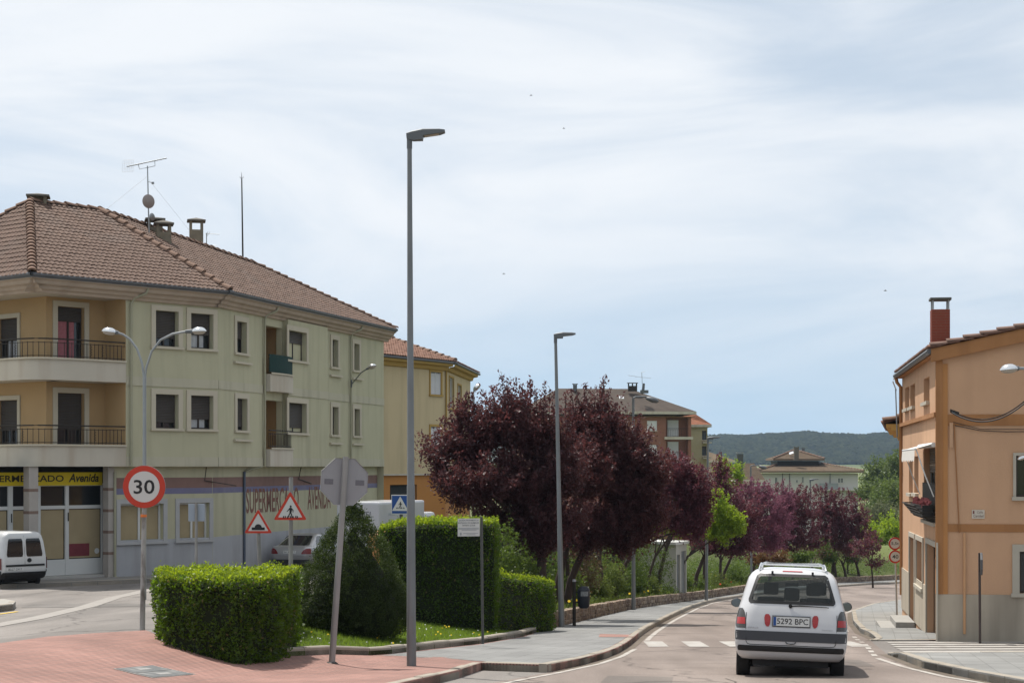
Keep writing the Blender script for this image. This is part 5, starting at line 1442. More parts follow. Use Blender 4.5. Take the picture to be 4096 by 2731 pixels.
MB().tube([RF.pt(.36, fz(1700), .03), RF.pt(1.0, fz(1722), .03), RF.pt(1.6, fz(1727), .03), RF.pt(3, fz(1724), .03)], .009, 6).tube([RF.pt(.36, fz(1688), .03), RF.pt(1.0, fz(1716), .03), RF.pt(3, fz(1716), .03)], .007, 6).build('wall_cable', mat('cable_dark', (.05, .04, .035), .7), oh)
mb = MB(); RF.box(mb, .27, .35, fz(1790), fz(1690), .004, .05); mb.build('junction_box', M_OH, oh)
# brick chimney laid brick by brick
ch = MB(); cw_, cd_ = 72 / FPX * 44, .47
c0 = RF.pt((3775 - 3763) / FPX * 44 + .05, 0, -.55); zc0, zc1 = zpx(1375, 44) - .2, zpx(1239, 44)
ax = RF.d; ay = -RF.n
o_ = c0 - ax * (cw_ / 2 - .006); ch.obox(Vector((o_.x, o_.y, zc0)) + ay * .006, ax * (cw_ - .012), ay * (cd_ - .012), (0, 0, zc1 - zc0 - .01))
cho = ch.build('chimney', mat('mortar', (.22, .12, .09), .95, .2, 8), oh)
bme = MB().box(0, 1, 0, 1, 0, 1).mesh('brick', weld=True, bevel=.03)
M_BRK = mat('brick_red', (.225, .058, .036), .85, .25, 8, bump=.3)
bme.materials.append(M_BRK)
nb = int((zc1 - zc0) / .065); bh_ = (zc1 - zc0) / nb
def brick(o, ux, uy, l, w, z):
    b = bpy.data.objects.new('brick', bme); COL.objects.link(b); b.parent = cho; b.matrix_parent_inverse = WM[cho].inverted()
    h = bh_ - .009
    b.matrix_basis = Matrix(((ux.x * l, uy.x * w, 0, o.x), (ux.y * l, uy.y * w, 0, o.y), (0, 0, h, z), (0, 0, 0, 1)))
for k in range(nb):
    z = zc0 + bh_ * k
    A0 = c0 - ax * cw_ / 2
    sp = [0, .5, 1] if k % 2 else [0, .25, .75, 1]
    for a, b in zip(sp, sp[1:]):
        brick(A0 + ax * (cw_ * a + .003), ax, ay, cw_ * (b - a) - .007, .10, z)
    for a, b in zip(sp, sp[1:]):
        a2, b2 = max(a, .215), b
        if b2 - a2 > .02: brick(A0 + ay * (cd_ * a2 + .003) + ax * .0, ax, ay, .10, cd_ * (b2 - a2) - .007, z)
cap_ = MB(); z = zc1 + .22
q = c0 - ax * (cw_ / 2 + .03); cap_.obox(Vector((q.x, q.y, z)) - ay * .03, ax * (cw_ + .06), ay * (cd_ + .06), (0, 0, .055)); cap_.build('chimney_cap', mat('slab_grey', (.085, .085, .075), .9, .3, 9), cho)
for sx in (.08, .92):
    for sy in (.1, .9):
        p = c0 - ax * (cw_ / 2) + ax * cw_ * sx + ay * cd_ * sy
        MB().tube([(p.x, p.y, zc1), (p.x, p.y, z)], .022, 6).build('cap_post', M_STEEL, cho)
# steps at the far door
for k, (n1, zz) in enumerate(((.95, .14), (.55, .30))):
    q = hS['g1']; mb = MB(); RS.box(mb, q[0] - .3, q[1] + .5 - .2 * k, g(*RS.pt(q[0], 0).to_2d(), .1) - .3, g(*RS.pt(q[0], 0).to_2d(), .1) + zz, .035, n1); mb.build('step', mat('step_granite', (.30, .29, .27), .9, .2, 8), oh, bevel=.01)
# awning and balcony basket of the balcony door
q = hS['bd']
aw = thing('awning', 'small white folding awning over the balcony door of the orange house', 'awning', RS.pt((q[0] + q[1]) / 2, q[3], .1))
ta0, ta1 = q[0] - .35, q[1] + .25
zt_ = q[3] + .05
MB().tube([RS.pt(ta0, zt_, .09), RS.pt(ta1, zt_, .09)], .06, 10).build('cassette', M_ALU, aw)
MB().tube([RS.pt(ta0, zt_ - .1, .52), RS.pt(ta1, zt_ - .1, .52)], .025, 8).build('front_bar', M_ALU, aw)
mb = MB(); mb.grid([[RS.pt(ta0, zt_ + .02, .12), RS.pt(ta1, zt_ + .02, .12)], [RS.pt(ta0, zt_ - .09, .52), RS.pt(ta1, zt_ - .09, .52)]])
n = 14
mb.grid([[RS.pt(ta0 + (ta1 - ta0) * k / n, zt_ - .09, .535) for k in range(n + 1)], [RS.pt(ta0 + (ta1 - ta0) * k / n, zt_ - .36 - .05 * (k % 2), .55) for k in range(n + 1)]]).build('canvas', mat('canvas_white', (.62, .60, .56), .9, .08, 4), aw)
for t in (ta0 + .05, ta1 - .05):
    MB().tube([RS.pt(t, zt_ - .1, .5), RS.pt(t, zt_ - .75, .28), RS.pt(t, zt_ - 1.25, .08)], .016, 6).build('folding_arm', M_ALU, aw)
pbk = thing('planter_basket', 'black iron planter basket with pink flowers below the balcony door', 'planter', RS.pt((q[0] + q[1]) / 2, q[2] + .1, .1))
mb = MB(); bz0, bz1 = q[2] + .1, q[2] + .42
for k in range(5):
    f_ = k / 4; zz = bz0 + (bz1 - bz0) * f_; o2 = .25 + .28 * f_
    mb.tube([RS.pt(q[0] - .2, zz, .05), RS.pt(q[0] - .25 * f_ - .1, zz, o2), RS.pt(q[1] + .15, zz, o2), RS.pt(q[1] + .1, zz, .05)], .016, 5)
for k in range(9):
    t = q[0] - .15 + (q[1] - q[0] + .25) * k / 8
    mb.tube([RS.pt(t, bz0, .25), RS.pt(t, bz1, .53)], .01, 4)
mb.build('basket', M_IRON, pbk)
mb = MB(); mb.obox(RS.pt(q[0] - .1, bz0 + .05, .08), RS.d * (q[1] - q[0] + .15), RS.n * .26, (0, 0, .26)); mb.build('planter_box', mat('planter_black', (.02, .02, .02), .6), pbk)
mb = MB()
for k in range(40):
    p = RS.pt(random.uniform(q[0], q[1]), bz1 + random.uniform(-.02, .14), random.uniform(.1, .35)); r = .04
    mb.quad(p + Vector((-r, 0, -r)), p + Vector((r, .02, -r)), p + Vector((r, 0, r)), p + Vector((-r, .02, r)))
mb.build('flowers', mat('flower_pink', (.40, .12, .12), .8, .3, 9), pbk)
mb = MB(); RS.box(mb, q[0] - .02, q[1] + .02, q[2] + .02, q[2] + .95, .015, .04); mb.build('balcony_panel', M_IRON, oh)
# street name plaque on the gable wall
sp_ = thing('street_plaque', 'small white street name plaque on the orange gable wall', 'street sign', RF.pt(RF.dist(3912)[0], fz(2055), .01))
a, b = RF.dist(3887)[0], RF.dist(3938)[0]
mb = MB(); RF.box(mb, a, b, fz(2073), fz(2038), .004, .025); mb.build('plate', mat('plaque_ivory', (.52, .47, .40), .5, .06, 5), sp_, bevel=.006)
M_PT = mat('plaque_letters', (.17, .11, .09), .7)
wq = b - a; hq = fz(2038) - fz(2073)
text('lettering', 'Calle', M_PT, sp_, RF.pt(a + wq * .40, fz(2073) + hq * .60, .028), RF.d, (0, 0, 1), wq * .46, hq * .26)
text('lettering', 'Caridad', M_PT, sp_, RF.pt(a + wq * .12, fz(2073) + hq * .16, .028), RF.d, (0, 0, 1), wq * .78, hq * .30, bold=.01)
mb = MB(); RF.box(mb, a + wq * .08, a + wq * .2, fz(2073) + hq * .55, fz(2073) + hq * .9, .0255, .028); mb.build('town_crest', mat('crest_maroon', (.16, .05, .05), .7), sp_)
# neighbouring house behind, only its eave and corner show
nh = thing('house', 'ochre house with overhanging brown tiled eave directly behind the orange end house', 'house', (12.1, 55.5, -4.8))
NS = Fac((15.4, 68.5), (12.45, 55.0)); zn = 1.05
mb = MB(); NS.wall(mb, 0, NS.len, -5.5, zn, [[2, 3, -.8, .6], [2, 3, -3.6, -2.2], [5, 6, -.8, .6]], .2); mb.build('wall', mat('render_ochre_house', (.55, .33, .10), .9, .1, 1.5), nh)
for q in ([2, 3, -.8, .6], [2, 3, -3.6, -2.2], [5, 6, -.8, .6]): window(NS, nh, *q, shut=.4, sur=.1, depth=.2)
mb = MB()
for k in range(4): NS.box(mb, -.1, NS.len + .03 - .004 * k, zn - .15 + .1 * k, zn - .05 + .1 * k, .004, .55 + .15 * k)
mb.build('eave', mat('render_ochre_house', (.55, .33, .10), .9, .1, 1.5), nh)
ne0 = NS.pt(-.2, zn + .27, 1.08); ne1 = NS.pt(NS.len + .02, zn + .27, 1.08); nr1 = NS.pt(NS.len + .02, zn + 1.3, -3); nr0 = NS.pt(-.2, zn + 1.3, -3)
nro = MB().quad(ne1, ne0, nr0, nr1).build('roof', M_TILE_RED, nh); tile_roof(nro, [ne0, ne1, nr1, nr0], du=.24, dv=.33, material=M_TILE_RED)
ridge_tiles(nro, ne1, nr1, r=.12, L=.4)
# bundled overhead cable
oc = thing('overhead_cable', 'sagging bundle of black overhead cables fixed to the orange gable wall', 'cable', P(3802, 1640, 42.6))
M_CAB = mat('cable_black', (.02, .02, .022), .6, .2, 9)
def sag(x0, y0, x1, y1, s, d0, d1, n=22):
    return [P(x0 + (x1 - x0) * t, y0 + (y1 - y0) * t + s * 4 * t * (1 - t) * (1.0), d0 + (d1 - d0) * t) for t in [k / n for k in range(n + 1)]]
for i, (dy, ds, r, c) in enumerate(((0, 0, .015, M_CAB), (5, 3, .009, M_STEEL), (8, 2, .012, M_CAB))):
    MB().tube(sag(3803, 1640 + dy, 4260, 1400 + dy, 130 + ds, 42.9, 40.5), r, 6).build('cable', c, oc)
MB().obox(P(3800, 1648, 42.95), (.2, 0, -.07), (0, -.08, 0), (0, 0, .07)).build('cable_clamp', M_IRON, oc)
# ================================================================== street furniture
M_POLE = mat('pole_galvanised', (0.185, 0.195, 0.20), .5, .18, 3, metal=.45, stain=.35, sscale=1.5, stcol=(.10, .105, .105))
M_LAMPH = mat('lamp_head_grey', (0.13, 0.14, 0.15), .5, .1, 3, metal=.3)
M_LENS = mat('lamp_lens', (0.40, 0.36, 0.31), .3, .1, 4)
M_CHROME = mat('lamp_dome_bright', (0.62, 0.64, 0.66), .18, .08, 3, metal=.85)
M_POST = mat('sign_post_grey', (0.27, 0.265, 0.255), .6, .2, 5, metal=.3, stain=.45, sscale=4, stcol=(.13, .09, .07))
M_POSTD = mat('sign_post_dark', (0.09, 0.09, 0.088), .6, .2, 5, metal=.2)
M_RED = mat('sign_red', (0.52, 0.050, 0.028), .45, .08, 4)
M_WHS = mat('sign_white', (0.60, 0.585, 0.57), .5, .05, 4)
M_BLK = mat('sign_black', (0.022, 0.022, 0.024), .5)
M_BLUE = mat('sign_blue', (0.022, 0.075, 0.26), .45, .08, 4)
M_BACK = mat('sign_back_grey', (0.30, 0.305, 0.325), .55, .10, 3, metal=.25, stain=.25, sscale=3)

def led_lamp(base, top, label, head_len=.6, tilt=.07, r0=.078, r1=.036, droop=False):
    base = Vector(base); top = Vector(top)
    t = thing('street_lamp', label, 'street lamp', base, group='lamp posts along the left pavement')
    MB().tube([base + Vector((0, 0, -.1)), base.lerp(top, .34), base.lerp(top, .342), top], [r0, r0 * .82, r0 * .76, r1], 12).build('pole', M_POLE, t, smooth_=True)
    mb = MB(); mb.obox(base + Vector((.0, -r0 * 1.02, .55)) - Vector((.035, 0, 0)), (.07, 0, 0), (0, .02, 0), (0, 0, .28)); mb.build('access_door', M_POLE, t)
    hd = Vector((1, 0, tilt)).normalized(); sd_ = Vector((0, 1, 0)); up = hd.cross(sd_)
    def sec(x, w, z0, z1): return [top + hd * x + sd_ * (w * a) + up * b for a, b in ((-1, z0), (1, z0), (1, z1 * .7), (.6, z1), (-.6, z1), (-1, z1 * .7))]
    if not droop:
        MB().tube([top + Vector((0, 0, -.22)), top + Vector((0, 0, .0))], r1 * 1.25, 10).build('spigot', M_LAMPH, t)
        mb = MB(); L = head_len
        rows = [sec(-.05, .05, -.06, .03), sec(.05, .07, -.10, .055), sec(L * .36, .11, -.10, .07), sec(L * .38, .12, -.045, .07), sec(L * .85, .12, -.028, .045), sec(L, .09, -.01, .03)]
        mb.grid(rows, close_u=True); mb.poly(*rows[0]); mb.poly(*rows[-1]); h = mb.build('lamp_head', M_LAMPH, t)
        mb = MB(); mb.quad(top + hd * L * .42 + sd_ * -.09 + up * -.047, top + hd * L * .82 + sd_ * -.09 + up * -.033, top + hd * L * .82 + sd_ * .09 + up * -.033, top + hd * L * .42 + sd_ * .09 + up * -.047); mb.build('lens', M_LENS, h)
    else:
        MB().tube([top, top + Vector((.1, 0, .05)), top + Vector((.55, 0, .06))], .035, 8).build('arm', M_LAMPH, t)
        c = top + Vector((.75, 0, .0))
        mb = MB(); mb.grid([[c + Vector((dx, w * math.cos(a), h * math.sin(a) - .25 * (dx + .25))) for a in [2 * math.pi * k / 10 for k in range(10)]] for dx, w, h in ((-.26, .03, .03), (-.18, .11, .08), (0, .15, .12), (.18, .11, .10), (.26, .03, .03))], close_u=True)
        mb.build('lamp_head', M_LAMPH, t, smooth_=True)
    return t
def zpxv(y, d): return (HY - y) / FPX * d
led_lamp((PX(1646, 28.8), 28.8, g(PX(1646, 28.8), 28.8, .1)), P(1638, 540, 28.8), 'tall grey lamp post with flat lamp head nearest us, right of the conical evergreen', .57, .085)
led_lamp((PX(2247, 50.3), 50.3, g(PX(2247, 50.3), 50.3, .1)), P(2222, 1340, 50.3), 'grey lamp post standing beside the litter bin in front of the big plum tree', .56, .05, .085, .04)
led_lamp((PX(2534, 71.7), 71.7, g(PX(2534, 71.7), 71.7, .1)), P(2533, 1592, 71.7), 'lamp post with drooping older head against the low stone wall before the white booth', .6, droop=True, r0=.085, r1=.05)
led_lamp((PX(2825, 90.5), 90.5, g(PX(2825, 90.5), 90.5, .1)), P(2832, 1752, 90.5), 'lamp post growing past the bright lime green tree', .62, r0=.085, r1=.05)
led_lamp((PX(3006, 114), 114, g(PX(3006, 114), 114, .1)), P(3003, 1864, 114), 'distant lamp post just right of the square flue, behind the pink judas tree', .62, droop=True, r0=.08, r1=.05)
led_lamp((PX(3246, 136), 136, g(PX(3246, 136), 136, .1)), P(3241, 1918, 136), 'distant lamp post in front of the white valley house', .62, r0=.08, r1=.05)
led_lamp((PX(3434, 150), 150, g(PX(3434, 150), 150, .1)), P(3431, 2080, 150), 'short looking far lamp post among the last plum trees before the bend', .62, r0=.07, r1=.05)

def dome_head(mb, c, dirv, s=1.0):
    """Flattened bright bowl luminaire, seen from the side; c is its centre."""
    d = Vector(dirv).normalized(); sd_ = Vector((-d.y, d.x, 0)).normalized(); up = d.cross(sd_).normalized()
    if up.z < 0: up = -up
    rows = []
    for r, h in ((.002, .115), (.08, .105), (.14, .07), (.175, .02), (.19, -.01), (.175, -.012)):
        rows.append([c + d * (r * 1.12 * s * math.cos(a)) + sd_ * (r * s * math.sin(a)) + up * (h * s) for a in [2 * math.pi * k / 18 for k in range(18)]])
    mb.grid(rows, close_u=True); return rows, d, sd_, up
def bowl(mb, c, d, sd_, up, s=1.0):
    rows = []
    for r, h in ((.172, -.012), (.155, -.05), (.10, -.085), (.002, -.098)):
        rows.append([c + d * (r * 1.1 * s * math.cos(a)) + sd_ * (r * s * math.sin(a)) + up * (h * s) for a in [2 * math.pi * k / 16 for k in range(16)]])
    mb.grid(rows, close_u=True)
def globe_lamp(t, arm_end, c, s=1.0):
    d = (c - arm_end)
    mb = MB(); _, dd, ss, uu = dome_head(mb, c, d, s); h = mb.build('lamp_head', M_CHROME, t, smooth_=True)
    mb = MB(); bowl(mb, c, dd, ss, uu, s); mb.build('lens', M_LENS, h, smooth_=True)
    mb = MB(); mb.tube([arm_end - dd * .02, c - dd * .15 * s], [.05, .062], 8); mb.build('neck', M_LAMPH, h)
DL = 50.0
dl = thing('street_lamp', 'double armed street lamp with two bright dome heads, behind the round speed limit sign', 'street lamp', (PX(577, DL), DL, g(PX(577, DL), DL)))
MB().tube([(PX(577, DL), DL, g(PX(577, DL), DL)), P(578, 1700, DL), P(578, 1500, DL)], [.06, .05, .05], 10).build('pole', M_STEEL, dl, smooth_=True)
for pts, hc in (([(576, 1510), (568, 1452), (548, 1395), (520, 1357), (492, 1338), (470, 1330)], (437, 1326)), ([(579, 1510), (585, 1470), (607, 1405), (642, 1360), (690, 1336), (745, 1326)], (796, 1324))):
    pp = [P(x, y, DL) for x, y in pts]
    MB().tube(pp, .033, 8).build('arm', M_STEEL, dl, smooth_=True)
    globe_lamp(dl, pp[-1], P(*hc, DL), 1.0)
# bracket lamp on the wing wall of the green building
q = P(1397, 1520, WB.dist(1397)[1] - .3)
bl = thing('street_lamp', 'small dome lamp on a bracket at the downpipe of the pale green building', 'street lamp', q)
a0 = WB.pt(WB.dist(1398)[0], zpxv(1530, 79), .12); a1 = P(1445, 1490, 78.2); a2 = P(1468, 1475, 78)
MB().tube([a0, a1, a2], .03, 6).build('arm', M_STEEL, bl); globe_lamp(bl, a2, P(1488, 1466, 77.8), 1.0)
MB().tube([WB.pt(WB.dist(1396)[0], zpxv(1545, 79), .12), WB.pt(WB.dist(1396)[0], zpxv(1515, 79), .12)], .04, 6).build('bracket', M_LAMPH, bl)
# lamp behind the crown of the plum tree
bp_ = thing('street_lamp', 'bright dome lamp head just showing above the left shoulder of the plum crown', 'street lamp', P(1912, 2300, 80))
MB().tube([P(1895, 2290, 80), P(1893, 1570, 80), P(1900, 1556, 80)], [.06, .045, .04], 8).build('pole', M_STEEL, bp_); globe_lamp(bp_, P(1896, 1560, 80), P(1908, 1548, 80), 1.05)
# lamp at the right edge, its post just out of view
er = thing('street_lamp', 'dome street lamp reaching in at the right edge in front of the orange house', 'street lamp', (PX(4330, 40), 40, g(PX(4330, 40), 40, .1)))
MB().tube([(PX(4330, 40), 40, g(PX(4330, 40), 40, .1)), P(4330, 1540, 40)], [.08, .05], 10).build('pole', M_STEEL, er)
MB().tube([P(4330, 1545, 40), P(4290, 1490, 40), P(4200, 1474, 40), P(4066, 1473, 40)], .032, 8).build('arm', M_STEEL, er, smooth_=True)
globe_lamp(er, P(4072, 1473, 40), P(4036, 1476, 40), 1.0)
sm = thing('wall_lamp', 'small bracket lamp by the upper window at the right edge of the gable wall', 'wall lamp', P(4090, 1830, 42.2))
MB().tube([P(4200, 1880, 42.6), P(4150, 1820, 42.3), P(4098, 1822, 42.1)], .018, 6).build('bracket', M_STEEL, sm); globe_lamp(sm, P(4110, 1822, 42.1), P(4088, 1830, 42.1), .55)

# ------------------------------------------------------------------ road signs
def frame_at(c, yaw=0.0, roll=0.0):
    """Right and up vectors and outward normal of a sign face at c, turned by yaw about the vertical."""
    r = Vector((math.cos(yaw), math.sin(yaw), 0)); u = Vector((0, 0, 1)); n = Vector((math.sin(yaw), -math.cos(yaw), 0))
    r2 = r * math.cos(roll) + u * math.sin(roll); u2 = u * math.cos(roll) - r * math.sin(roll)
    return r2, u2, n
def disc(mb, c, r_, u, n, rad, k=40, th=.004, rin=None):
    ps = [c + (r_ * math.cos(2 * math.pi * j / k) + u * math.sin(2 * math.pi * j / k)) * rad for j in range(k)]
    if rin is None:
        mb.prism(ps, n * th)
    else:
        qs = [c + (r_ * math.cos(2 * math.pi * j / k) + u * math.sin(2 * math.pi * j / k)) * rin for j in range(k)]
        mb.grid([qs, [p + n * th for p in qs], [p + n * th for p in ps], ps], close_u=True, close_v=True)
def round_sign(t, c, rad, txt, yaw=0.0, ring=.27, tw=.95, th=.62, bold=.015):
    r_, u, n = frame_at(c, yaw)
    mb = MB(); disc(mb, c - n * .02, r_, u, n, rad, th=.022); pl_ = mb.build('plate', M_BACK, t)
    mb = MB(); disc(mb, c + n * .003, r_, u, n, rad * .995, th=.003, rin=rad * (1 - ring)); mb.build('red_rim', M_RED, pl_)
    mb = MB(); disc(mb, c + n * .003, r_, u, n, rad * (1 - ring) - .001, th=.002); mb.build('white_field', M_WHS, pl_)
    w, h = rad * tw, rad * th
    text('numerals', txt, M_BLK, pl_, c - r_ * w / 2 - u * h / 2 + n * .008, r_, u, w, h, bold=bold)
    return pl_
# 30 sign
D30 = 30.3
b30 = Vector((PX(569, D30), D30, g(PX(569, D30), D30)))
t = thing('speed_limit_sign', 'round red rimmed 30 sign on a scuffed post by the near hedge', 'road sign', b30)
top30 = P(578, 1862, D30)
MB().tube([b30, b30.lerp(P(577, 2040, D30), .5), P(577, 2040, D30), top30 + Vector((0, .03, 0))], [.046, .043, .04, .04], 10).build('post', mat('post_scuffed', (.36, .345, .33), .6, .15, 4, stain=.9, sscale=7, stcol=(.10, .075, .06)), t)
c30 = P(580, 1946, D30) + Vector((0, -.07, 0))
round_sign(t, c30, 85 / FPX * D30, '30', .0, .27, .98, .66, .012)
mb = MB(); mb.tube([P(575, 2052, D30) + Vector((0, 0, -.02)), P(575, 2067, D30) + Vector((0, 0, .0))], .052, 10); mb.build('orange_tape', mat('tape_orange', (.75, .20, .05), .6, .2, 9), t)
# stop sign from behind, on a leaning post
DS = 28.6
bs = Vector((PX(1327, DS), DS, g(PX(1327, DS), DS, .1)))
t = thing('stop_sign', 'leaning octagonal sign seen from its grey back, in front of the conical evergreen', 'road sign', bs)
ts_ = P(1384, 1826, DS)
ld = (ts_ - bs).normalized()
MB().tube([bs - ld * .1, bs, ts_], [.056, .052, .046], 12).build('post', mat('post_square', (.30, .295, .29), .55, .12, 4, metal=.35, stain=.3, sscale=3), t)
MB().lathe([(.10, 0), (.10, .03), (.07, .05)], bs, 12).build('base_collar', M_IRON, t)
cs = P(1376, 1926, DS) + Vector((0, .06, 0)); R8 = 86 / FPX * DS / math.cos(math.pi / 8) * 1.08
r_, u, n = frame_at(cs, math.radians(12), math.radians(-2.5))
oc8 = [cs + (r_ * math.cos(math.pi / 8 + k * math.pi / 4) + u * math.sin(math.pi / 8 + k * math.pi / 4)) * R8 for k in range(8)]
mb = MB(); mb.prism(oc8, -n * .018); pl8 = mb.build('plate', M_BACK, t)
rim = [cs + (p - cs) * 1.012 for p in oc8]
mb = MB(); mb.grid([[p + n * .012 for p in rim], [p - n * .03 for p in rim], [p - n * .03 for p in oc8]], close_u=True); mb.build('rim', mat('rim_bright', (.55, .56, .57), .35, .05, 4, metal=.5), pl8)
mb = MB(); mb.prism([p - n * .0185 + (cs - p) * .02 for p in oc8], -n * .002); mb.build('red_face', M_RED, pl8)
mb = MB()
for s in (-.62, .62):
    mb.obox(cs + r_ * (s * R8 - .07) - u * .05 + n * .001, r_ * .14, u * .085, n * .004)
stk = mb.build('stickers', mat('sticker_grey', (.15, .15, .17), .6, .2, 20), pl8); stk['kind'] = 'stuff'
text('letters', 'STOP', M_WHS, pl8, cs - r_ * -.2 - u * .1 - n * .0225, -r_, u, .42, .2, bold=.01)
# triangular warning signs
def tri_sign(t, c, side, yaw=0.0):
    r_, u, n = frame_at(c, yaw); h = side * math.sqrt(3) / 2
    def tri(s, rr):
        cs_ = [c + r_ * (-s / 2) - u * (s * math.sqrt(3) / 6), c + r_ * (s / 2) - u * (s * math.sqrt(3) / 6), c + u * (s * math.sqrt(3) / 3)]
        out = []
        for k in range(3):
            p0, p1, p2 = cs_[k - 1], cs_[k], cs_[(k + 1) % 3]
            a = p1 + (p0 - p1).normalized() * rr; b = p1 + (p2 - p1).normalized() * rr
            out += [a, a * .25 + p1 * .5 + b * .25, b]
        return out
    o = tri(side, side * .07); i_ = tri(side * .73, side * .03)
    mb = MB(); mb.prism([p - n * .018 for p in o], n * .02); pl_ = mb.build('plate', M_BACK, t)
    mb = MB(); mb.grid([[p + n * .003 for p in i_], [p + n * .007 for p in i_], [p + n * .007 for p in o], [p + n * .003 for p in o]], close_u=True, close_v=True); mb.build('red_rim', M_RED, pl_)
    mb = MB(); mb.prism([p + n * .0028 for p in i_], n * .001); mb.build('white_field', M_WHS, pl_)
    return pl_, r_, u, n
DW = 36.0
# speed hump sign
c = P(1033, 2099, DW); bs_ = Vector((PX(1040, DW), DW + .05, g(PX(1040, DW), DW)))
t = thing('speed_hump_sign', 'small triangular warning sign with a road hump, behind the near hedge', 'road sign', bs_)
MB().tube([bs_ + Vector((.04, 0, 0)), P(1029, 2060, DW) + Vector((0, .05, 0))], .04, 8).build('post', M_POST, t)
pl_, r_, u, n = tri_sign(t, c, 108 / FPX * DW * 1.04)
s = DW / FPX
mb = MB(); hp = [(-26, -24), (26, -24), (26, -13), (16, -13)] + [(14 * math.cos(a) * 1.0, -13 + 13 * math.sin(a)) for a in [math.pi * k / 8 for k in range(0, 9)]] + [(-16, -13), (-26, -13)]
mb.prism([c + r_ * (x * s) + u * ((y + 8 - 4) * s) + n * .0055 for x, y in hp], n * .002); mb.build('hump_symbol', M_BLK, pl_)
# pedestrian warning sign
def walker(mb, c, r_, u, n, k, off=.0055, stripes=True):
    """Walking figure over crossing bars; k metres per unit (figure about 52 units tall)."""
    def pg(pts): mb.prism([c + r_ * (x * k) + u * (y * k) + n * off for x, y in pts], n * .002)
    pg([(2 + 4 * math.cos(a), 27 + 4.4 * math.sin(a)) for a in [2 * math.pi * j / 14 for j in range(14)]])
    pg([(-4, 20), (-1, 22), (5, 22), (8, 18), (6, 4), (3, -1), (-3, -1), (-3, 8)])
    pg([(-4, 20), (-3, 14), (-9, 8), (-13, 4), (-15, 6), (-10, 12)])
    pg([(7, 19), (14, 12), (13, 2), (10.5, 2), (10.5, 10), (5, 14)])
    pg([(-3, 0), (2, 0), (-3, -10), (-8, -22), (-12, -22), (-8, -11)])
    pg([(0, 0), (5, 0), (8, -9), (10, -22), (6, -22), (4, -10)])
    if stripes:
        for x in (-30, -22, -11, 1, 13, 25, 32):
            ln = .35 if x > 0 else -.35
            pg([(x - 2.2, -24), (x + 2.2, -24), (x + 2.2 - x * .10, -13), (x - 2.2 - x * .10, -13)])
DP = 37.5
c = P(1161, 2040, DP)
bq = Vector((PX(1161, DP), DP + .05, g(PX(1161, DP), DP)))
t = thing('pedestrian_warning_sign', 'large triangular warning sign with a walking figure in front of the painted wall letters', 'road sign', bq)
MB().tube([bq, P(1163, 1908, DP) + Vector((0, .05, 0))], .045, 8).build('post', M_POST, t)
pl_, r_, u, n = tri_sign(t, c, 130 / FPX * DP * 1.03)
mb = MB(); walker(mb, c - u * (10 * DP / FPX), r_, u, n, .95 * DP / FPX); sy = mb.build('walker_symbol', M_BLK, pl_); sy['kind'] = 'stuff'
# blue crossing sign
DBL = 43.8
c = P(1601, 2017, DBL)
bq = Vector((PX(1604, DBL), DBL + .05, g(PX(1604, DBL), DBL)))
t = thing('pedestrian_crossing_sign', 'square blue pedestrian crossing sign half hidden behind the nearest tall lamp post', 'road sign', bq)
MB().tube([bq, P(1604, 1985, DBL) + Vector((0, .05, 0))], .04, 8).build('post', M_POSTD, t)
r_, u, n = frame_at(c, math.radians(-6)); hw_ = 36 / FPX * DBL
mb = MB(); mb.prism([c + r_ * (x * hw_) + u * (y * hw_ * 1.08) - n * .02 for x, y in ((-1, -1), (1, -1), (1, 1), (-1, 1))], n * .02); pl_ = mb.build('plate', M_WHS, t, bevel=.006)
mb = MB(); mb.prism([c + r_ * (x * hw_ * .93) + u * (y * hw_) + n * .001 for x, y in ((-1, -.99), (1, -.99), (1, .99), (-1, .99))], n * .002); mb.build('blue_field', M_BLUE, pl_)
mb = MB(); mb.prism([c + r_ * (x * hw_) + u * (y * hw_) + n * .0035 for x, y in ((-.92, -.70), (.92, -.70), (0, .92))], n * .002); mb.build('white_triangle', M_WHS, pl_)
mb = MB(); walker(mb, c - u * (hw_ * .12), r_, u, n, .52 * DBL / FPX, .006); sy = mb.build('walker_symbol', M_BLK, pl_); sy['kind'] = 'stuff'
# grey back of a rectangular sign in front of the shop windows
DG = 44.0
bq = Vector((PX(785, DG), DG, g(PX(785, DG), DG)))
t = thing('street_sign', 'rectangular sign seen from its blue grey back in front of the supermarket window', 'road sign', bq)
MB().tube([bq, P(785, 2012, DG)], .035, 8).build('post', M_POST, t)
mb = MB(); mb.obox(P(752, 2084, DG) + Vector((0, .04, 0)), (66 / FPX * DG, 0, 0), (0, .012, 0), (0, 0, 70 / FPX * DG)); mb.build('plate', mat('sign_back_blue', (.30, .34, .40), .55, .06, 3), t, bevel=.01)
# notice about animals
DN = 36.6
bq = Vector((PX(1931, DN), DN, g(PX(1931, DN), DN, .18)))
t = thing('notice_board', 'white printed notice on a thin dark post standing in the lawn', 'notice', bq)
MB().tube([bq, P(1926, 2066, DN)], .028, 8).build('post', M_POSTD, t)
s = DN / FPX
o = P(1831, 2144, DN) + Vector((0, -.045, 0))
rt = Vector((1, 0, .012)).normalized()
mb = MB(); mb.obox(o, rt * (88 * s), (0, .012, 0), (0, 0, 71 * s)); pl_ = mb.build('plate', M_WHS, t)
M_NT = mat('notice_print', (.13, .135, .145), .8); M_NT2 = mat('notice_print_grey', (.30, .31, .33), .8)
def nline(body, x0, x1, y0, y1, m_, b=.01):
    text('print_line', body, m_, pl_, o + rt * (x0 * 88 * s) + Vector((0, -.003, (1 - y1) * 71 * s)), rt, (0, 0, 1), (x1 - x0) * 88 * s, (y1 - y0) * 71 * s, bold=b)
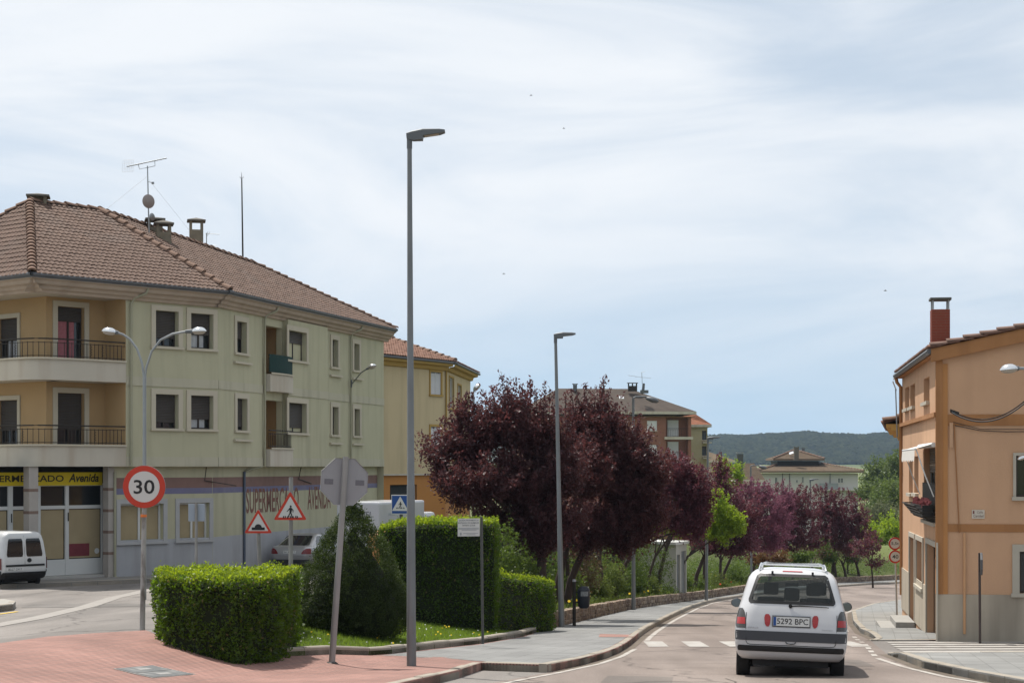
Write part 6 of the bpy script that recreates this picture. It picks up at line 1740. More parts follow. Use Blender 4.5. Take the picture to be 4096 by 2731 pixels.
nline('QUEDA PROHIBIDA LA', .06, .95, .06, .15, M_NT); nline('ENTRADA DE ANIMALES', .03, .97, .20, .29, M_NT); nline('EN ESTA ZONA', .22, .80, .34, .43, M_NT)
for y, x0, x1 in ((.53, .03, .97), (.585, .03, .97), (.645, .18, .85), (.83, .25, .93), (.90, .40, .80)):
    mb = MB(); mb.obox(o + rt * (x0 * 88 * s) + Vector((0, -.003, (1 - y) * 71 * s - .007)), rt * ((x1 - x0) * 88 * s), (0, .001, 0), (0, 0, .010)); mb.build('print_line', M_NT2, pl_)
mb = MB(); cc_ = o + rt * (.14 * 88 * s) + Vector((0, -.003, .14 * 71 * s)); mb.prism([cc_ + rt * (.018 * math.cos(a)) + Vector((0, 0, .032 * math.sin(a))) for a in [2 * math.pi * k / 12 for k in range(12)]], (0, -.001, 0)); mb.build('town_crest', M_NT2, pl_)
# 5.5 t and 40 signs on one post
D5 = 56.0
bq = Vector((PX(3588, D5), D5, g(PX(3588, D5), D5, .1)))
t = thing('weight_and_speed_signs', 'two round red rimmed signs, 5,5t above 40, on one post before the orange house', 'road sign', bq)
MB().tube([bq, P(3581, 2150, D5) + Vector((0, .04, 0))], .03, 8).build('post', mat('post_pale', (.42, .40, .37), .6), t)
round_sign(t, P(3580, 2173, D5), 26 / FPX * D5, '5,5t', .05, .25, 1.15, .5, .012); round_sign(t, P(3581, 2225, D5) + Vector((0, -.005, 0)), 26.5 / FPX * D5, '40', .05, .25, .95, .56, .008)
# sign seen almost edge on beside the gable wall
DE = 41.6
bq = Vector((PX(3920, DE), DE, g(PX(3920, DE), DE, .0)))
t = thing('stop_sign', 'dark sign seen nearly edge on in front of the orange gable wall', 'road sign', bq)
MB().tube([bq, P(3918, 2210, DE)], .03, 8).build('post', mat('post_rust', (.06, .045, .04), .7, .3, 6), t)
cs = P(3926, 2254, DE); r_, u, n = frame_at(cs, math.radians(78)); R8 = 48 / FPX * DE
oc8 = [cs + (r_ * math.cos(math.pi / 8 + k * math.pi / 4) + u * math.sin(math.pi / 8 + k * math.pi / 4)) * R8 for k in range(8)]
mb = MB(); mb.prism([p - n * .03 for p in oc8], n * .05); mb.build('plate', mat('sign_back_dark', (.10, .10, .105), .5, .1, 4, metal=.3), t, bevel=.008)

# ------------------------------------------------------------------ litter bin, booth
DBN = 51.5
bx_, by_ = PX(2297, DBN), DBN
t = thing('litter_bin', 'dark rounded litter bin on a short post beside the stone wall', 'litter bin', (bx_, by_, g(bx_, by_, .12)))
z0 = g(bx_, by_, .12)
MB().tube([(bx_, by_, z0), (bx_, by_, zpxv(2318, DBN))], .05, 8).build('post', M_IRON, t)
MB().lathe([(.001, .07), (.05, .06), (.06, 0)], (bx_, by_, zpxv(2325, DBN)), 10).build('post_cap', mat('cap_grey', (.3, .3, .32), .5), t)
cx_, zb0, zb1 = PX(2335, DBN), zpxv(2432, DBN), zpxv(2345, DBN)
H = zb1 - zb0
M_BIN = mat('bin_blue_black', (.020, .024, .034), .5, .2, 6)
MB().lathe([(.02, 0), (.12, .01), (.165, .08 * 1), (.185, H * .55), (.17, H * .8), (.18, H * .82), (.16, H * .9), (.11, H), (.001, H * 1.02)], (cx_, by_, zb0), 20).build('bin_body', M_BIN, t, smooth_=True)
MB().tube([(bx_, by_, zb0 + H * .3), (cx_, by_, zb0 + H * .3)], .02, 6).tube([(bx_, by_, zb0 + H * .75), (cx_, by_, zb0 + H * .75)], .02, 6).build('bracket', M_IRON, t)
mb = MB(); a0_, a1_ = -math.radians(120), -math.radians(50)
rows = [[(cx_ + .190 * math.cos(a0_ + (a1_ - a0_) * k / 6), by_ + .190 * math.sin(a0_ + (a1_ - a0_) * k / 6), z) for k in range(7)] for z in (zb0 + H * .58, zb0 + H * .80)]
mb.grid(rows).build('sticker', mat('sticker_pale', (.20, .21, .22), .7, .7, 22), t)
DBT = 87.5
t = thing('utility_booth', 'small white flat roofed booth with a narrow door by the stone wall', 'booth', (PX(2650, DBT), DBT, g(PX(2650, DBT), DBT)))
fbt = Fac((PX(2555, DBT + 1.5), DBT + 1.6), (PX(2704, DBT), DBT)); frt = Fac((PX(2704, DBT), DBT), (PX(2748, DBT + 1.4), DBT + 1.6))
zb0, zb1 = -7.2, zpxv(2178, DBT)
M_BOOTH = mat('booth_white', (.42, .41, .37), .85, .08, 2, stain=.25, sscale=.9)
mb = MB(); fbt.wall(mb, 0, fbt.len, zb0, zb1); hd = [[.14, .66, -6.62, zb1 - .5], [.86, frt.len - .12, -6.62, zb1 - .35]]
frt.wall(mb, 0, frt.len, zb0, zb1, [h for h in hd if h[1] < frt.len], .1)
_v = frt.p1 - frt.p0; bk = Fac((fbt.p0 + _v).to_2d(), (fbt.p1 + _v).to_2d()); mb.quad(bk.pt(0, zb0), bk.pt(bk.len, zb0), bk.pt(bk.len, zb1), bk.pt(0, zb1)); mb.quad(fbt.pt(0, zb0), bk.pt(0, zb0), bk.pt(0, zb1), fbt.pt(0, zb1))
mb.build('wall', M_BOOTH, t)
for h in hd:
    if h[1] < frt.len:
        mb = MB(); frt.box(mb, h[0], h[1], h[2], h[3], -.12, -.08); mb.build('door_panel', mat('booth_glass', (.16, .17, .18), .3, .2, 3), t)
c0_, c1_, c2_ = fbt.pt(-.15, 0, .15), fbt.pt(fbt.len + .1, 0, .15), frt.pt(frt.len + .15, 0, .15); c3_ = bk.pt(-.15, 0, 0)
mb = MB(); mb.prism([(p.x, p.y, zb1 + .002) for p in (c0_, c1_, c2_, c3_)], (0, 0, .13)); mb.build('roof_slab', mat('slab_white', (.55, .55, .53), .8, .05, 3), t)

# birds far up
M_BIRD = mat('bird_dark', (.02, .018, .016), .8)
for k, (x, y, d, lab) in enumerate(((2124, 383, 90, 'tiny dark swift high in the sky, topmost of four'), (2255, 515, 95, 'tiny dark swift a little below and right of the topmost one'), (2015, 1096, 90, 'tiny dark swift low in the sky above the yellow building'), (3541, 1163, 80, 'tiny dark swift at the right, above the red brick chimney'))):
    c = P(x, y, d); b = thing('swift', lab, 'bird', c, group='swifts in the sky')
    s = .17
    mb = MB(); mb.tube([c + Vector((-.07, .03, 0)), c + Vector((-.035, .015, 0)), c + Vector((.02, -.01, .0)), c + Vector((.06, -.03, .004)), c + Vector((.07, -.035, .004))], [.003, .012, .014, .010, .002], 6)
    w = [(.015, .0, .006), (.02, -.07, .03), (-.03, -.15, .045), (-.01, -.06, .02)]
    for sg_ in (1, -1):
        mb.quad(*[c + Vector((a, b_ * sg_, z_)) for a, b_, z_ in w])
    mb.build('body', M_BIRD, b)
# ================================================================== vehicles
def paint(name, c, rough=.28, metal=0.0, coat=.6):
    return mat(name, c, rough, .03, 1.5, metal=metal, spec=.5, coat=coat, stain=.3, sscale=1.6, stcol=[k * .72 for k in c])
M_TYRE = mat('tyre_rubber', (.018, .018, .018), .85, .2, 8)
M_RIM = mat('wheel_rim', (.34, .34, .35), .4, .1, 5, metal=.6)
M_TRIMD = mat('bumper_plastic', (.055, .058, .066), .6, .12, 5)
M_BLKP = mat('black_plastic', (.015, .015, .016), .5)
M_TAIL = mat('tail_lamp_red', (.33, .012, .012), .2, .1, 3, coat=.6)
M_SMOKE = mat('tail_lamp_smoke', (.045, .042, .040), .2, .1, 3, coat=.6)
M_PLATE = mat('number_plate_white', (.60, .61, .60), .5)
M_CARGL = glass_mat('car_glass', (.52, .58, .60), .55)
M_DKGL = mat('dark_car_glass', (.015, .018, .02), .06, .1, 1, spec=.6)
M_SEAT = mat('seat_cloth', (.022, .022, .024), .9)

class Body:
    """Car body as rings of rounded rectangles stacked in height. Rows: z, half width, rear y, front y, corner radius rear, front."""
    def __init__(s, rows): s.rows = rows
    def row(s, z):
        R = s.rows; zs = [r[0] for r in R]
        return [float(np.interp(z, zs, [r[k] for r in R])) for k in range(1, 6)]
    def ring(s, z, n=7):
        w, y0, y1, rr, rf = s.row(z); p = []
        for (cx, cy, r, a0) in ((w - rr, y0 + rr, rr, -90), (w - rf, y1 - rf, rf, 0), (-(w - rf), y1 - rf, rf, 90), (-(w - rr), y0 + rr, rr, 180)):
            for k in range(n + 1):
                a = math.radians(a0 + 90 * k / n); p.append(Vector((cx + r * math.cos(a), cy + r * math.sin(a), z)))
        # extra points along the straight runs
        out = []
        for k in range(len(p)):
            q = p[(k + 1) % len(p)]; out.append(p[k])
            if (q - p[k]).length > .25:
                m = int((q - p[k]).length / .14)
                out += [p[k].lerp(q, j / m) for j in range(1, m)]
        return out
    def rear_y(s, x, z):
        w, y0, y1, rr, rf = s.row(z); e = abs(x) - (w - rr)
        return y0 if e <= 0 else y0 + rr - math.sqrt(max(0, rr * rr - min(e, rr) ** 2))
    def mesh(s, cut=None):
        """cut(p) -> True leaves the face out (window openings)."""
        zs = [r[0] for r in s.rows]; fine = []
        for a, b in zip(zs, zs[1:]):
            m = max(1, int(round((b - a) / .045))); fine += [a + (b - a) * k / m for k in range(m)]
        fine.append(zs[-1])
        # same point count on every ring: sample by fraction of each of 8 runs
        rows = []
        for z in fine:
            w, y0, y1, rr, rf = s.row(z); p = []
            def run(a, b, n):
                for k in range(n): p.append(a.lerp(b, k / n))
            def arc(cx, cy, r, a0, n=6):
                for k in range(n):
                    a = math.radians(a0 + 90 * k / n); p.append(Vector((cx + r * math.cos(a), cy + r * math.sin(a), z)))
            V = lambda x, y: Vector((x, y, z))
            run(V(-(w - rr), y0), V(w - rr, y0), 26); arc(w - rr, y0 + rr, rr, -90); run(V(w, y0 + rr), V(w, y1 - rf), 26); arc(w - rf, y1 - rf, rf, 0)
            run(V(w - rf, y1), V(-(w - rf), y1), 20); arc(-(w - rf), y1 - rf, rf, 90); run(V(-w, y1 - rf), V(-w, y0 + rr), 26); arc(-(w - rr), y0 + rr, rr, 180)
            rows.append(p)
        mb = MB(); m = len(rows[0])
        i0 = 0; mb.v = [tuple(q) for r in rows for q in r]
        for a in range(len(rows) - 1):
            for b in range(m):
                b2 = (b + 1) % m
                c = (rows[a][b] + rows[a][b2] + rows[a + 1][b] + rows[a + 1][b2]) / 4
                if cut and cut(c): continue
                mb.f.append((a * m + b, a * m + b2, (a + 1) * m + b2, (a + 1) * m + b)); mb.mi.append(0)
        mb.f.append(tuple((len(rows) - 1) * m + b for b in range(m))); mb.mi.append(0)
        mb.f.append(tuple(b for b in range(m))[::-1]); mb.mi.append(0)
        return mb
    def rear_patch(s, outline, off=.006, nu=14, nv=8):
        """Sheet laid on the rear face over an outline given as rows (z, x0, x1)."""
        mb = MB(); rows = []
        zs = [o[0] for o in outline]
        for k in range(nv + 1):
            z = zs[0] + (zs[-1] - zs[0]) * k / nv
            x0 = float(np.interp(z, zs, [o[1] for o in outline])); x1 = float(np.interp(z, zs, [o[2] for o in outline]))
            rows.append([(x0 + (x1 - x0) * j / nu, s.rear_y(x0 + (x1 - x0) * j / nu, z) - off, z) for j in range(nu + 1)])
        return mb.grid(rows)
    def side_patch(s, sx, outline, off=.006, nu=10, nv=5):
        """outline rows (z, y0, y1) on the side sx = +1 / -1."""
        mb = MB(); rows = []; zs = [o[0] for o in outline]
        for k in range(nv + 1):
            z = zs[0] + (zs[-1] - zs[0]) * k / nv
            y0 = float(np.interp(z, zs, [o[1] for o in outline])); y1 = float(np.interp(z, zs, [o[2] for o in outline])); w = s.row(z)[0]
            rows.append([(sx * (w + off), y0 + (y1 - y0) * j / nu, z) for j in range(nu + 1)])
        return mb.grid(rows)
def wheel(t, x, y, r=.31, w=.21, sx=1):
    a, b, n = Vector((0, 1, 0)), Vector((0, 0, 1)), Vector((1, 0, 0))
    c = Vector((x, y, r))
    ty = MB().lathe([(r * .62, -w / 2), (r * .93, -w / 2), (r * .985, -w * .42), (r, -w * .3), (r, w * .3), (r * .985, w * .42), (r * .93, w / 2), (r * .62, w / 2)], c, 28, (a, b, n)).build('tyre', M_TYRE, t, local=True, smooth_=True)
    MB().lathe([(r * .64, sx * w * .47), (r * .6, sx * w * .42), (r * .30, sx * w * .36), (r * .12, sx * w * .44), (.004, sx * w * .45)], c, 20, (a, b, n)).build('rim', M_RIM, ty, local=True, smooth_=True)

# ---- the white minivan ahead
VX, VY = 4.28, 27.75
tv = thing('minivan', 'white people carrier driving away from us down the road', 'car', (VX, VY, g(VX, VY + .9)), (math.radians(-3.5), math.radians(1.6), math.radians(-8.8)))
tv.rotation_mode = 'XYZ'; tv.scale = (.945, 1, 1.03)
BV = Body([(.30, .80, .16, 4.35, .20, .3), (.36, .86, .06, 4.45, .22, .5), (.45, .895, .015, 4.50, .22, .55), (.56, .912, .0, 4.50, .22, .6), (.74, .918, .0, 4.46, .22, .6), (.86, .910, .03, 4.38, .24, .6), (1.00, .885, .075, 4.15, .26, .6),
            (1.08, .865, .105, 3.85, .28, .6), (1.17, .835, .145, 3.45, .30, .5), (1.31, .795, .215, 3.12, .30, .4), (1.45, .752, .290, 2.85, .30, .4), (1.53, .725, .340, 2.70, .32, .4), (1.60, .675, .400, 2.55, .34, .4), (1.645, .615, .47, 2.42, .34, .4), (1.68, .52, .60, 2.25, .34, .4), (1.70, .38, .80, 2.0, .30, .3)])
def cutv(c):
    if c.y < .9 and 1.17 < c.z < 1.56:
        hw = float(np.interp(c.z, [1.15, 1.6], [.665, .535]))
        return abs(c.x) < hw
    if c.y > 2.4 and 1.12 < c.z < 1.56 and abs(c.x) < BV.row(c.z)[0] - .14: return True
    return False
M_VAN = paint('van_paint_white', (.50, .505, .52), .34)
body = BV.mesh(cutv).build('body', M_VAN, tv, local=True, smooth_=True)
gl = BV.rear_patch([(1.145, -.675, .675), (1.17, -.70, .70), (1.56, -.572, .572), (1.59, -.535, .535)], .004)
gl.build('rear_window', M_CARGL, tv, local=True, smooth_=True)
# black border round the glass
bo = MB()
ol = [(-.675, 1.140), (-.703, 1.165), (-.708, 1.20), (-.585, 1.56), (-.535, 1.595), (.535, 1.595), (.585, 1.56), (.708, 1.20), (.703, 1.165), (.675, 1.140)]
il = [(-.60, 1.185), (-.645, 1.195), (-.652, 1.22), (-.545, 1.525), (-.515, 1.55), (.515, 1.55), (.545, 1.525), (.652, 1.22), (.645, 1.195), (.60, 1.185)]
def rp(x, z, off): return (x, BV.rear_y(x, z) - off, z)
def dens(l, n=6):
    out = []
    for k in range(len(l)):
        a, b = l[k], l[(k + 1) % len(l)]
        m = n * (4 if abs(a[0] - b[0]) > .5 else 1)
        out += [(a[0] + (b[0] - a[0]) * j / m, a[1] + (b[1] - a[1]) * j / m) for j in range(m)]
    return out
bo.grid([[rp(x, z, .006) for x, z in dens(ol)], [rp(x, z, .009) for x, z in dens(il)]], close_u=True).build('window_border', M_BLKP, tv, local=True)
MB().quad((-.55, 2.78, 1.50), (.55, 2.78, 1.50), (.68, 3.42, 1.14), (-.68, 3.42, 1.14)).build('windscreen', glass_mat('windscreen_glass', (.75, .80, .78), .75), tv, local=True)
# interior: seats with headrests, dashboard, mirror
def seat(x, y, w=.46, zt=1.16, head=True):
    m = MB(); m.box(x - w / 2, x + w / 2, y, y + .16, .55, zt)
    s_ = m.build('seat', M_SEAT, tv, local=True, bevel=.04)
    if head:
        m = MB(); m.box(x - .13, x + .13, y + .03, y + .13, zt + .04, zt + .24); m.build('headrest', M_SEAT, s_, local=True, bevel=.04)
seat(-.36, 2.05, .48, 1.22); seat(.38, 2.05, .48, 1.22); seat(-.45, 1.15, .42, 1.10, False); seat(0, 1.15, .42, 1.14); seat(.45, 1.15, .42, 1.24)
MB().box(-.72, .72, .25, 4.0, .50, .56).build('cabin_floor', M_SEAT, tv, local=True)
MB().box(-.68, .68, 3.0, 3.3, .8, 1.06).build('dashboard', M_SEAT, tv, local=True)
MB().box(-.12, .12, 2.70, 2.73, 1.40, 1.46).build('interior_mirror', M_SEAT, tv, local=True, bevel=.01)
MB().box(-.50, .50, .60, 2.4, 1.575, 1.60).build('headlining', M_SEAT, tv, local=True)
for sx in (-1, 1):
    tl = BV.rear_patch([(.765, sx * .74, sx * .890), (.80, sx * .735, sx * .905), (.92, sx * .742, sx * .894), (1.02, sx * .765, sx * .874), (1.06, sx * .80, sx * .853)], .007, 8, 10).build('tail_lamp', M_SMOKE, tv, local=True, smooth_=True)
    BV.rear_patch([(.825, sx * .745, sx * .888), (.925, sx * .752, sx * .882)], .010, 8, 4).build('brake_lens', M_TAIL, tl, local=True, smooth_=True)
    BV.rear_patch([(.80, sx * .365, sx * .395), (.83, sx * .345, sx * .425), (.93, sx * .335, sx * .440), (.972, sx * .35, sx * .430), (.985, sx * .37, sx * .415)], .010, 6, 8).build('reflector', M_TAIL, tv, local=True)
    BV.side_patch(sx, [(1.06, .75, 3.3), (1.12, .72, 3.25), (1.50, .62, 2.75)], .005).build('side_window', M_DKGL, tv, local=True, smooth_=True)
    mi_ = MB(); mi_.grid([[(sx * (.90 + .02 + dx), 3.05 + dy, 1.10 + .075 * math.sin(a) * k) for dx, dy in [(.085 + .085 * math.cos(a) * k, q_) for q_ in (0,)]] for a in [0] for k in [1]]) if False else None
    mb = MB(); c = Vector((sx * .985, 3.0, 1.09)); mb.grid([[c + Vector((rx * math.cos(a), dy, rz * math.sin(a) * (1 if math.sin(a) > 0 else .8))) for a in [2 * math.pi * k / 14 for k in range(14)]] for dy, rx, rz in ((0, .085, .07), (.03, .10, .085), (.10, .09, .075), (.15, .03, .03))], close_u=True)
    mir = mb.build('door_mirror', M_BLKP, tv, local=True, smooth_=True)
    MB().poly(*[c + Vector((.085 * math.cos(a), -.002, .07 * math.sin(a))) for a in [2 * math.pi * k / 14 for k in range(14)]]).build('mirror_glass', mat('mirror_glass', (.16, .17, .18), .08, metal=.9), mir, local=True)
    MB().tube([(sx * .86, 3.02, 1.05), (sx * .93, 3.02, 1.07)], .03, 6).build('mirror_arm', M_BLKP, mir, local=True)
    wheel(tv, sx * .775, .80, .315, .225, sx); wheel(tv, sx * .775, 3.65, .315, .225, sx)
    rl = MB().tube([(sx * .55, .55, 1.655), (sx * .53, .64, 1.725), (sx * .52, .80, 1.745), (sx * .52, 2.0, 1.745), (sx * .53, 2.15, 1.70), (sx * .54, 2.25, 1.65)], .018, 8).build('roof_rail', M_CHROME, tv, local=True, smooth_=True)
MB().tube([(-.55, .62, 1.66), (-.50, .60, 1.735), (-.44, .60, 1.758), (.44, .60, 1.758), (.50, .60, 1.735), (.55, .62, 1.66)], .019, 8).build('roof_crossbar', M_CHROME, tv, local=True, smooth_=True)
MB().tube([(-.50, 1.6, 1.745), (.50, 1.6, 1.745)], .017, 8).build('roof_crossbar', M_CHROME, tv, local=True)
BV.rear_patch([(.585, -.90, .90), (.60, -.905, .905), (.715, -.905, .905), (.73, -.90, .90)], .012, 30, 4).build('bumper_strip', M_TRIMD, tv, local=True, smooth_=True)
BV.rear_patch([(.425, -.85, .85), (.435, -.865, .865), (.50, -.865, .865), (.51, -.85, .85)], .012, 30, 3).build('bumper_strip', M_BLKP, tv, local=True, smooth_=True)
BV.rear_patch([(1.632, -.17, .17), (1.645, -.155, .155)], .012, 10, 2).build('brake_light', M_TAIL, tv, local=True)
pw = BV.rear_patch([(.795, -.315, .315), (.975, -.315, .315)], .006, 6, 3).build('plate_recess', mat('plate_surround', (.33, .34, .36), .4), tv, local=True)
npz = .815
yb_ = BV.rear_y(0, .88) - .035
npl = MB().box(-.295, .295, yb_, yb_ + .012, npz, npz + .138).build('number_plate', M_PLATE, pw, local=True, bevel=.003)
MB().box(-.305, .305, yb_ + .002, yb_ + .016, npz - .012, npz + .148).build('plate_frame', M_BLKP, pw, local=True)
MB().box(-.29, -.245, yb_ - .002, yb_ + .001, npz + .004, npz + .134).build('euro_band', M_BLUE, npl, local=True)
text('plate_number', '5292 BPC', M_BLK, npl, (-.232, yb_ - .003, npz + .028), (1, 0, 0), (0, 0, 1), .505, .086, bold=.006, local=True)
# seams, wiper, handle, badges
for sx in (-1, 1):
    MB().tube([rp(sx * .735, 1.0, .004), rp(sx * .735, .80, .004), rp(sx * .725, .60, .014), rp(sx * .725, .57, .006), rp(sx * .70, .535, .004), rp(sx * .66, .525, .004)], .0045, 4).build('tailgate_seam', M_BLKP, tv, local=True)
MB().tube([rp(-.66 + 1.32 * k / 10, .525, .004) for k in range(11)], .0045, 4).build('tailgate_seam', M_BLKP, tv, local=True)
MB().tube([rp(-.085, .58, .012), rp(-.06, .555, .012), rp(.0, .548, .012), rp(.06, .555, .012), rp(.085, .58, .012)], .008, 5).build('tailgate_handle', M_TRIMD, tv, local=True)
MB().tube([rp(-.02, 1.115, .02), rp(.12, 1.125, .03), rp(.57, 1.115, .035)], [.012, .011, .006], 6).tube([rp(.10, 1.125, .035), rp(.60, 1.11, .04)], .007, 5).lathe([(.03, 0), (.03, .03), (.01, .035)], Vector(rp(-.02, 1.115, .0)), 10, (Vector((1, 0, 0)), Vector((0, 0, 1)), Vector((0, -1, 0)))).build('wiper', M_BLKP, tv, local=True)
for a, b in ((-.70, -.53), (.50, .67)):
    text('badge', ('ESPACE', 'Grand')[a > 0] if False else ('ESPACE' if a < 0 else 'Grand Espace')[:6 if a < 0 else 12], mat('badge_chrome', (.33, .33, .35), .3, metal=.6), tv, (a, BV.rear_y(a, .775) - .012, .762), (1, 0, 0), (0, 0, 1), b - a, .026, local=True)
for x in (-.33, .33):
    MB().box(x - .018, x + .018, BV.rear_y(x, 1.6) - .02, BV.rear_y(x, 1.6), 1.575, 1.635).build('tailgate_hinge', M_BLKP, tv, local=True)
und = MB(); und.box(-.62, .62, .35, 4.0, .20, .34); und.box(-.25, .25, .45, .95, .17, .21); und.build('underbody', M_BLKP, tv, local=True)

# ---- the small white van parked at the left edge
kx, ky = PX(92, 58.4), 58.4
tk = thing('delivery_van', 'small white panel van with two rear windows parked by the closed supermarket', 'van', (-16.4, 57.3, g(-16.4, 57.6)), (0, 0, math.radians(2)))
kz = g(-16.4, 57.6)
BK = Body([(.32, .76, .12, 3.9, .1, .3), (.42, .81, .03, 3.95, .1, .35), (.62, .83, .0, 3.97, .10, .4), (.9, .83, .0, 3.7, .10, .4), (1.02, .82, .01, 3.3, .10, .4), (1.2, .80, .03, 2.9, .10, .3), (1.5, .755, .06, 2.55, .10, .3), (1.68, .715, .09, 2.35, .12, .3), (1.77, .66, .13, 2.2, .14, .3), (1.815, .56, .22, 2.0, .15, .3)])
M_KAN = paint('delivery_van_white', (.56, .57, .57), .4)
tk_rot = -28
tk.location = (PX(100, 58.0), 58.0, kz); tk.rotation_euler = (0, 0, math.radians(47))
BK.mesh().build('body', M_KAN, tk, local=True, smooth_=True)
for x0, x1, t0, t1 in ((-.66, -.06, -.58, -.06), (.06, .66, .06, .58)):
    BK.rear_patch([(1.02, x0 + .03, x1 - .03), (1.05, x0, x1), (1.56, t0 if x0 < 0 else t0, t1), (1.60, t0 + .03, t1 - .03)], .006, 6, 8).build('rear_window', M_DKGL, tk, local=True)
MB().tube([rp_ for rp_ in [(0, BK.rear_y(0, z) - .003, z) for z in (.45, .8, 1.2, 1.7)]], .006, 4).build('door_seam', M_BLKP, tk, local=True)
BK.rear_patch([(.30, -.78, .78), (.34, -.82, .82), (.50, -.82, .82), (.53, -.80, .80)], .05, 20, 4).build('bumper', M_BLKP, tk, local=True, smooth_=True)
BK.rear_patch([(.71, -.70, .72), (.775, -.70, .72)], .02, 14, 2).build('rear_strip', M_BLKP, tk, local=True)
np2 = BK.rear_patch([(.565, -.66, -.06), (.69, -.66, -.06)], .012, 4, 2).build('number_plate', M_PLATE, tk, local=True)
text('plate_number', '8027 DKY', M_BLK, np2, (-.61, BK.rear_y(-.3, .6) - .016, .59), (1, 0, 0), (0, 0, 1), .5, .075, local=True)
MB().lathe([(.07, 0), (.065, .012), (.02, .016), (.002, .016)], (.16, BK.rear_y(.16, .90) - .004, .90), 16, (Vector((1.2, 0, 0)), Vector((0, 0, 1)), Vector((0, -1, 0)))).build('door_lock', M_BLKP, tk, local=True)
for sx in (-1, 1):
    BK.side_patch(sx, [(.62, .03, .16), (.98, .04, .16)], .008, 3, 4).build('tail_lamp', mat('tail_lamp_dull', (.16, .03, .025), .4), tk, local=True)
    BK.side_patch(sx, [(.32, .1, 3.4), (.58, .05, 3.6)], .012, 12, 3).build('side_moulding', M_BLKP, tk, local=True)
    BK.side_patch(sx, [(1.06, 1.9, 2.8), (1.5, 1.8, 2.45)], .006).build('side_window', M_DKGL, tk, local=True)
    wheel(tk, sx * .71, .62, .29, .18, sx); wheel(tk, sx * .71, 3.2, .29, .18, sx)
    mb = MB(); mb.box(sx * .88 - .08, sx * .88 + .08, 2.75, 2.83, 1.0, 1.18); mb.build('door_mirror', M_BLKP, tk, local=True, bevel=.02)
MB().box(-.6, .6, .3, 3.5, .2, .34).build('underbody', M_BLKP, tk, local=True)

# ---- the silver saloon behind the hedge
sx0, sy0 = PX(1150, 69.0), 69.0
tsd = thing('saloon_car', 'silver saloon parked by the lettered supermarket wall behind the hedge', 'car', (PX(1158, 70.8), 70.8, g(PX(1158, 70.8), 72)), (0, 0, math.radians(-14)))
BS = Body([(.22, .72, .22, 4.2, .2, .3), (.30, .82, .08, 4.45, .25, .5), (.45, .855, .02, 4.52, .28, .6), (.62, .865, .0, 4.52, .28, .65), (.74, .86, .015, 4.45, .28, .65), (.86, .845, .05, 4.25, .28, .6), (.93, .82, .10, 4.0, .28, .5), (.965, .78, .17, 3.7, .28, .4)])
BG = Body([(.955, .765, .36, 3.25, .30, .3), (1.05, .735, .60, 2.98, .30, .3), (1.20, .675, 1.00, 2.62, .28, .3), (1.33, .60, 1.36, 2.28, .25, .25), (1.385, .54, 1.52, 2.12, .22, .2), (1.41, .44, 1.62, 2.02, .2, .2)])
M_SIL = paint('saloon_silver', (.36, .36, .37), .35, .4)
BS.mesh().build('body', M_SIL, tsd, local=True, smooth_=True); cab = BG.mesh().build('cabin', M_SIL, tsd, local=True, smooth_=True)
BG.rear_patch([(.985, -.62, .62), (1.0, -.64, .64), (1.31, -.48, .48), (1.335, -.45, .45)], .008, 14, 8).build('rear_window', M_DKGL, cab, local=True, smooth_=True)
for sx in (-1, 1):
    BG.side_patch(sx, [(.99, 1.0, 1.85), (1.10, 1.05, 1.83), (1.32, 1.42, 1.80)], .006).build('side_window', M_DKGL, cab, local=True, smooth_=True)
    BG.side_patch(sx, [(.99, 1.92, 2.95), (1.10, 1.90, 2.72), (1.32, 1.88, 2.22)], .006).build('side_window', M_DKGL, cab, local=True, smooth_=True)
    BS.rear_patch([(.66, sx * .50, sx * .84), (.70, sx * .49, sx * .845), (.83, sx * .58, sx * .83), (.88, sx * .68, sx * .80)], .008, 8, 6).build('tail_lamp', mat('tail_lamp_dark_red', (.17, .015, .018), .25, coat=.5), tsd, local=True, smooth_=True)
    wheel(tsd, sx * .745, .95, .30, .19, sx); wheel(tsd, sx * .745, 3.6, .30, .19, sx)
    mb = MB(); mb.box(sx * .86 - .07, sx * .86 + .07, 2.85, 2.95, .95, 1.07); mb.build('door_mirror', M_SIL, tsd, local=True, bevel=.02)
    MB().box(sx * .855 - .005, sx * .855 + .012, 1.35, 1.5, .78, .81).build('door_handle', M_BLKP, tsd, local=True)
np3 = BS.rear_patch([(.68, -.26, .26), (.79, -.26, .26)], .010, 4, 2).build('number_plate', M_PLATE, tsd, local=True)
text('plate_number', 'SA 3197 T', M_BLK, np3, (-.23, BS.rear_y(0, .73) - .016, .70), (1, 0, 0), (0, 0, 1), .46, .07, local=True)
BS.rear_patch([(.28, -.80, .80), (.44, -.84, .84)], .012, 20, 3).build('bumper', M_TRIMD, tsd, local=True, smooth_=True)
MB().box(-.6, .6, .3, 4.2, .16, .26).build('underbody', M_BLKP, tsd, local=True)

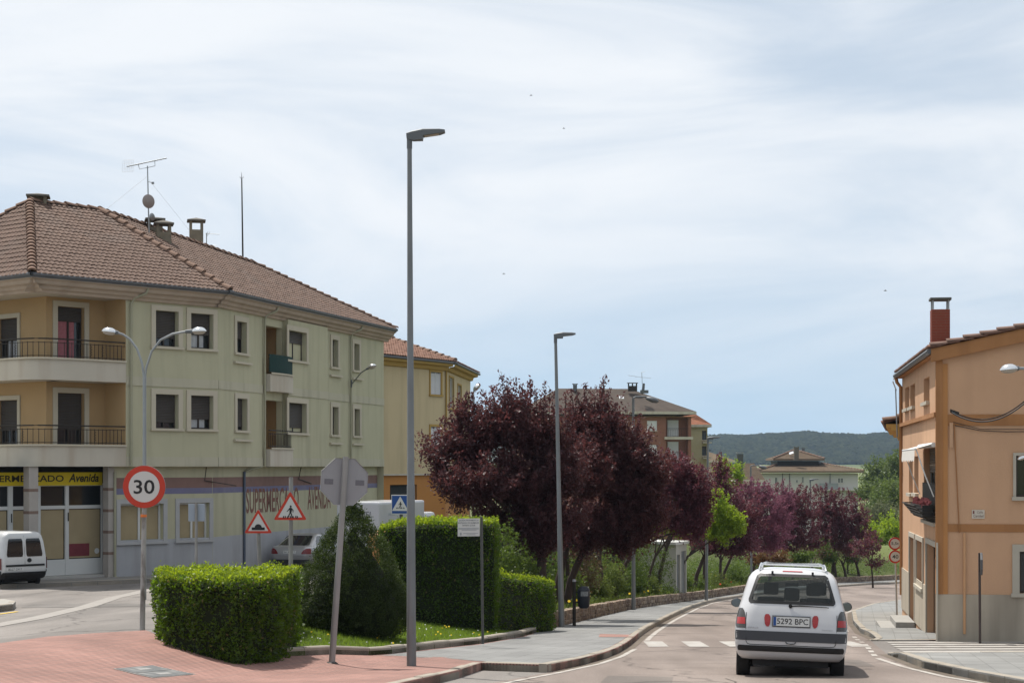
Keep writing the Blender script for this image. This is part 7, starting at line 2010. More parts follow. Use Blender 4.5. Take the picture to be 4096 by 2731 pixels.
# ---- the white lorry behind hedge and evergreen
DT = 66.0
tt = thing('lorry', 'white box lorry with lettering on its shaded side, behind the tall hedge', 'truck', (PX(1517, DT), DT, g(PX(1517, DT), DT)))
c1 = Vector((PX(1517, DT), DT, 0)); sdir = Vector((-.95, .30, 0)).normalized(); bdir = Vector((.30, .95, 0)).normalized(); z0 = g(c1.x, c1.y) + .55; z1 = zpxv(2008, DT)
M_LOR = paint('lorry_white', (.52, .53, .56), .5)
mb = MB(); mb.obox(Vector((c1.x, c1.y, z0)), bdir * 4.8, sdir * 1.7, (0, 0, z1 - z0)); mb.build('cargo_box', M_LOR, tt, bevel=.08)
fs = Fac((c1 + sdir * 1.7).to_2d(), c1.to_2d()); fr_ = Fac(c1.to_2d(), (c1 + bdir * 4.8).to_2d())
a, b = fs.dist(1430)[0], fs.dist(1489)[0]
text('side_lettering', 'HOSTEL'[2:] if False else 'STEL', mat('lorry_letters', (.12, .13, .15), .6), tt, fs.pt(a, zpxv(2070, DT), .012), fs.d, (0, 0, 1), b - a, 25 / FPX * DT, shear=.2)
mb = MB(); fs.box(mb, 1.02, 1.04, z0 + .1, z1 - .1, .001, .006); mb.build('door_seam', M_BLKP, tt)
for k in range(2):
    mb = MB(); fr_.box(mb, .25 + 1.2 * k, .75 + 1.2 * k, z0 + .9, z0 + 1.0, .001, .03); mb.build('door_latch', M_STEEL, tt)
for k in range(4):
    mb = MB(); fr_.box(mb, .9 - .1 * (k % 2), 1.6, z1 - .5 - .35 * k, z1 - .42 - .35 * k, .001, .006); mb.build('faded_print', mat('faded_print', (.38, .42, .44), .7), tt)
for t_, n_ in ((.2, -.8), (1.5, -.8), (.2, -4.0), (1.5, -4.0)):
    p = fs.pt(t_, 0, n_); MB().lathe([(.2, -.12), (.42, -.12), (.44, 0), (.42, .12), (.2, .12)], (p.x, p.y, g(p.x, p.y) + .44), 18, (fs.n, Vector((0, 0, 1)), fs.d)).build('wheel', M_TYRE, tt)
mb = MB(); mb.obox(Vector((c1.x, c1.y, z0 - .15)) + bdir * 4.85 + sdir * .1, bdir * 1.5, sdir * 1.5, (0, 0, 1.9)); mb.build('cab', M_LOR, tt, bevel=.15)
# rounded orange container peeping over the evergreen
to = thing('orange_container', 'pale orange rounded lid just visible between the evergreen and the tall hedge', 'container', (PX(1524, 60), 60, g(PX(1524, 60), 60)))
zc_ = zpxv(2118, 60)
MB().lathe([(.42, g(PX(1524, 60), 60)), (.44, zc_ - .45), (.46, zc_ - .4), (.38, zc_ - .15), (.2, zc_ - .03), (.002, zc_)], (PX(1524, 60), 60, 0), 20).build('shell', mat('container_orange', (.52, .25, .09), .5), to, smooth_=True)
MB().tube([P(1528, 2122, 60), P(1530, 2111, 60), P(1538, 2107, 60), P(1546, 2113, 60), P(1548, 2124, 60)], .012, 6).build('handle', M_IRON, to)
# ================================================================== plants
def quads_mesh(name, V, nv=4):
    """V: (n, nv, 3) corners of n separate faces -> mesh."""
    n = len(V); me = bpy.data.meshes.new(name)
    me.vertices.add(n * nv); me.vertices.foreach_set('co', np.ascontiguousarray(V, dtype=np.float32).ravel())
    me.loops.add(n * nv); me.loops.foreach_set('vertex_index', np.arange(n * nv, dtype=np.int32))
    me.polygons.add(n); me.polygons.foreach_set('loop_start', np.arange(0, n * nv, nv, dtype=np.int32))
    me.update(calc_edges=True); me.validate()
    return me
def unit(a): return a / (np.linalg.norm(a, axis=-1, keepdims=True) + 1e-9)
def leaves(C, size, aspect=.55, up=0.0, axis=None, axw=0.0):
    """Rhombic leaves at C with random attitude; axis/axw biases their length direction."""
    n = len(C)
    a = unit(rng.normal(size=(n, 3)) + (0 if axis is None else axis * axw) + np.array([0, 0, up]))
    b = unit(np.cross(a, rng.normal(size=(n, 3))))
    s = size * rng.uniform(.65, 1.25, (n, 1))
    h = a * s * .5; w = b * s * aspect * .5
    fold = np.cross(a, b) * s * .12
    return np.stack([C - h, C + w * 1.0 - h * .1 + fold, C + h, C - w - h * .1 + fold], 1)
def in_poly_pts(poly, n):
    xs = [p[0] for p in poly]; ys = [p[1] for p in poly]; out = []
    while sum(len(o) for o in out) < n:
        x = rng.uniform(min(xs), max(xs), n * 2); y = rng.uniform(min(ys), max(ys), n * 2)
        k = inside(poly, x, y); out.append(np.stack([x[k], y[k]], 1))
    return np.concatenate(out)[:n]

LM_PLUM = leaf_mat('leaf_plum', (.024, .0125, .0145), (.118, .052, .057), .26, (.22, .072, .07), .48, .25)
LM_PLUM2 = leaf_mat('leaf_plum_lighter', (.042, .018, .025), (.155, .058, .078), .3, (.25, .075, .09), .5, .22)
LM_JUDAS = leaf_mat('blossom_judas', (.12, .042, .066), (.27, .11, .165), .3, (.32, .13, .18), .7, .1)
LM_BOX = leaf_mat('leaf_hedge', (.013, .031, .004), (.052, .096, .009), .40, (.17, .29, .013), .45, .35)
LM_BOXLIT = leaf_mat('leaf_hedge_lit_top', (.085, .150, .012), (.16, .22, .018), .45, (.36, .46, .02), .45, .3)  # hedge leaf for the tops, backlit glow put into its lighter colour
LM_CYP = leaf_mat('leaf_cypress', (.012, .023, .008), (.060, .086, .024), .25, (.08, .12, .02), .6, .2)
LM_LIME = leaf_mat('leaf_lime_green', (.10, .17, .015), (.20, .28, .025), .45, (.38, .50, .03), .5, .3)
LM_GREEN = leaf_mat('leaf_mid_green', (.030, .055, .012), (.085, .125, .026), .35, (.16, .24, .03), .5, .3)
LM_POP = leaf_mat('leaf_poplar_green', (.045, .075, .022), (.12, .15, .045), .35, (.18, .25, .05), .55, .25)
LM_OLIVE = leaf_mat('leaf_grey_green', (.06, .075, .035), (.15, .16, .085), .3, (.2, .22, .1), .6, .3)
LM_GRASS = leaf_mat('grass_blade', (.06, .11, .014), (.165, .235, .034), .42, (.26, .38, .035), .5, .25)
LM_WEED = leaf_mat('weed_blade', (.045, .072, .016), (.13, .16, .045), .35, (.2, .26, .05), .6, .2)
LM_DRY = leaf_mat('leaf_dry', (.10, .075, .03), (.20, .16, .06), .3)
M_BARK = mat('bark_plum', (.050, .036, .030), .9, .35, 9, bump=.5)
M_BARKG = mat('bark_grey', (.095, .080, .062), .9, .3, 9, bump=.5)

def depth_for(px):
    """Distance at which the sight line through a column runs just behind the stone wall."""
    ds = np.arange(48, 150, .25); e = np.array([PX(px, d) - (wall_line(d) - .75) for d in ds])
    i = np.where(np.sign(e[:-1]) != np.sign(e[1:]))[0]
    return float(ds[i[0]]) if len(i) else None
def offset_poly(poly, k):
    cx = sum(p[0] for p in poly) / len(poly); cy = sum(p[1] for p in poly) / len(poly); out = []
    n = len(poly); area = sum(poly[i][0] * poly[(i + 1) % n][1] - poly[(i + 1) % n][0] * poly[i][1] for i in range(n))
    sg = 1 if area > 0 else -1
    for i in range(n):
        p0, p1, p2 = Vector(poly[i - 1]), Vector(poly[i]), Vector(poly[(i + 1) % n])
        d1 = (p1 - p0).normalized(); d2 = (p2 - p1).normalized()
        m = (Vector((-d1.y, d1.x)) + Vector((-d2.y, d2.x)))
        m = m.normalized() if m.length > 1e-6 else Vector((-d1.y, d1.x))
        out.append(tuple(p1 + m * k * sg))
    return out
def hedge(name, label, poly, ztop, base_off=.1, n_side=9000, n_top=5000, leaf=.045, cat='hedge', group=None, littop=True, rough=.05, rnd=.12, lm=None):
    """Clipped hedge over a footprint; ztop(x, y) is its top."""
    cx = sum(p[0] for p in poly) / len(poly); cy = sum(p[1] for p in poly) / len(poly)
    t = thing(name, label, cat, (cx, cy, g(cx, cy, base_off)), group=group)
    ip = offset_poly(poly, .10); m = len(ip)
    mb = MB()
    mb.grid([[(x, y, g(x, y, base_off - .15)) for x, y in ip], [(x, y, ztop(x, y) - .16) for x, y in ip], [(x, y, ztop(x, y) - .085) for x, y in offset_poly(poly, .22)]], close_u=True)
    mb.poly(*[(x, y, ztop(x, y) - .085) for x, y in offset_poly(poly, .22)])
    mb.build('dark_core', mat('hedge_inside', (.012, .018, .006), .95, .3, 8), t)  # solid dark core, added so the leaf shell is not see-through
    # sides
    pr = np.array(poly); q = np.roll(pr, -1, 0); L = np.linalg.norm(q - pr, axis=1); cum = L.cumsum() / L.sum()
    k = np.searchsorted(cum, rng.uniform(0, 1, n_side)); f = rng.uniform(0, 1, (n_side, 1))
    xy = pr[k] + (q[k] - pr[k]) * f
    d = unit(q[k] - pr[k]); area = sum(poly[i][0] * poly[(i + 1) % m][1] - poly[(i + 1) % m][0] * poly[i][1] for i in range(m))
    nrm = np.stack([d[:, 1], -d[:, 0]], 1) * (1 if area > 0 else -1)
    zt = np.array([ztop(x, y) for x, y in xy]); zb = G(xy[:, 0], xy[:, 1]) + base_off - .02
    h = rng.uniform(0, 1, n_side) ** .9
    z = zb + (zt - zb) * h
    # lumpy, slightly rounded faces
    lump = .5 * np.sin(xy[:, 0] * 7 + z * 5) + .5 * np.sin(xy[:, 1] * 9 - z * 6 + 2) + .6 * np.sin(xy[:, 0] * 17 - z * 13 + 1) * np.sin(xy[:, 1] * 15 + z * 11)
    dep = rng.uniform(-.005, .11, n_side) - lump * rough * .6
    dz = np.clip((z - (zt - rnd)) / rnd, 0, 1); dep += rnd * (1 - np.sqrt(1 - .95 * dz ** 2))
    C = np.column_stack([xy - nrm * dep[:, None], z])
    thin = np.sin(xy[:, 0] * 3.1 + 1.7 * np.sin(z * 4.3)) * np.sin(xy[:, 1] * 2.7 + z * 3.9 + 1) + .5 * np.sin(xy[:, 0] * 8 + xy[:, 1] * 6 + z * 9)
    kp = rng.random(n_side) < np.clip(1.15 + .75 * thin, .30, 1); C = C[kp]; nrm = nrm[kp]; n_side = len(C)
    spr = rng.random(n_side) < .05; C[spr] += np.column_stack([nrm[spr], np.zeros(spr.sum())]) * rng.uniform(.02, .07, (spr.sum(), 1))
    L1 = leaves(C, leaf * rng.uniform(.6, 1.35, (n_side, 1)), .6, axis=np.column_stack([nrm, np.full(n_side, .6)]), axw=.7)
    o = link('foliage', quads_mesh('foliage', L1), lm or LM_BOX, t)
    dry = rng.choice(n_side, n_side // 45, False)
    do_ = link('dry_leaves', quads_mesh('dry_leaves', leaves(C[dry] + np.column_stack([nrm[dry], np.zeros(len(dry))]) * .02, leaf * 1.1, .5)), LM_DRY, t); do_['kind'] = 'stuff'
    tp = in_poly_pts(poly, n_top)
    zt = np.array([ztop(x, y) for x, y in tp]) + rng.normal(0, .022, n_top) - np.abs(rng.normal(0, .03, n_top)) + .03 * np.sin(tp[:, 0] * 6) * np.sin(tp[:, 1] * 5) * (rough / .05)
    C = np.column_stack([tp, zt])
    spr = rng.random(n_top) < .06; C[spr, 2] += rng.uniform(.02, .09, spr.sum())
    L2 = leaves(C, leaf * rng.uniform(.7, 1.4, (n_top, 1)), .55, up=1.2)
    link('top_leaves', quads_mesh('top_leaves', L2), LM_BOXLIT if littop else (lm or LM_BOX), t)  # top leaves lighter than the sides: sunlight painted into the leaf colour
    return t
# near box hedge along the rounded corner of the island
fr = [hit2(*p, .05) for p in [(352, 1472), (372, 1490), (450, 1515), (535, 1536), (562, 1539), (640, 1535), (654, 1528)]]
bkl = []
hp_ = [fr[-1], (fr[-1][0] + .05, fr[-1][1] + 1.5), (-4.4, 28.9), (fr[0][0] + .55, fr[0][1] + .9)]
hp_poly = fr + hp_[1:]
hedge('hedge', 'low clipped box hedge with a rounded corner, nearest of all beside the pink paving', hp_poly, lambda x, y: -1.655, .08, 26000, 9000, .050, group='clipped hedges', rough=.09)
hedge('hedge', 'short box hedge piece tucked between the near hedge and the conical evergreen', [(-4.75, 30.8), (-3.85, 30.6), (-3.82, 33.0), (-4.7, 33.2)], lambda x, y: -1.86, .15, 7000, 2500, .045, group='clipped hedges')
a0_, a1_ = PX(1520, 42), PX(1990, 42)
hedge('hedge', 'tall bright topped clipped hedge behind the nearest lamp post', [(a0_, 42.0), (a0_ + 1.3, 41.75), (a1_ - .35, 41.8), (a1_, 42.1), (a1_ + .02, 43.6), (a0_ + .6, 44.4), (a0_ - .1, 43.6)], lambda x, y: -1.27 - .16 * max(0, min(1, (a0_ + .5 - x) / .5)) - .0 * y, .15, 26000, 8000, .06, group='clipped hedges', rough=.08)
hedge('hedge', 'low dark hedge sloping down from the tall hedge to the second lamp post', [(-.62, 42.7), (1.02, 46.6), (1.15, 47.4), (.3, 48.2), (-1.3, 43.6)], lambda x, y: float(np.interp(y, [43, 48], [-2.50, -3.10])), .15, 15000, 5000, .06, group='clipped hedges')

# conical evergreen
ex, ey = PX(1412, 34.2), 34.2
ez = g(ex, ey, .18)
t = thing('conical_evergreen', 'dense dark conical evergreen shrub standing in the lawn', 'shrub', (ex, ey, ez))
zt_ = (HY - 1985) / FPX * 34.2
H = zt_ - ez
prof = lambda f: 1.06 * np.interp(f, [0, .06, .2, .45, .62, .75, .88, 1.0], [.88, .97, 1.0, .83, .63, .41, .18, .02])
MB().lathe([(max(.01, float(prof(k / 10)) - .20), ez + H * k / 10 * .86) for k in range(11)], (ex, ey, 0), 20).build('dark_core', mat('hedge_inside', (.012, .018, .006), .95, .3, 8), t)  # solid dark core behind the leaves, closes the view through the cone
n = 2300
f = 1 - rng.uniform(0, 1, n) ** .60 * .995; a = rng.uniform(0, 2 * np.pi, n)
r_ = prof(f) * (1 + .05 * np.sin(a * 5 + f * 9) + .03 * np.sin(a * 11 - f * 17))
cl = np.column_stack([ex + np.cos(a) * (r_ - .05), ey + np.sin(a) * (r_ - .05), ez + H * f])
m = 26
out = unit(np.column_stack([np.cos(a), np.sin(a), np.full(n, .7)]))
C = (cl[:, None, :] + rng.normal(0, .034, (n, m, 3)) + out[:, None, :] * rng.uniform(-.05, .075, (n, m, 1))).reshape(-1, 3)
link('foliage', quads_mesh('foliage', leaves(C, .042, .4, axis=np.repeat(out, m, 0), axw=1.0)), LM_CYP, t)
MB().tube([(ex, ey, ez - .1), (ex, ey, ez + .4)], .07, 8).build('trunk', M_BARK, t)

# ------------------------------------------------------------------ trees
def tree(name, label, cat, base, lobes, n, leaf, lm, shoots=(), trunk_r=.12, bark=None, group=None, dscale=.9, stems=1, per=34, spread=.17, zb=None, twig=True, aspect=.5, trunk_top=None, lean=0.0, long_=2.0, upw=.55, shrink_=0):
    """base (x, y): foot of the trunk. lobes: (px, py, rx, ry[, dy]) of the 2352 px view at the tree's own distance; the crown fills these
    ellipsoids with clumps of leaves on twigs."""
    k = 1.74149
    X, Y = base
    if zb is not None and 46 < Y < 152 and X > wall_line(Y) - .8:
        X = wall_line(Y) - .8; zb = bank_z(X, Y)                  # rooted behind the stone wall
    z0 = zb if zb is not None else g(X, Y)
    t = thing(name, label, cat, (X, Y, z0), group=group)
    els = []
    for l in lobes:
        d = Y + (l[4] if len(l) > 4 else 0)
        c = P(l[0] * k, l[1] * k, d); rx = max(20, l[2] - shrink_) * k / FPX * d; rz = max(20, l[3] - shrink_ * 1.15) * k / FPX * d
        els.append((np.array(c), np.array([rx, (rx + rz) * .5 * dscale, rz])))
    w = np.array([(e[1].prod()) ** (2 / 3) for e in els]); w /= w.sum()
    C = []; D = []
    tw = MB()
    nc = max(8, n // per)
    for (c, r), ww in zip(els, w):
        kk = max(4, int(nc * ww))
        dr = unit(rng.normal(size=(kk, 3))); dr[:, 2] = np.where(dr[:, 2] < -.5, dr[:, 2] * .6, dr[:, 2])
        rad = rng.uniform(.12, 1.0, (kk, 1)) ** .5 * (1 + rng.normal(0, .06, (kk, 1)))
        p = c + dr * rad * r
        ou = unit(dr * r + np.array([0, 0, upw]) * r.mean() + rng.normal(0, .18, (kk, 3)) * r.mean())
        sp = spread * rng.uniform(.6, 1.35, (kk, 1, 1))
        uu = rng.uniform(-1, 1, (kk, per, 1)); q = p[:, None, :] + rng.normal(0, sp * .42, (kk, per, 3)) * (1.15 - .55 * uu) + ou[:, None, :] * uu * sp * long_
        C.append(q.reshape(-1, 3)); D.append(np.repeat(ou, per, 0))
        if twig:
            for j in range(0, kk, 7):
                tw.tube([tuple(c * .7 + p[j] * .3 - np.array([0, 0, .25 * r[2]])), tuple(p[j] + ou[j] * spread)], [.022, .006], 4, False)
    for s in shoots:
        x, y, ln = s[:3]; d = Y + (s[3] if len(s) > 3 else 0)
        tip = np.array(P(x * k, y * k, d)); L = ln * k / FPX * d
        lean_ = np.array([rng.normal(0, .12), rng.normal(0, .1), 1.0]); lean_ /= np.linalg.norm(lean_)
        m = int(70 * L / .9 * (.10 / leaf)) + 18
        u = rng.uniform(0, 1, (m, 1)); q = tip - lean_ * L * u + rng.normal(0, 1, (m, 3)) * (.045 + .09 * u)
        C.append(q); D.append(np.tile(lean_, (m, 1)))
        if twig: tw.tube([tuple(tip - lean_ * L), tuple(tip)], [.014, .004], 4, False)
    C = np.concatenate(C); D = np.concatenate(D)
    cr = link('crown', quads_mesh('crown', leaves(C, leaf, aspect, axis=D, axw=.6)), lm, t)
    # trunk and limbs
    bark = bark or M_BARK
    cen = sum((e[0] * ww for e, ww in zip(els, w)), np.zeros(3))
    fork_z = z0 + (cen[2] - z0) * (.55 if trunk_top is None else trunk_top)
    mb = MB()
    for s in range(stems):
        bx = X + (s - (stems - 1) / 2) * trunk_r * 2.2
        fx = bx + (cen[0] - X) * .35 + (s - (stems - 1) / 2) * .35 + lean
        mb.tube([(bx, Y, z0 - .2), (bx + (fx - bx) * .3, Y + .02, z0 + (fork_z - z0) * .45), (fx, Y + .05, fork_z)], [trunk_r * 1.15, trunk_r * .92, trunk_r * .75], 8)
    mb.build('trunk', bark, t, smooth_=True)
    li = MB()
    for i, (c, r) in enumerate(els):
        s = Vector((X + (cen[0] - X) * .35 + lean + ((i % stems) - (stems - 1) / 2) * .35, Y + .05, fork_z - .05))
        e = Vector(c) - Vector((0, 0, r[2] * .2)); md = s.lerp(e, .5) + Vector((0, 0, .18))
        li.tube([s, md, e], [trunk_r * .55, trunk_r * .36, trunk_r * .14], 6)
    lo = li.build('limbs', bark, t, smooth_=True)
    if twig and tw.v: 
        o = tw.build('twigs', bark, lo); o['kind'] = 'stuff'
    return t
PG = 'plum trees along the left pavement'
tree('plum_tree', 'largest purple leaved plum, its crown in front of the yellow building', 'tree', (PX(2150, 53), 53), [(1010, 1045, 50, 62, -.5), (1080, 1020, 85, 95), (1165, 975, 90, 95), (1100, 1110, 105, 75, -1), (1230, 1000, 80, 95), (1200, 1110, 110, 100), (1285, 1080, 80, 110), (1260, 1200, 100, 80), (1060, 955, 45, 45), (1170, 1185, 95, 65), (1060, 1120, 80, 65), (1240, 1240, 80, 55)],
     88000, .105, LM_PLUM, [(1152, 856, 120), (1170, 874, 90), (1186, 866, 100), (1217, 868, 95), (1250, 872, 100), (1160, 890, 80), (1200, 885, 80), (1262, 890, 80), (1205, 900, 70), (1085, 905, 70), (1070, 900, 50), (1120, 915, 60), (1275, 905, 60), (970, 1005, 60), (1000, 985, 50), (1300, 900, 50), (1232, 895, 60)], .15, group=PG, stems=2, long_=2.5, upw=1.1, spread=.19, per=84, shrink_=22, zb=bank_z(PX(2150, 53), 53))
tree('plum_tree', 'second purple leaved plum, right of the slim lamp post and left of the brick block', 'tree', (PX(2440, 58), 58), [(1370, 985, 75, 85), (1430, 1040, 85, 95), (1350, 1090, 85, 95, -1), (1445, 1130, 90, 85), (1500, 1090, 60, 75), (1390, 1205, 95, 70), (1330, 990, 55, 70), (1480, 1195, 80, 65), (1340, 1235, 80, 55), (1430, 1240, 80, 50)],
     72000, .105, LM_PLUM, [(1345, 878, 90), (1390, 864, 110), (1382, 885, 80), (1402, 890, 80), (1312, 890, 60), (1370, 900, 60), (1415, 925, 60), (1328, 905, 60), (1440, 955, 50), (1470, 985, 50)], .13, group=PG, stems=2, long_=2.5, upw=1.1, spread=.19, per=84, shrink_=22, zb=bank_z(PX(2440, 58), 58))
tree('plum_tree', 'purple leaved plum with paler shoots above the white booth', 'tree', (PX(2590, 73), 73), [(1545, 1095, 60, 65), (1595, 1130, 58, 70), (1530, 1165, 65, 60), (1606, 1165, 42, 60), (1570, 1195, 65, 48), (1600, 1215, 36, 40)],
     28000, .12, LM_PLUM2, [(1562, 1035, 60), (1548, 1045, 50), (1590, 1065, 60), (1520, 1030, 60), (1610, 1085, 50), (1535, 1030, 60)], .11, group=PG, long_=2.4, upw=1.2, per=70, spread=.2, shrink_=14, zb=bank_z(PX(2590, 73), 73))
tree('plum_tree', 'dark plum just behind the lime green tree', 'tree', (PX(2870, 96), 96), [(1650, 1130, 45, 50), (1700, 1190, 60, 62), (1665, 1240, 65, 50), (1625, 1235, 50, 48), (1655, 1085, 24, 32), (1700, 1255, 55, 38)],
     17000, .14, LM_PLUM2, [(1650, 1070, 50), (1668, 1085, 40), (1690, 1125, 40)], .12, group=PG, zb=bank_z(PX(2870, 96), 96))
tree('judas_tree', 'pink blossoming judas tree in the row of plums', 'tree', (PX(3030, 106), 106), [(1735, 1130, 45, 36), (1715, 1165, 50, 48), (1768, 1180, 38, 50), (1788, 1220, 30, 48), (1735, 1215, 52, 48), (1765, 1250, 45, 32)],
     15000, .13, LM_JUDAS, [(1740, 1100, 40), (1720, 1118, 40), (1755, 1105, 40), (1700, 1125, 40)], .10, group=None, zb=bank_z(PX(3030, 106), 106))
tree('judas_tree', 'smaller judas tree with violet blossom between two dark plums', 'tree', (PX(3130, 118), 118), [(1802, 1155, 24, 40), (1795, 1200, 32, 38)],
     5500, .14, LM_JUDAS, [(1803, 1118, 40), (1795, 1125, 40), (1815, 1130, 40)], .08, zb=bank_z(PX(3130, 118), 118))
tree('plum_tree', 'dark plum at the right of the pink judas tree, above the van roof', 'tree', (PX(3100, 124), 124), [(1770, 1150, 42, 40), (1800, 1240, 55, 48), (1840, 1165, 52, 52), (1848, 1232, 48, 50), (1755, 1245, 50, 38), (1815, 1190, 50, 50)],
     17000, .16, LM_PLUM2, [(1850, 1125, 45), (1835, 1120, 45), (1780, 1135, 40)], .12, group=PG, zb=bank_z(PX(3100, 124), 124))
tree('plum_tree', 'last broad dark plum at the bend, below the white valley house', 'tree', (PX(3330, 140), 140), [(1898, 1160, 46, 50), (1945, 1185, 55, 55), (1895, 1225, 58, 55), (1950, 1240, 58, 45), (1978, 1215, 30, 50), (1920, 1200, 50, 50)],
     18000, .17, LM_PLUM2, [(1885, 1118, 45), (1898, 1108, 50), (1950, 1128, 45), (1935, 1120, 50), (1965, 1145, 40)], .13, group=PG, zb=bank_z(PX(3330, 140), 140))
tree('young_plum_tree', 'slender young reddish tree standing in the pavement at the bend', 'tree', (PX(3492, 128), 128), [(1985, 1262, 32, 32), (2005, 1250, 22, 26), (2012, 1290, 18, 22)], 2600, .15, LM_PLUM2, [(1990, 1215, 40), (2010, 1220, 35)], .07, group=None, per=20)
tree('lime_green_tree', 'bright lime green young tree in front of the dark plums by a lamp post', 'tree', (PX(2832, 89), 89), [(1652, 1165, 24, 38), (1645, 1200, 34, 34), (1675, 1195, 30, 34), (1690, 1215, 18, 22), (1630, 1225, 26, 18), (1665, 1230, 28, 16)], 8500, .13, LM_LIME, [(1648, 1130, 30), (1658, 1135, 30)], .07, zb=bank_z(PX(2832, 89), 89), twig=False)
tree('lime_green_tree', 'low yellow green bush growing out below the plums behind the white booth', 'tree', (PX(2680, 82), 82), [(1545, 1190, 30, 26), (1575, 1185, 26, 24), (1510, 1205, 25, 22), (1560, 1215, 35, 18)], 6000, .13, LM_LIME, (), .07, zb=bank_z(PX(2680, 82), 82), twig=False)
for k, (bx, d, lob, lab) in enumerate(((3290, 138, [(1888, 1262, 24, 24), (1905, 1280, 22, 18)], 'small round green tree just right of the van roof'), (3390, 143, [(1945, 1258, 22, 22), (1958, 1280, 20, 18)], 'small green tree under the last broad plum'), (3250, 130, [(1850, 1275, 25, 18), (1830, 1285, 18, 15)], 'low green bush directly above the van roof rail'))):
    tree('small_green_tree', lab, 'tree', (PX(bx, d), d), lob, 2600, .15, LM_GREEN, (), .07, group='small green trees by the bend', zb=bank_z(PX(bx, d), d), twig=False, per=24)
tree('reddish_shrub', 'low orange brown shrub behind the van roof', 'shrub', (PX(3085, 116), 116), [(1760, 1282, 28, 20), (1790, 1282, 25, 20), (1735, 1285, 20, 18)], 3500, .13, leaf_mat('leaf_photinia', (.07, .035, .012), (.17, .085, .03), .3), (), .05, zb=bank_z(PX(3085, 116), 116), twig=False, per=24)
tree('yellow_green_tree', 'narrow yellow green tree between the plum tops and the flue', 'tree', (PX(2880, 150), 150), [(1662, 1075, 14, 25), (1692, 1085, 16, 28), (1655, 1110, 14, 28), (1690, 1115, 16, 25)], 4000, .17, LM_LIME, (), .1, group=None, twig=False, per=24)
# valley trees at the right, beyond the bend
VG = 'valley trees at the right'
for d, lob, n_, lf, lm, lab in (
    (330, [(2040, 1085, 55, 42), (2075, 1075, 40, 45), (2005, 1095, 28, 28)], 9000, .42, LM_POP, 'large soft green tree furthest in the valley below the wooded hill'),
    (280, [(2020, 1128, 45, 22), (2060, 1125, 40, 25), (1990, 1135, 25, 16)], 6000, .38, LM_POP, 'green tree belt across the middle of the valley'),
    (240, [(2060, 1145, 45, 38), (2090, 1150, 30, 45), (2015, 1165, 35, 28)], 8000, .33, LM_POP, 'green valley tree whose crown touches the orange house corner'),
    (215, [(2010, 1190, 32, 28), (2045, 1195, 35, 30), (1995, 1215, 20, 18)], 6500, .29, LM_OLIVE, 'grey green valley tree above the lime green one'),
    (185, [(2035, 1228, 38, 30), (2065, 1245, 28, 35), (2010, 1240, 25, 25), (2055, 1210, 25, 20)], 8500, .25, LM_LIME, 'lime green valley tree right above the round signs'),
    (190, [(1985, 1265, 28, 28), (1965, 1280, 22, 22), (2005, 1285, 20, 20)], 5000, .25, LM_POP, 'pale green tree behind the slender young reddish tree'),
    (178, [(1925, 1290, 30, 18), (1895, 1295, 25, 16), (1955, 1298, 22, 14)], 4500, .24, LM_GREEN, 'low green thicket behind the last plums'),
    (172, [(2040, 1285, 38, 28), (2075, 1290, 25, 35), (2015, 1290, 22, 22)], 6500, .24, LM_POP, 'green undergrowth tree behind the round signs')):
    x = lob[0][0] * 1.74149
    tree('valley_tree', lab, 'tree', (PX(x, d), d), lob, n_, lf, lm, (), .25, M_BARKG, VG, twig=False, per=26, spread=.5, zb=min(-11.0, g(PX(x, d), d)))
# bushes in the planted bank and behind the tall hedge
bu = [(1300, 1300, 40, 34, 54, LM_GREEN, 'shrub at the feet of the largest plum'), (1395, 1300, 40, 30, 60.5, LM_WEED, 'straggly shrub at the feet of the second plum'), (1450, 1330, 34, 26, 65, LM_GREEN, 'green shrub left of the third lamp post'), (1560, 1330, 30, 26, 80, LM_GREEN, 'green shrub hugging the far side of the white booth'), (1640, 1340, 30, 24, 90, LM_WEED, 'straggly shrub below the lime green tree'), (1165, 1245, 34, 40, 49.5, LM_GREEN, 'leafy green bush beside the right end of the tall hedge'), (1205, 1275, 26, 30, 50.5, LM_GREEN, 'second leafy bush right of the tall hedge'), (1080, 1178, 26, 16, 56, LM_OLIVE, 'silvery shrub peeping over the tall hedge'),
      (1370, 1330, 30, 26, 58, LM_WEED, 'low weedy bush behind the litter bin'), (1420, 1320, 34, 30, 63, LM_GREEN, 'low bush between the dark trunks'), (1480, 1345, 30, 22, 68, LM_WEED, 'low bush at the foot of the third lamp post'),
      (1520, 1360, 28, 16, 72, LM_GREEN, 'low bush in front of the white booth'), (1500, 1225, 40, 22, 78, LM_GREEN, 'green foliage hanging behind the white booth roof'), (1600, 1345, 24, 24, 84, LM_GREEN, 'bush right of the white booth'), (1690, 1310, 26, 20, 98, LM_GREEN, 'dark spiky bush left of the van'),
      (1330, 1240, 40, 30, 66, leaf_mat('leaf_brownish', (.05, .04, .018), (.12, .085, .04), .3), 'brownish drooping foliage under the second plum'), (1445, 1225, 40, 26, 70, LM_GREEN, 'mixed green foliage under the second plum')]
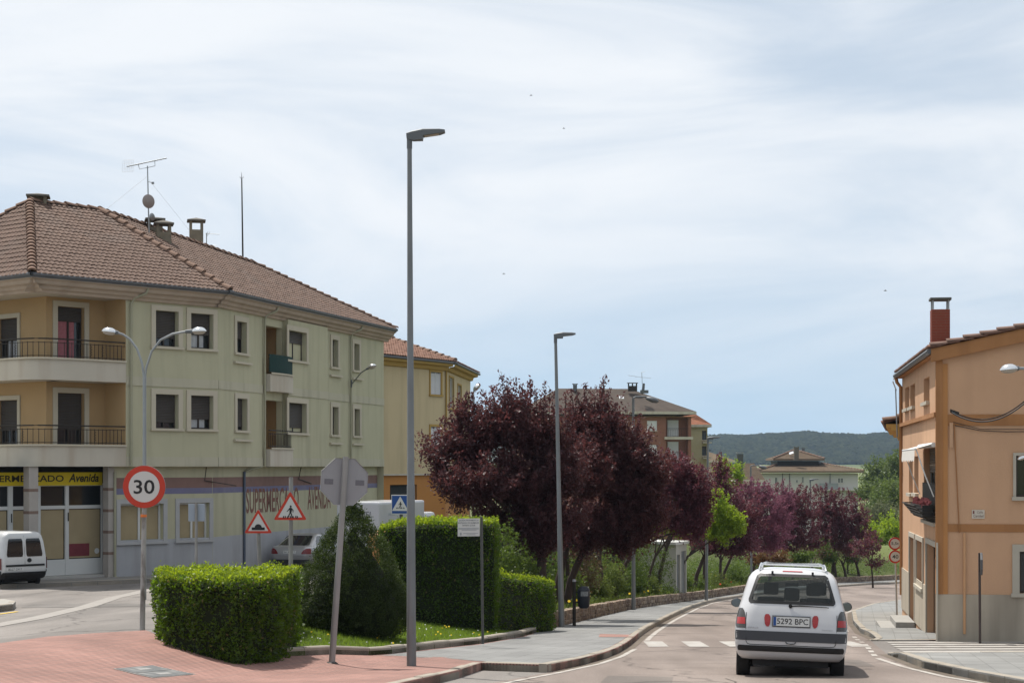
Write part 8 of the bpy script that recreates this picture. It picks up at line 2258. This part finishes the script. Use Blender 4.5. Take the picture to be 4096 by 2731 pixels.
for x, y, rx, ry, d, lm, lab in bu:
    d = (depth_for(x * 1.74149) or d) + 1.0 if PX(x * 1.74149, d) > wall_line(d) - .9 else d
    X = min(PX(x * 1.74149, d), wall_line(d) - .9); x = (X / d * FPX + CX) / 1.74149; zb = bank_z(X, d) if X > bank_left(d) else g(X, d)
    k = 1.74149
    yb = (HY - zb * FPX / d) / k                              # row of the ground under the bush
    h = max(ry, (yb - y + ry) * .5); yc = y - ry + h
    tree('bush', lab, 'bush', (X, d), [(x, yc, rx, h), (x + rx * .55, yc + h * .25, rx * .65, h * .75), (x - rx * .55, yc + h * .3, rx * .65, h * .7)], 4200, .085, lm, (), .03, group='bushes in the planted bank', zb=zb, twig=False, per=22, spread=.13)
# overgrown hedge closing the view behind the trunks
hl_ = [(wall_line(y) - 4.6 - .02 * (y - 50), y) for y in np.arange(51, 112, 3.0)]
hr_ = [(x + 1.5, y + .2) for x, y in hl_]
hedge('overgrown_hedge', 'long dark overgrown hedge behind the trunks of the plum trees', hr_ + hl_[::-1], lambda x, y: g(x, y) + 2.15 + .35 * math.sin(y * 1.3) + .25 * math.sin(y * 2.9 + x), .2, 26000, 7000, .13, littop=False, rough=.3, lm=LM_GREEN)
# rank undergrowth between the trunks
xs = []
while len(xs) < 3200:
    y = 48 + 102 * random.random() ** 1.5; b = wall_line(y) - .5; a_ = max(bank_left(y), b - 6.5)
    x = b + (a_ - b) * random.random() ** .8
    hgt = (.18 + .9 * min(1, (b - x) / 3.5)) * (.45 + .55 * math.sin(x * 1.7 + y * .9) ** 2)
    xs.append((x, y, bank_z(x, y) + hgt * random.uniform(.2, 1.0)))
xs = np.array(xs); C = (xs[:, None, :] + rng.normal(0, 1, (len(xs), 24, 3)) * np.array([.2, .2, .16])).reshape(-1, 3)
props(link('undergrowth', quads_mesh('undergrowth', leaves(C, .11, .5, up=.5)), LM_GREEN), 'rank green undergrowth between the tree trunks', 'undergrowth', None, 'stuff')
# extra slim trunks seen under the crowns
for x, d, ytop, r, lab in ((2275, 55.5, 2120, .07, 'slim pale trunk just right of the second lamp post'), (2412, 60, 2150, .10, 'dark trunk behind the litter bin'), (2512, 66, 2130, .12, 'thick dark trunk left of the third lamp post'), (2625, 75, 2140, .10, 'forked dark trunk in front of the white booth'), (2685, 76, 2120, .07, 'thin leaning trunk before the booth door'), (2815, 92, 2200, .09, 'leaning dark trunk right of the booth'), (2880, 97, 2210, .09, 'dark trunk between booth and van'), (3260, 128, 2250, .09, 'dark trunk just left of the van roof rail end'), (3345, 136, 2240, .10, 'dark trunk right of the van'), (3385, 140, 2240, .10, 'second dark trunk right of the van'), (3440, 145, 2240, .10, 'dark trunk near the young reddish tree')):
    d = depth_for(x) or d
    X = min(PX(x, d), wall_line(d) - .7); z0 = bank_z(X, d); zt = (HY - ytop) / FPX * d
    t = thing('tree_trunk', lab, 'tree', (X, d, z0), group='slim trunks under the plum crowns')
    l_ = rng.normal(0, .25)
    MB().tube([(X, d, z0 - .2), (X + l_ * .3, d, z0 + (zt - z0) * .4), (X + l_, d + .1, zt)], [r * 1.2, r, r * .7], 8).build('trunk', M_BARK, t, smooth_=True)
    MB().tube([(X + l_ * .6, d + .05, z0 + (zt - z0) * .7), (X + l_ + .4, d, zt + .5)], [r * .6, r * .25], 6).tube([(X + l_ * .7, d + .05, z0 + (zt - z0) * .8), (X + l_ - .5, d + .2, zt + .6)], [r * .5, r * .2], 6).build('limbs', M_BARK, t)
    C = np.array([X + l_, d, zt + .9]) + rng.normal(0, 1, (900, 3)) * np.array([.7, .6, .45])
    link('crown', quads_mesh('crown', leaves(C, .11, .5)), LM_PLUM, t)

# ------------------------------------------------------------------ grass, weeds, flowers
def blades(name, xy, z, h, w, lm, kind='stuff', label=None, cat=None):
    n = len(xy); a = rng.uniform(0, np.pi, n); d = np.column_stack([np.cos(a), np.sin(a), np.zeros(n)])
    b = np.column_stack([xy, z]); hh = h * rng.uniform(.5, 1.3, n)
    tip = b + np.column_stack([rng.normal(0, .35, (n, 2)) * hh[:, None], hh])
    V = np.stack([b - d * w, b + d * w, tip], 1)
    o = link(name, quads_mesh(name, V, 3), lm); props(o, label, cat, None, kind)
    return o
ip2 = offset_poly(lawn_poly, .12)
xy = in_poly_pts(ip2, 34000)
xy = xy[(xy[:, 1] < 43)]
blades('grass', xy, G(xy[:, 0], xy[:, 1]) + .195, .075, .008, LM_GRASS, label='short green grass of the lawn island', cat='grass')
xs = []; zs = []
while len(xs) < 30000:
    y = 47 + 75 * random.random() ** 1.6; a, b = bank_left(y), wall_line(y) - .15; lo_ = max(a, b - 7)
    x = random.uniform(lo_, b); xs.append((x, y)); zs.append(bank_z(x, y) - .02)
xs = np.array(xs); zs = np.array(zs)
blades('weeds', xs, zs, .34, .018, LM_WEED, label='tall weeds covering the planted bank behind the stone wall', cat='weeds')
def flowers(name, xy, z, r, m_, label, cat='flowers'):
    n = len(xy); c = np.column_stack([xy, z]); k = 6
    V = np.stack([c + np.column_stack([np.full(n, r * math.cos(2 * math.pi * j / k)), np.full(n, r * math.sin(2 * math.pi * j / k) * .6) + rng.normal(0, r * .2, n), np.full(n, r * math.sin(2 * math.pi * j / k) * .8)]) for j in range(k)], 1)
    o = link(name, quads_mesh(name, V, k), m_); props(o, label, cat, None, 'stuff')
M_DAND = mat('dandelion_yellow', (.75, .52, .02), .8); M_DWH = mat('seed_head_white', (.6, .6, .57), .9); M_POPPY = mat('poppy_red', (.55, .06, .02), .8)
q = in_poly_pts(ip2, 90); q = q[q[:, 1] < 41]
flowers('dandelions', q, G(q[:, 0], q[:, 1]) + .27 + rng.uniform(-.02, .02, len(q)), .018, M_DAND, 'yellow dandelions scattered in the lawn')
q = in_poly_pts(ip2, 160); q = q[q[:, 1] < 41]
flowers('seed_heads', q, G(q[:, 0], q[:, 1]) + .28, .012, M_DWH, 'tiny pale seed heads scattered in the lawn')
i = rng.choice(len(xs), 90, False); j = i[xs[i, 1] > 76]
flowers('wild_flowers', xs[i], zs[i] + .35, .05, M_DAND, 'yellow wild flowers on the planted bank')
i = rng.choice(np.where(xs[:, 1] > 84)[0], 40, False)
flowers('poppies', xs[i], zs[i] + .38, .055, M_POPPY, 'red poppies on the bank left of the van')
lt = hit2(815, 1447, .2)
c = Vector((lt[0], lt[1], g(*lt, .26)))
bm = bmesh.new(); bmesh.ops.create_icosphere(bm, subdivisions=2, radius=.07)
for v in bm.verts: v.co = Vector((v.co.x * 1.5, v.co.y * .8, v.co.z * .6)) + Vector((rng.normal(0, .012), rng.normal(0, .012), rng.normal(0, .012))); v.co += c
me = bpy.data.meshes.new('litter'); bm.to_mesh(me); bm.free()
props(link('litter', me, mat('litter_white', (.7, .68, .66), .7)), 'scrap of crumpled white litter at the foot of the conical evergreen', 'litter')

# ------------------------------------------------------------------ far hills and forest
def ridge(x, y):
    s = smooth((y - 1950) / 620)
    h = np.interp(x, [-3000, -600, 100, 240, 400, 520, 700, 3000], [27, 27, 30, 33, 37, 38.5, 37, 33])
    wob = 1.6 * np.sin(x * .021) + 1.2 * np.sin(x * .047 + 1) + .8 * np.sin(x * .11)
    return Rz(np.minimum(y, 1950)) * (1 - s) + (h + wob + 5) * s - np.clip(y - 2650, 0, 2000) * .03
hx = np.linspace(-2600, 3400, 260); hy_ = np.linspace(1930, 3300, 60)
hill = grid_sheet('hill', hx, hy_, 0.0, mat('hill_scrub', (.042, .050, .026), .95, .3, .01, detail=8), zf=ridge)
n = 15000
x = rng.uniform(40, 900, n * 2); y = 1990 + 640 * rng.uniform(0, 1, n * 2) ** .8
keep = (x / y * FPX + CX > 2500) & (x / y * FPX + CX < 4200); x, y = x[keep][:n], y[keep][:n]
z = ridge(x, y)
ico = bmesh.new(); bmesh.ops.create_icosphere(ico, subdivisions=1, radius=1.0); iv = np.array([v.co[:] for v in ico.verts]); iff = np.array([[v.index for v in f.verts] for f in ico.faces]); ico.free()
s = rng.uniform(2.2, 5.2, (len(x), 1, 1))
V = iv[None] * s * rng.uniform(.75, 1.2, (len(x), 12 if len(iv) == 12 else len(iv), 1)) * np.array([1.15, 1.15, .9]) + np.column_stack([x, y, z + 1.2])[:, None, :]
nt_, nv_ = len(x), len(iv)
fm = bpy.data.meshes.new('distant_forest'); fm.from_pydata(V.reshape(-1, 3).tolist(), [], (iff[None] + (np.arange(nt_) * nv_)[:, None, None]).reshape(-1, 3).tolist())
o = link('distant_forest', fm, leaf_mat('holm_oak_far', (.006, .009, .004), (.040, .046, .020), 0.0, None, 1.0, 0.0)); props(o, 'dark holm oak wood covering the far hill', 'wood', None, 'stuff')
def mount(x, y):
    s = np.exp(-((y - 5000) / 500) ** 2)
    return -30 + s * (np.interp(x, [-4500, 0, 400, 600, 760, 1000, 4500], [85, 88, 110, 119, 117, 108, 90]) + 2.5 * np.sin(x * .009) + 1.5 * np.sin(x * .03))
grid_sheet('mountain', np.linspace(-4400, 4400, 180), np.linspace(4000, 5500, 24), 0.0, mat('mountain_scrub', (.05, .06, .035), .95, .2, .002), zf=mount)
# valley air
hz_ = MB().box(-4500, 4500, -62, 5600, -90, 125).build('haze', None)
hm = bpy.data.materials.new('valley_air'); hm.use_nodes = True; hm.node_tree.nodes.remove(hm.node_tree.nodes['Principled BSDF'])
pv = hm.node_tree.nodes.new('ShaderNodeVolumePrincipled'); pv.inputs['Color'].default_value = (.55, .74, 1.0, 1); pv.inputs['Density'].default_value = .00008; pv.inputs['Anisotropy'].default_value = .2
hm.node_tree.links.new(pv.outputs[0], hm.node_tree.nodes['Material Output'].inputs['Volume'])
hz_.data.materials.append(hm); hz_['kind'] = 'stuff'
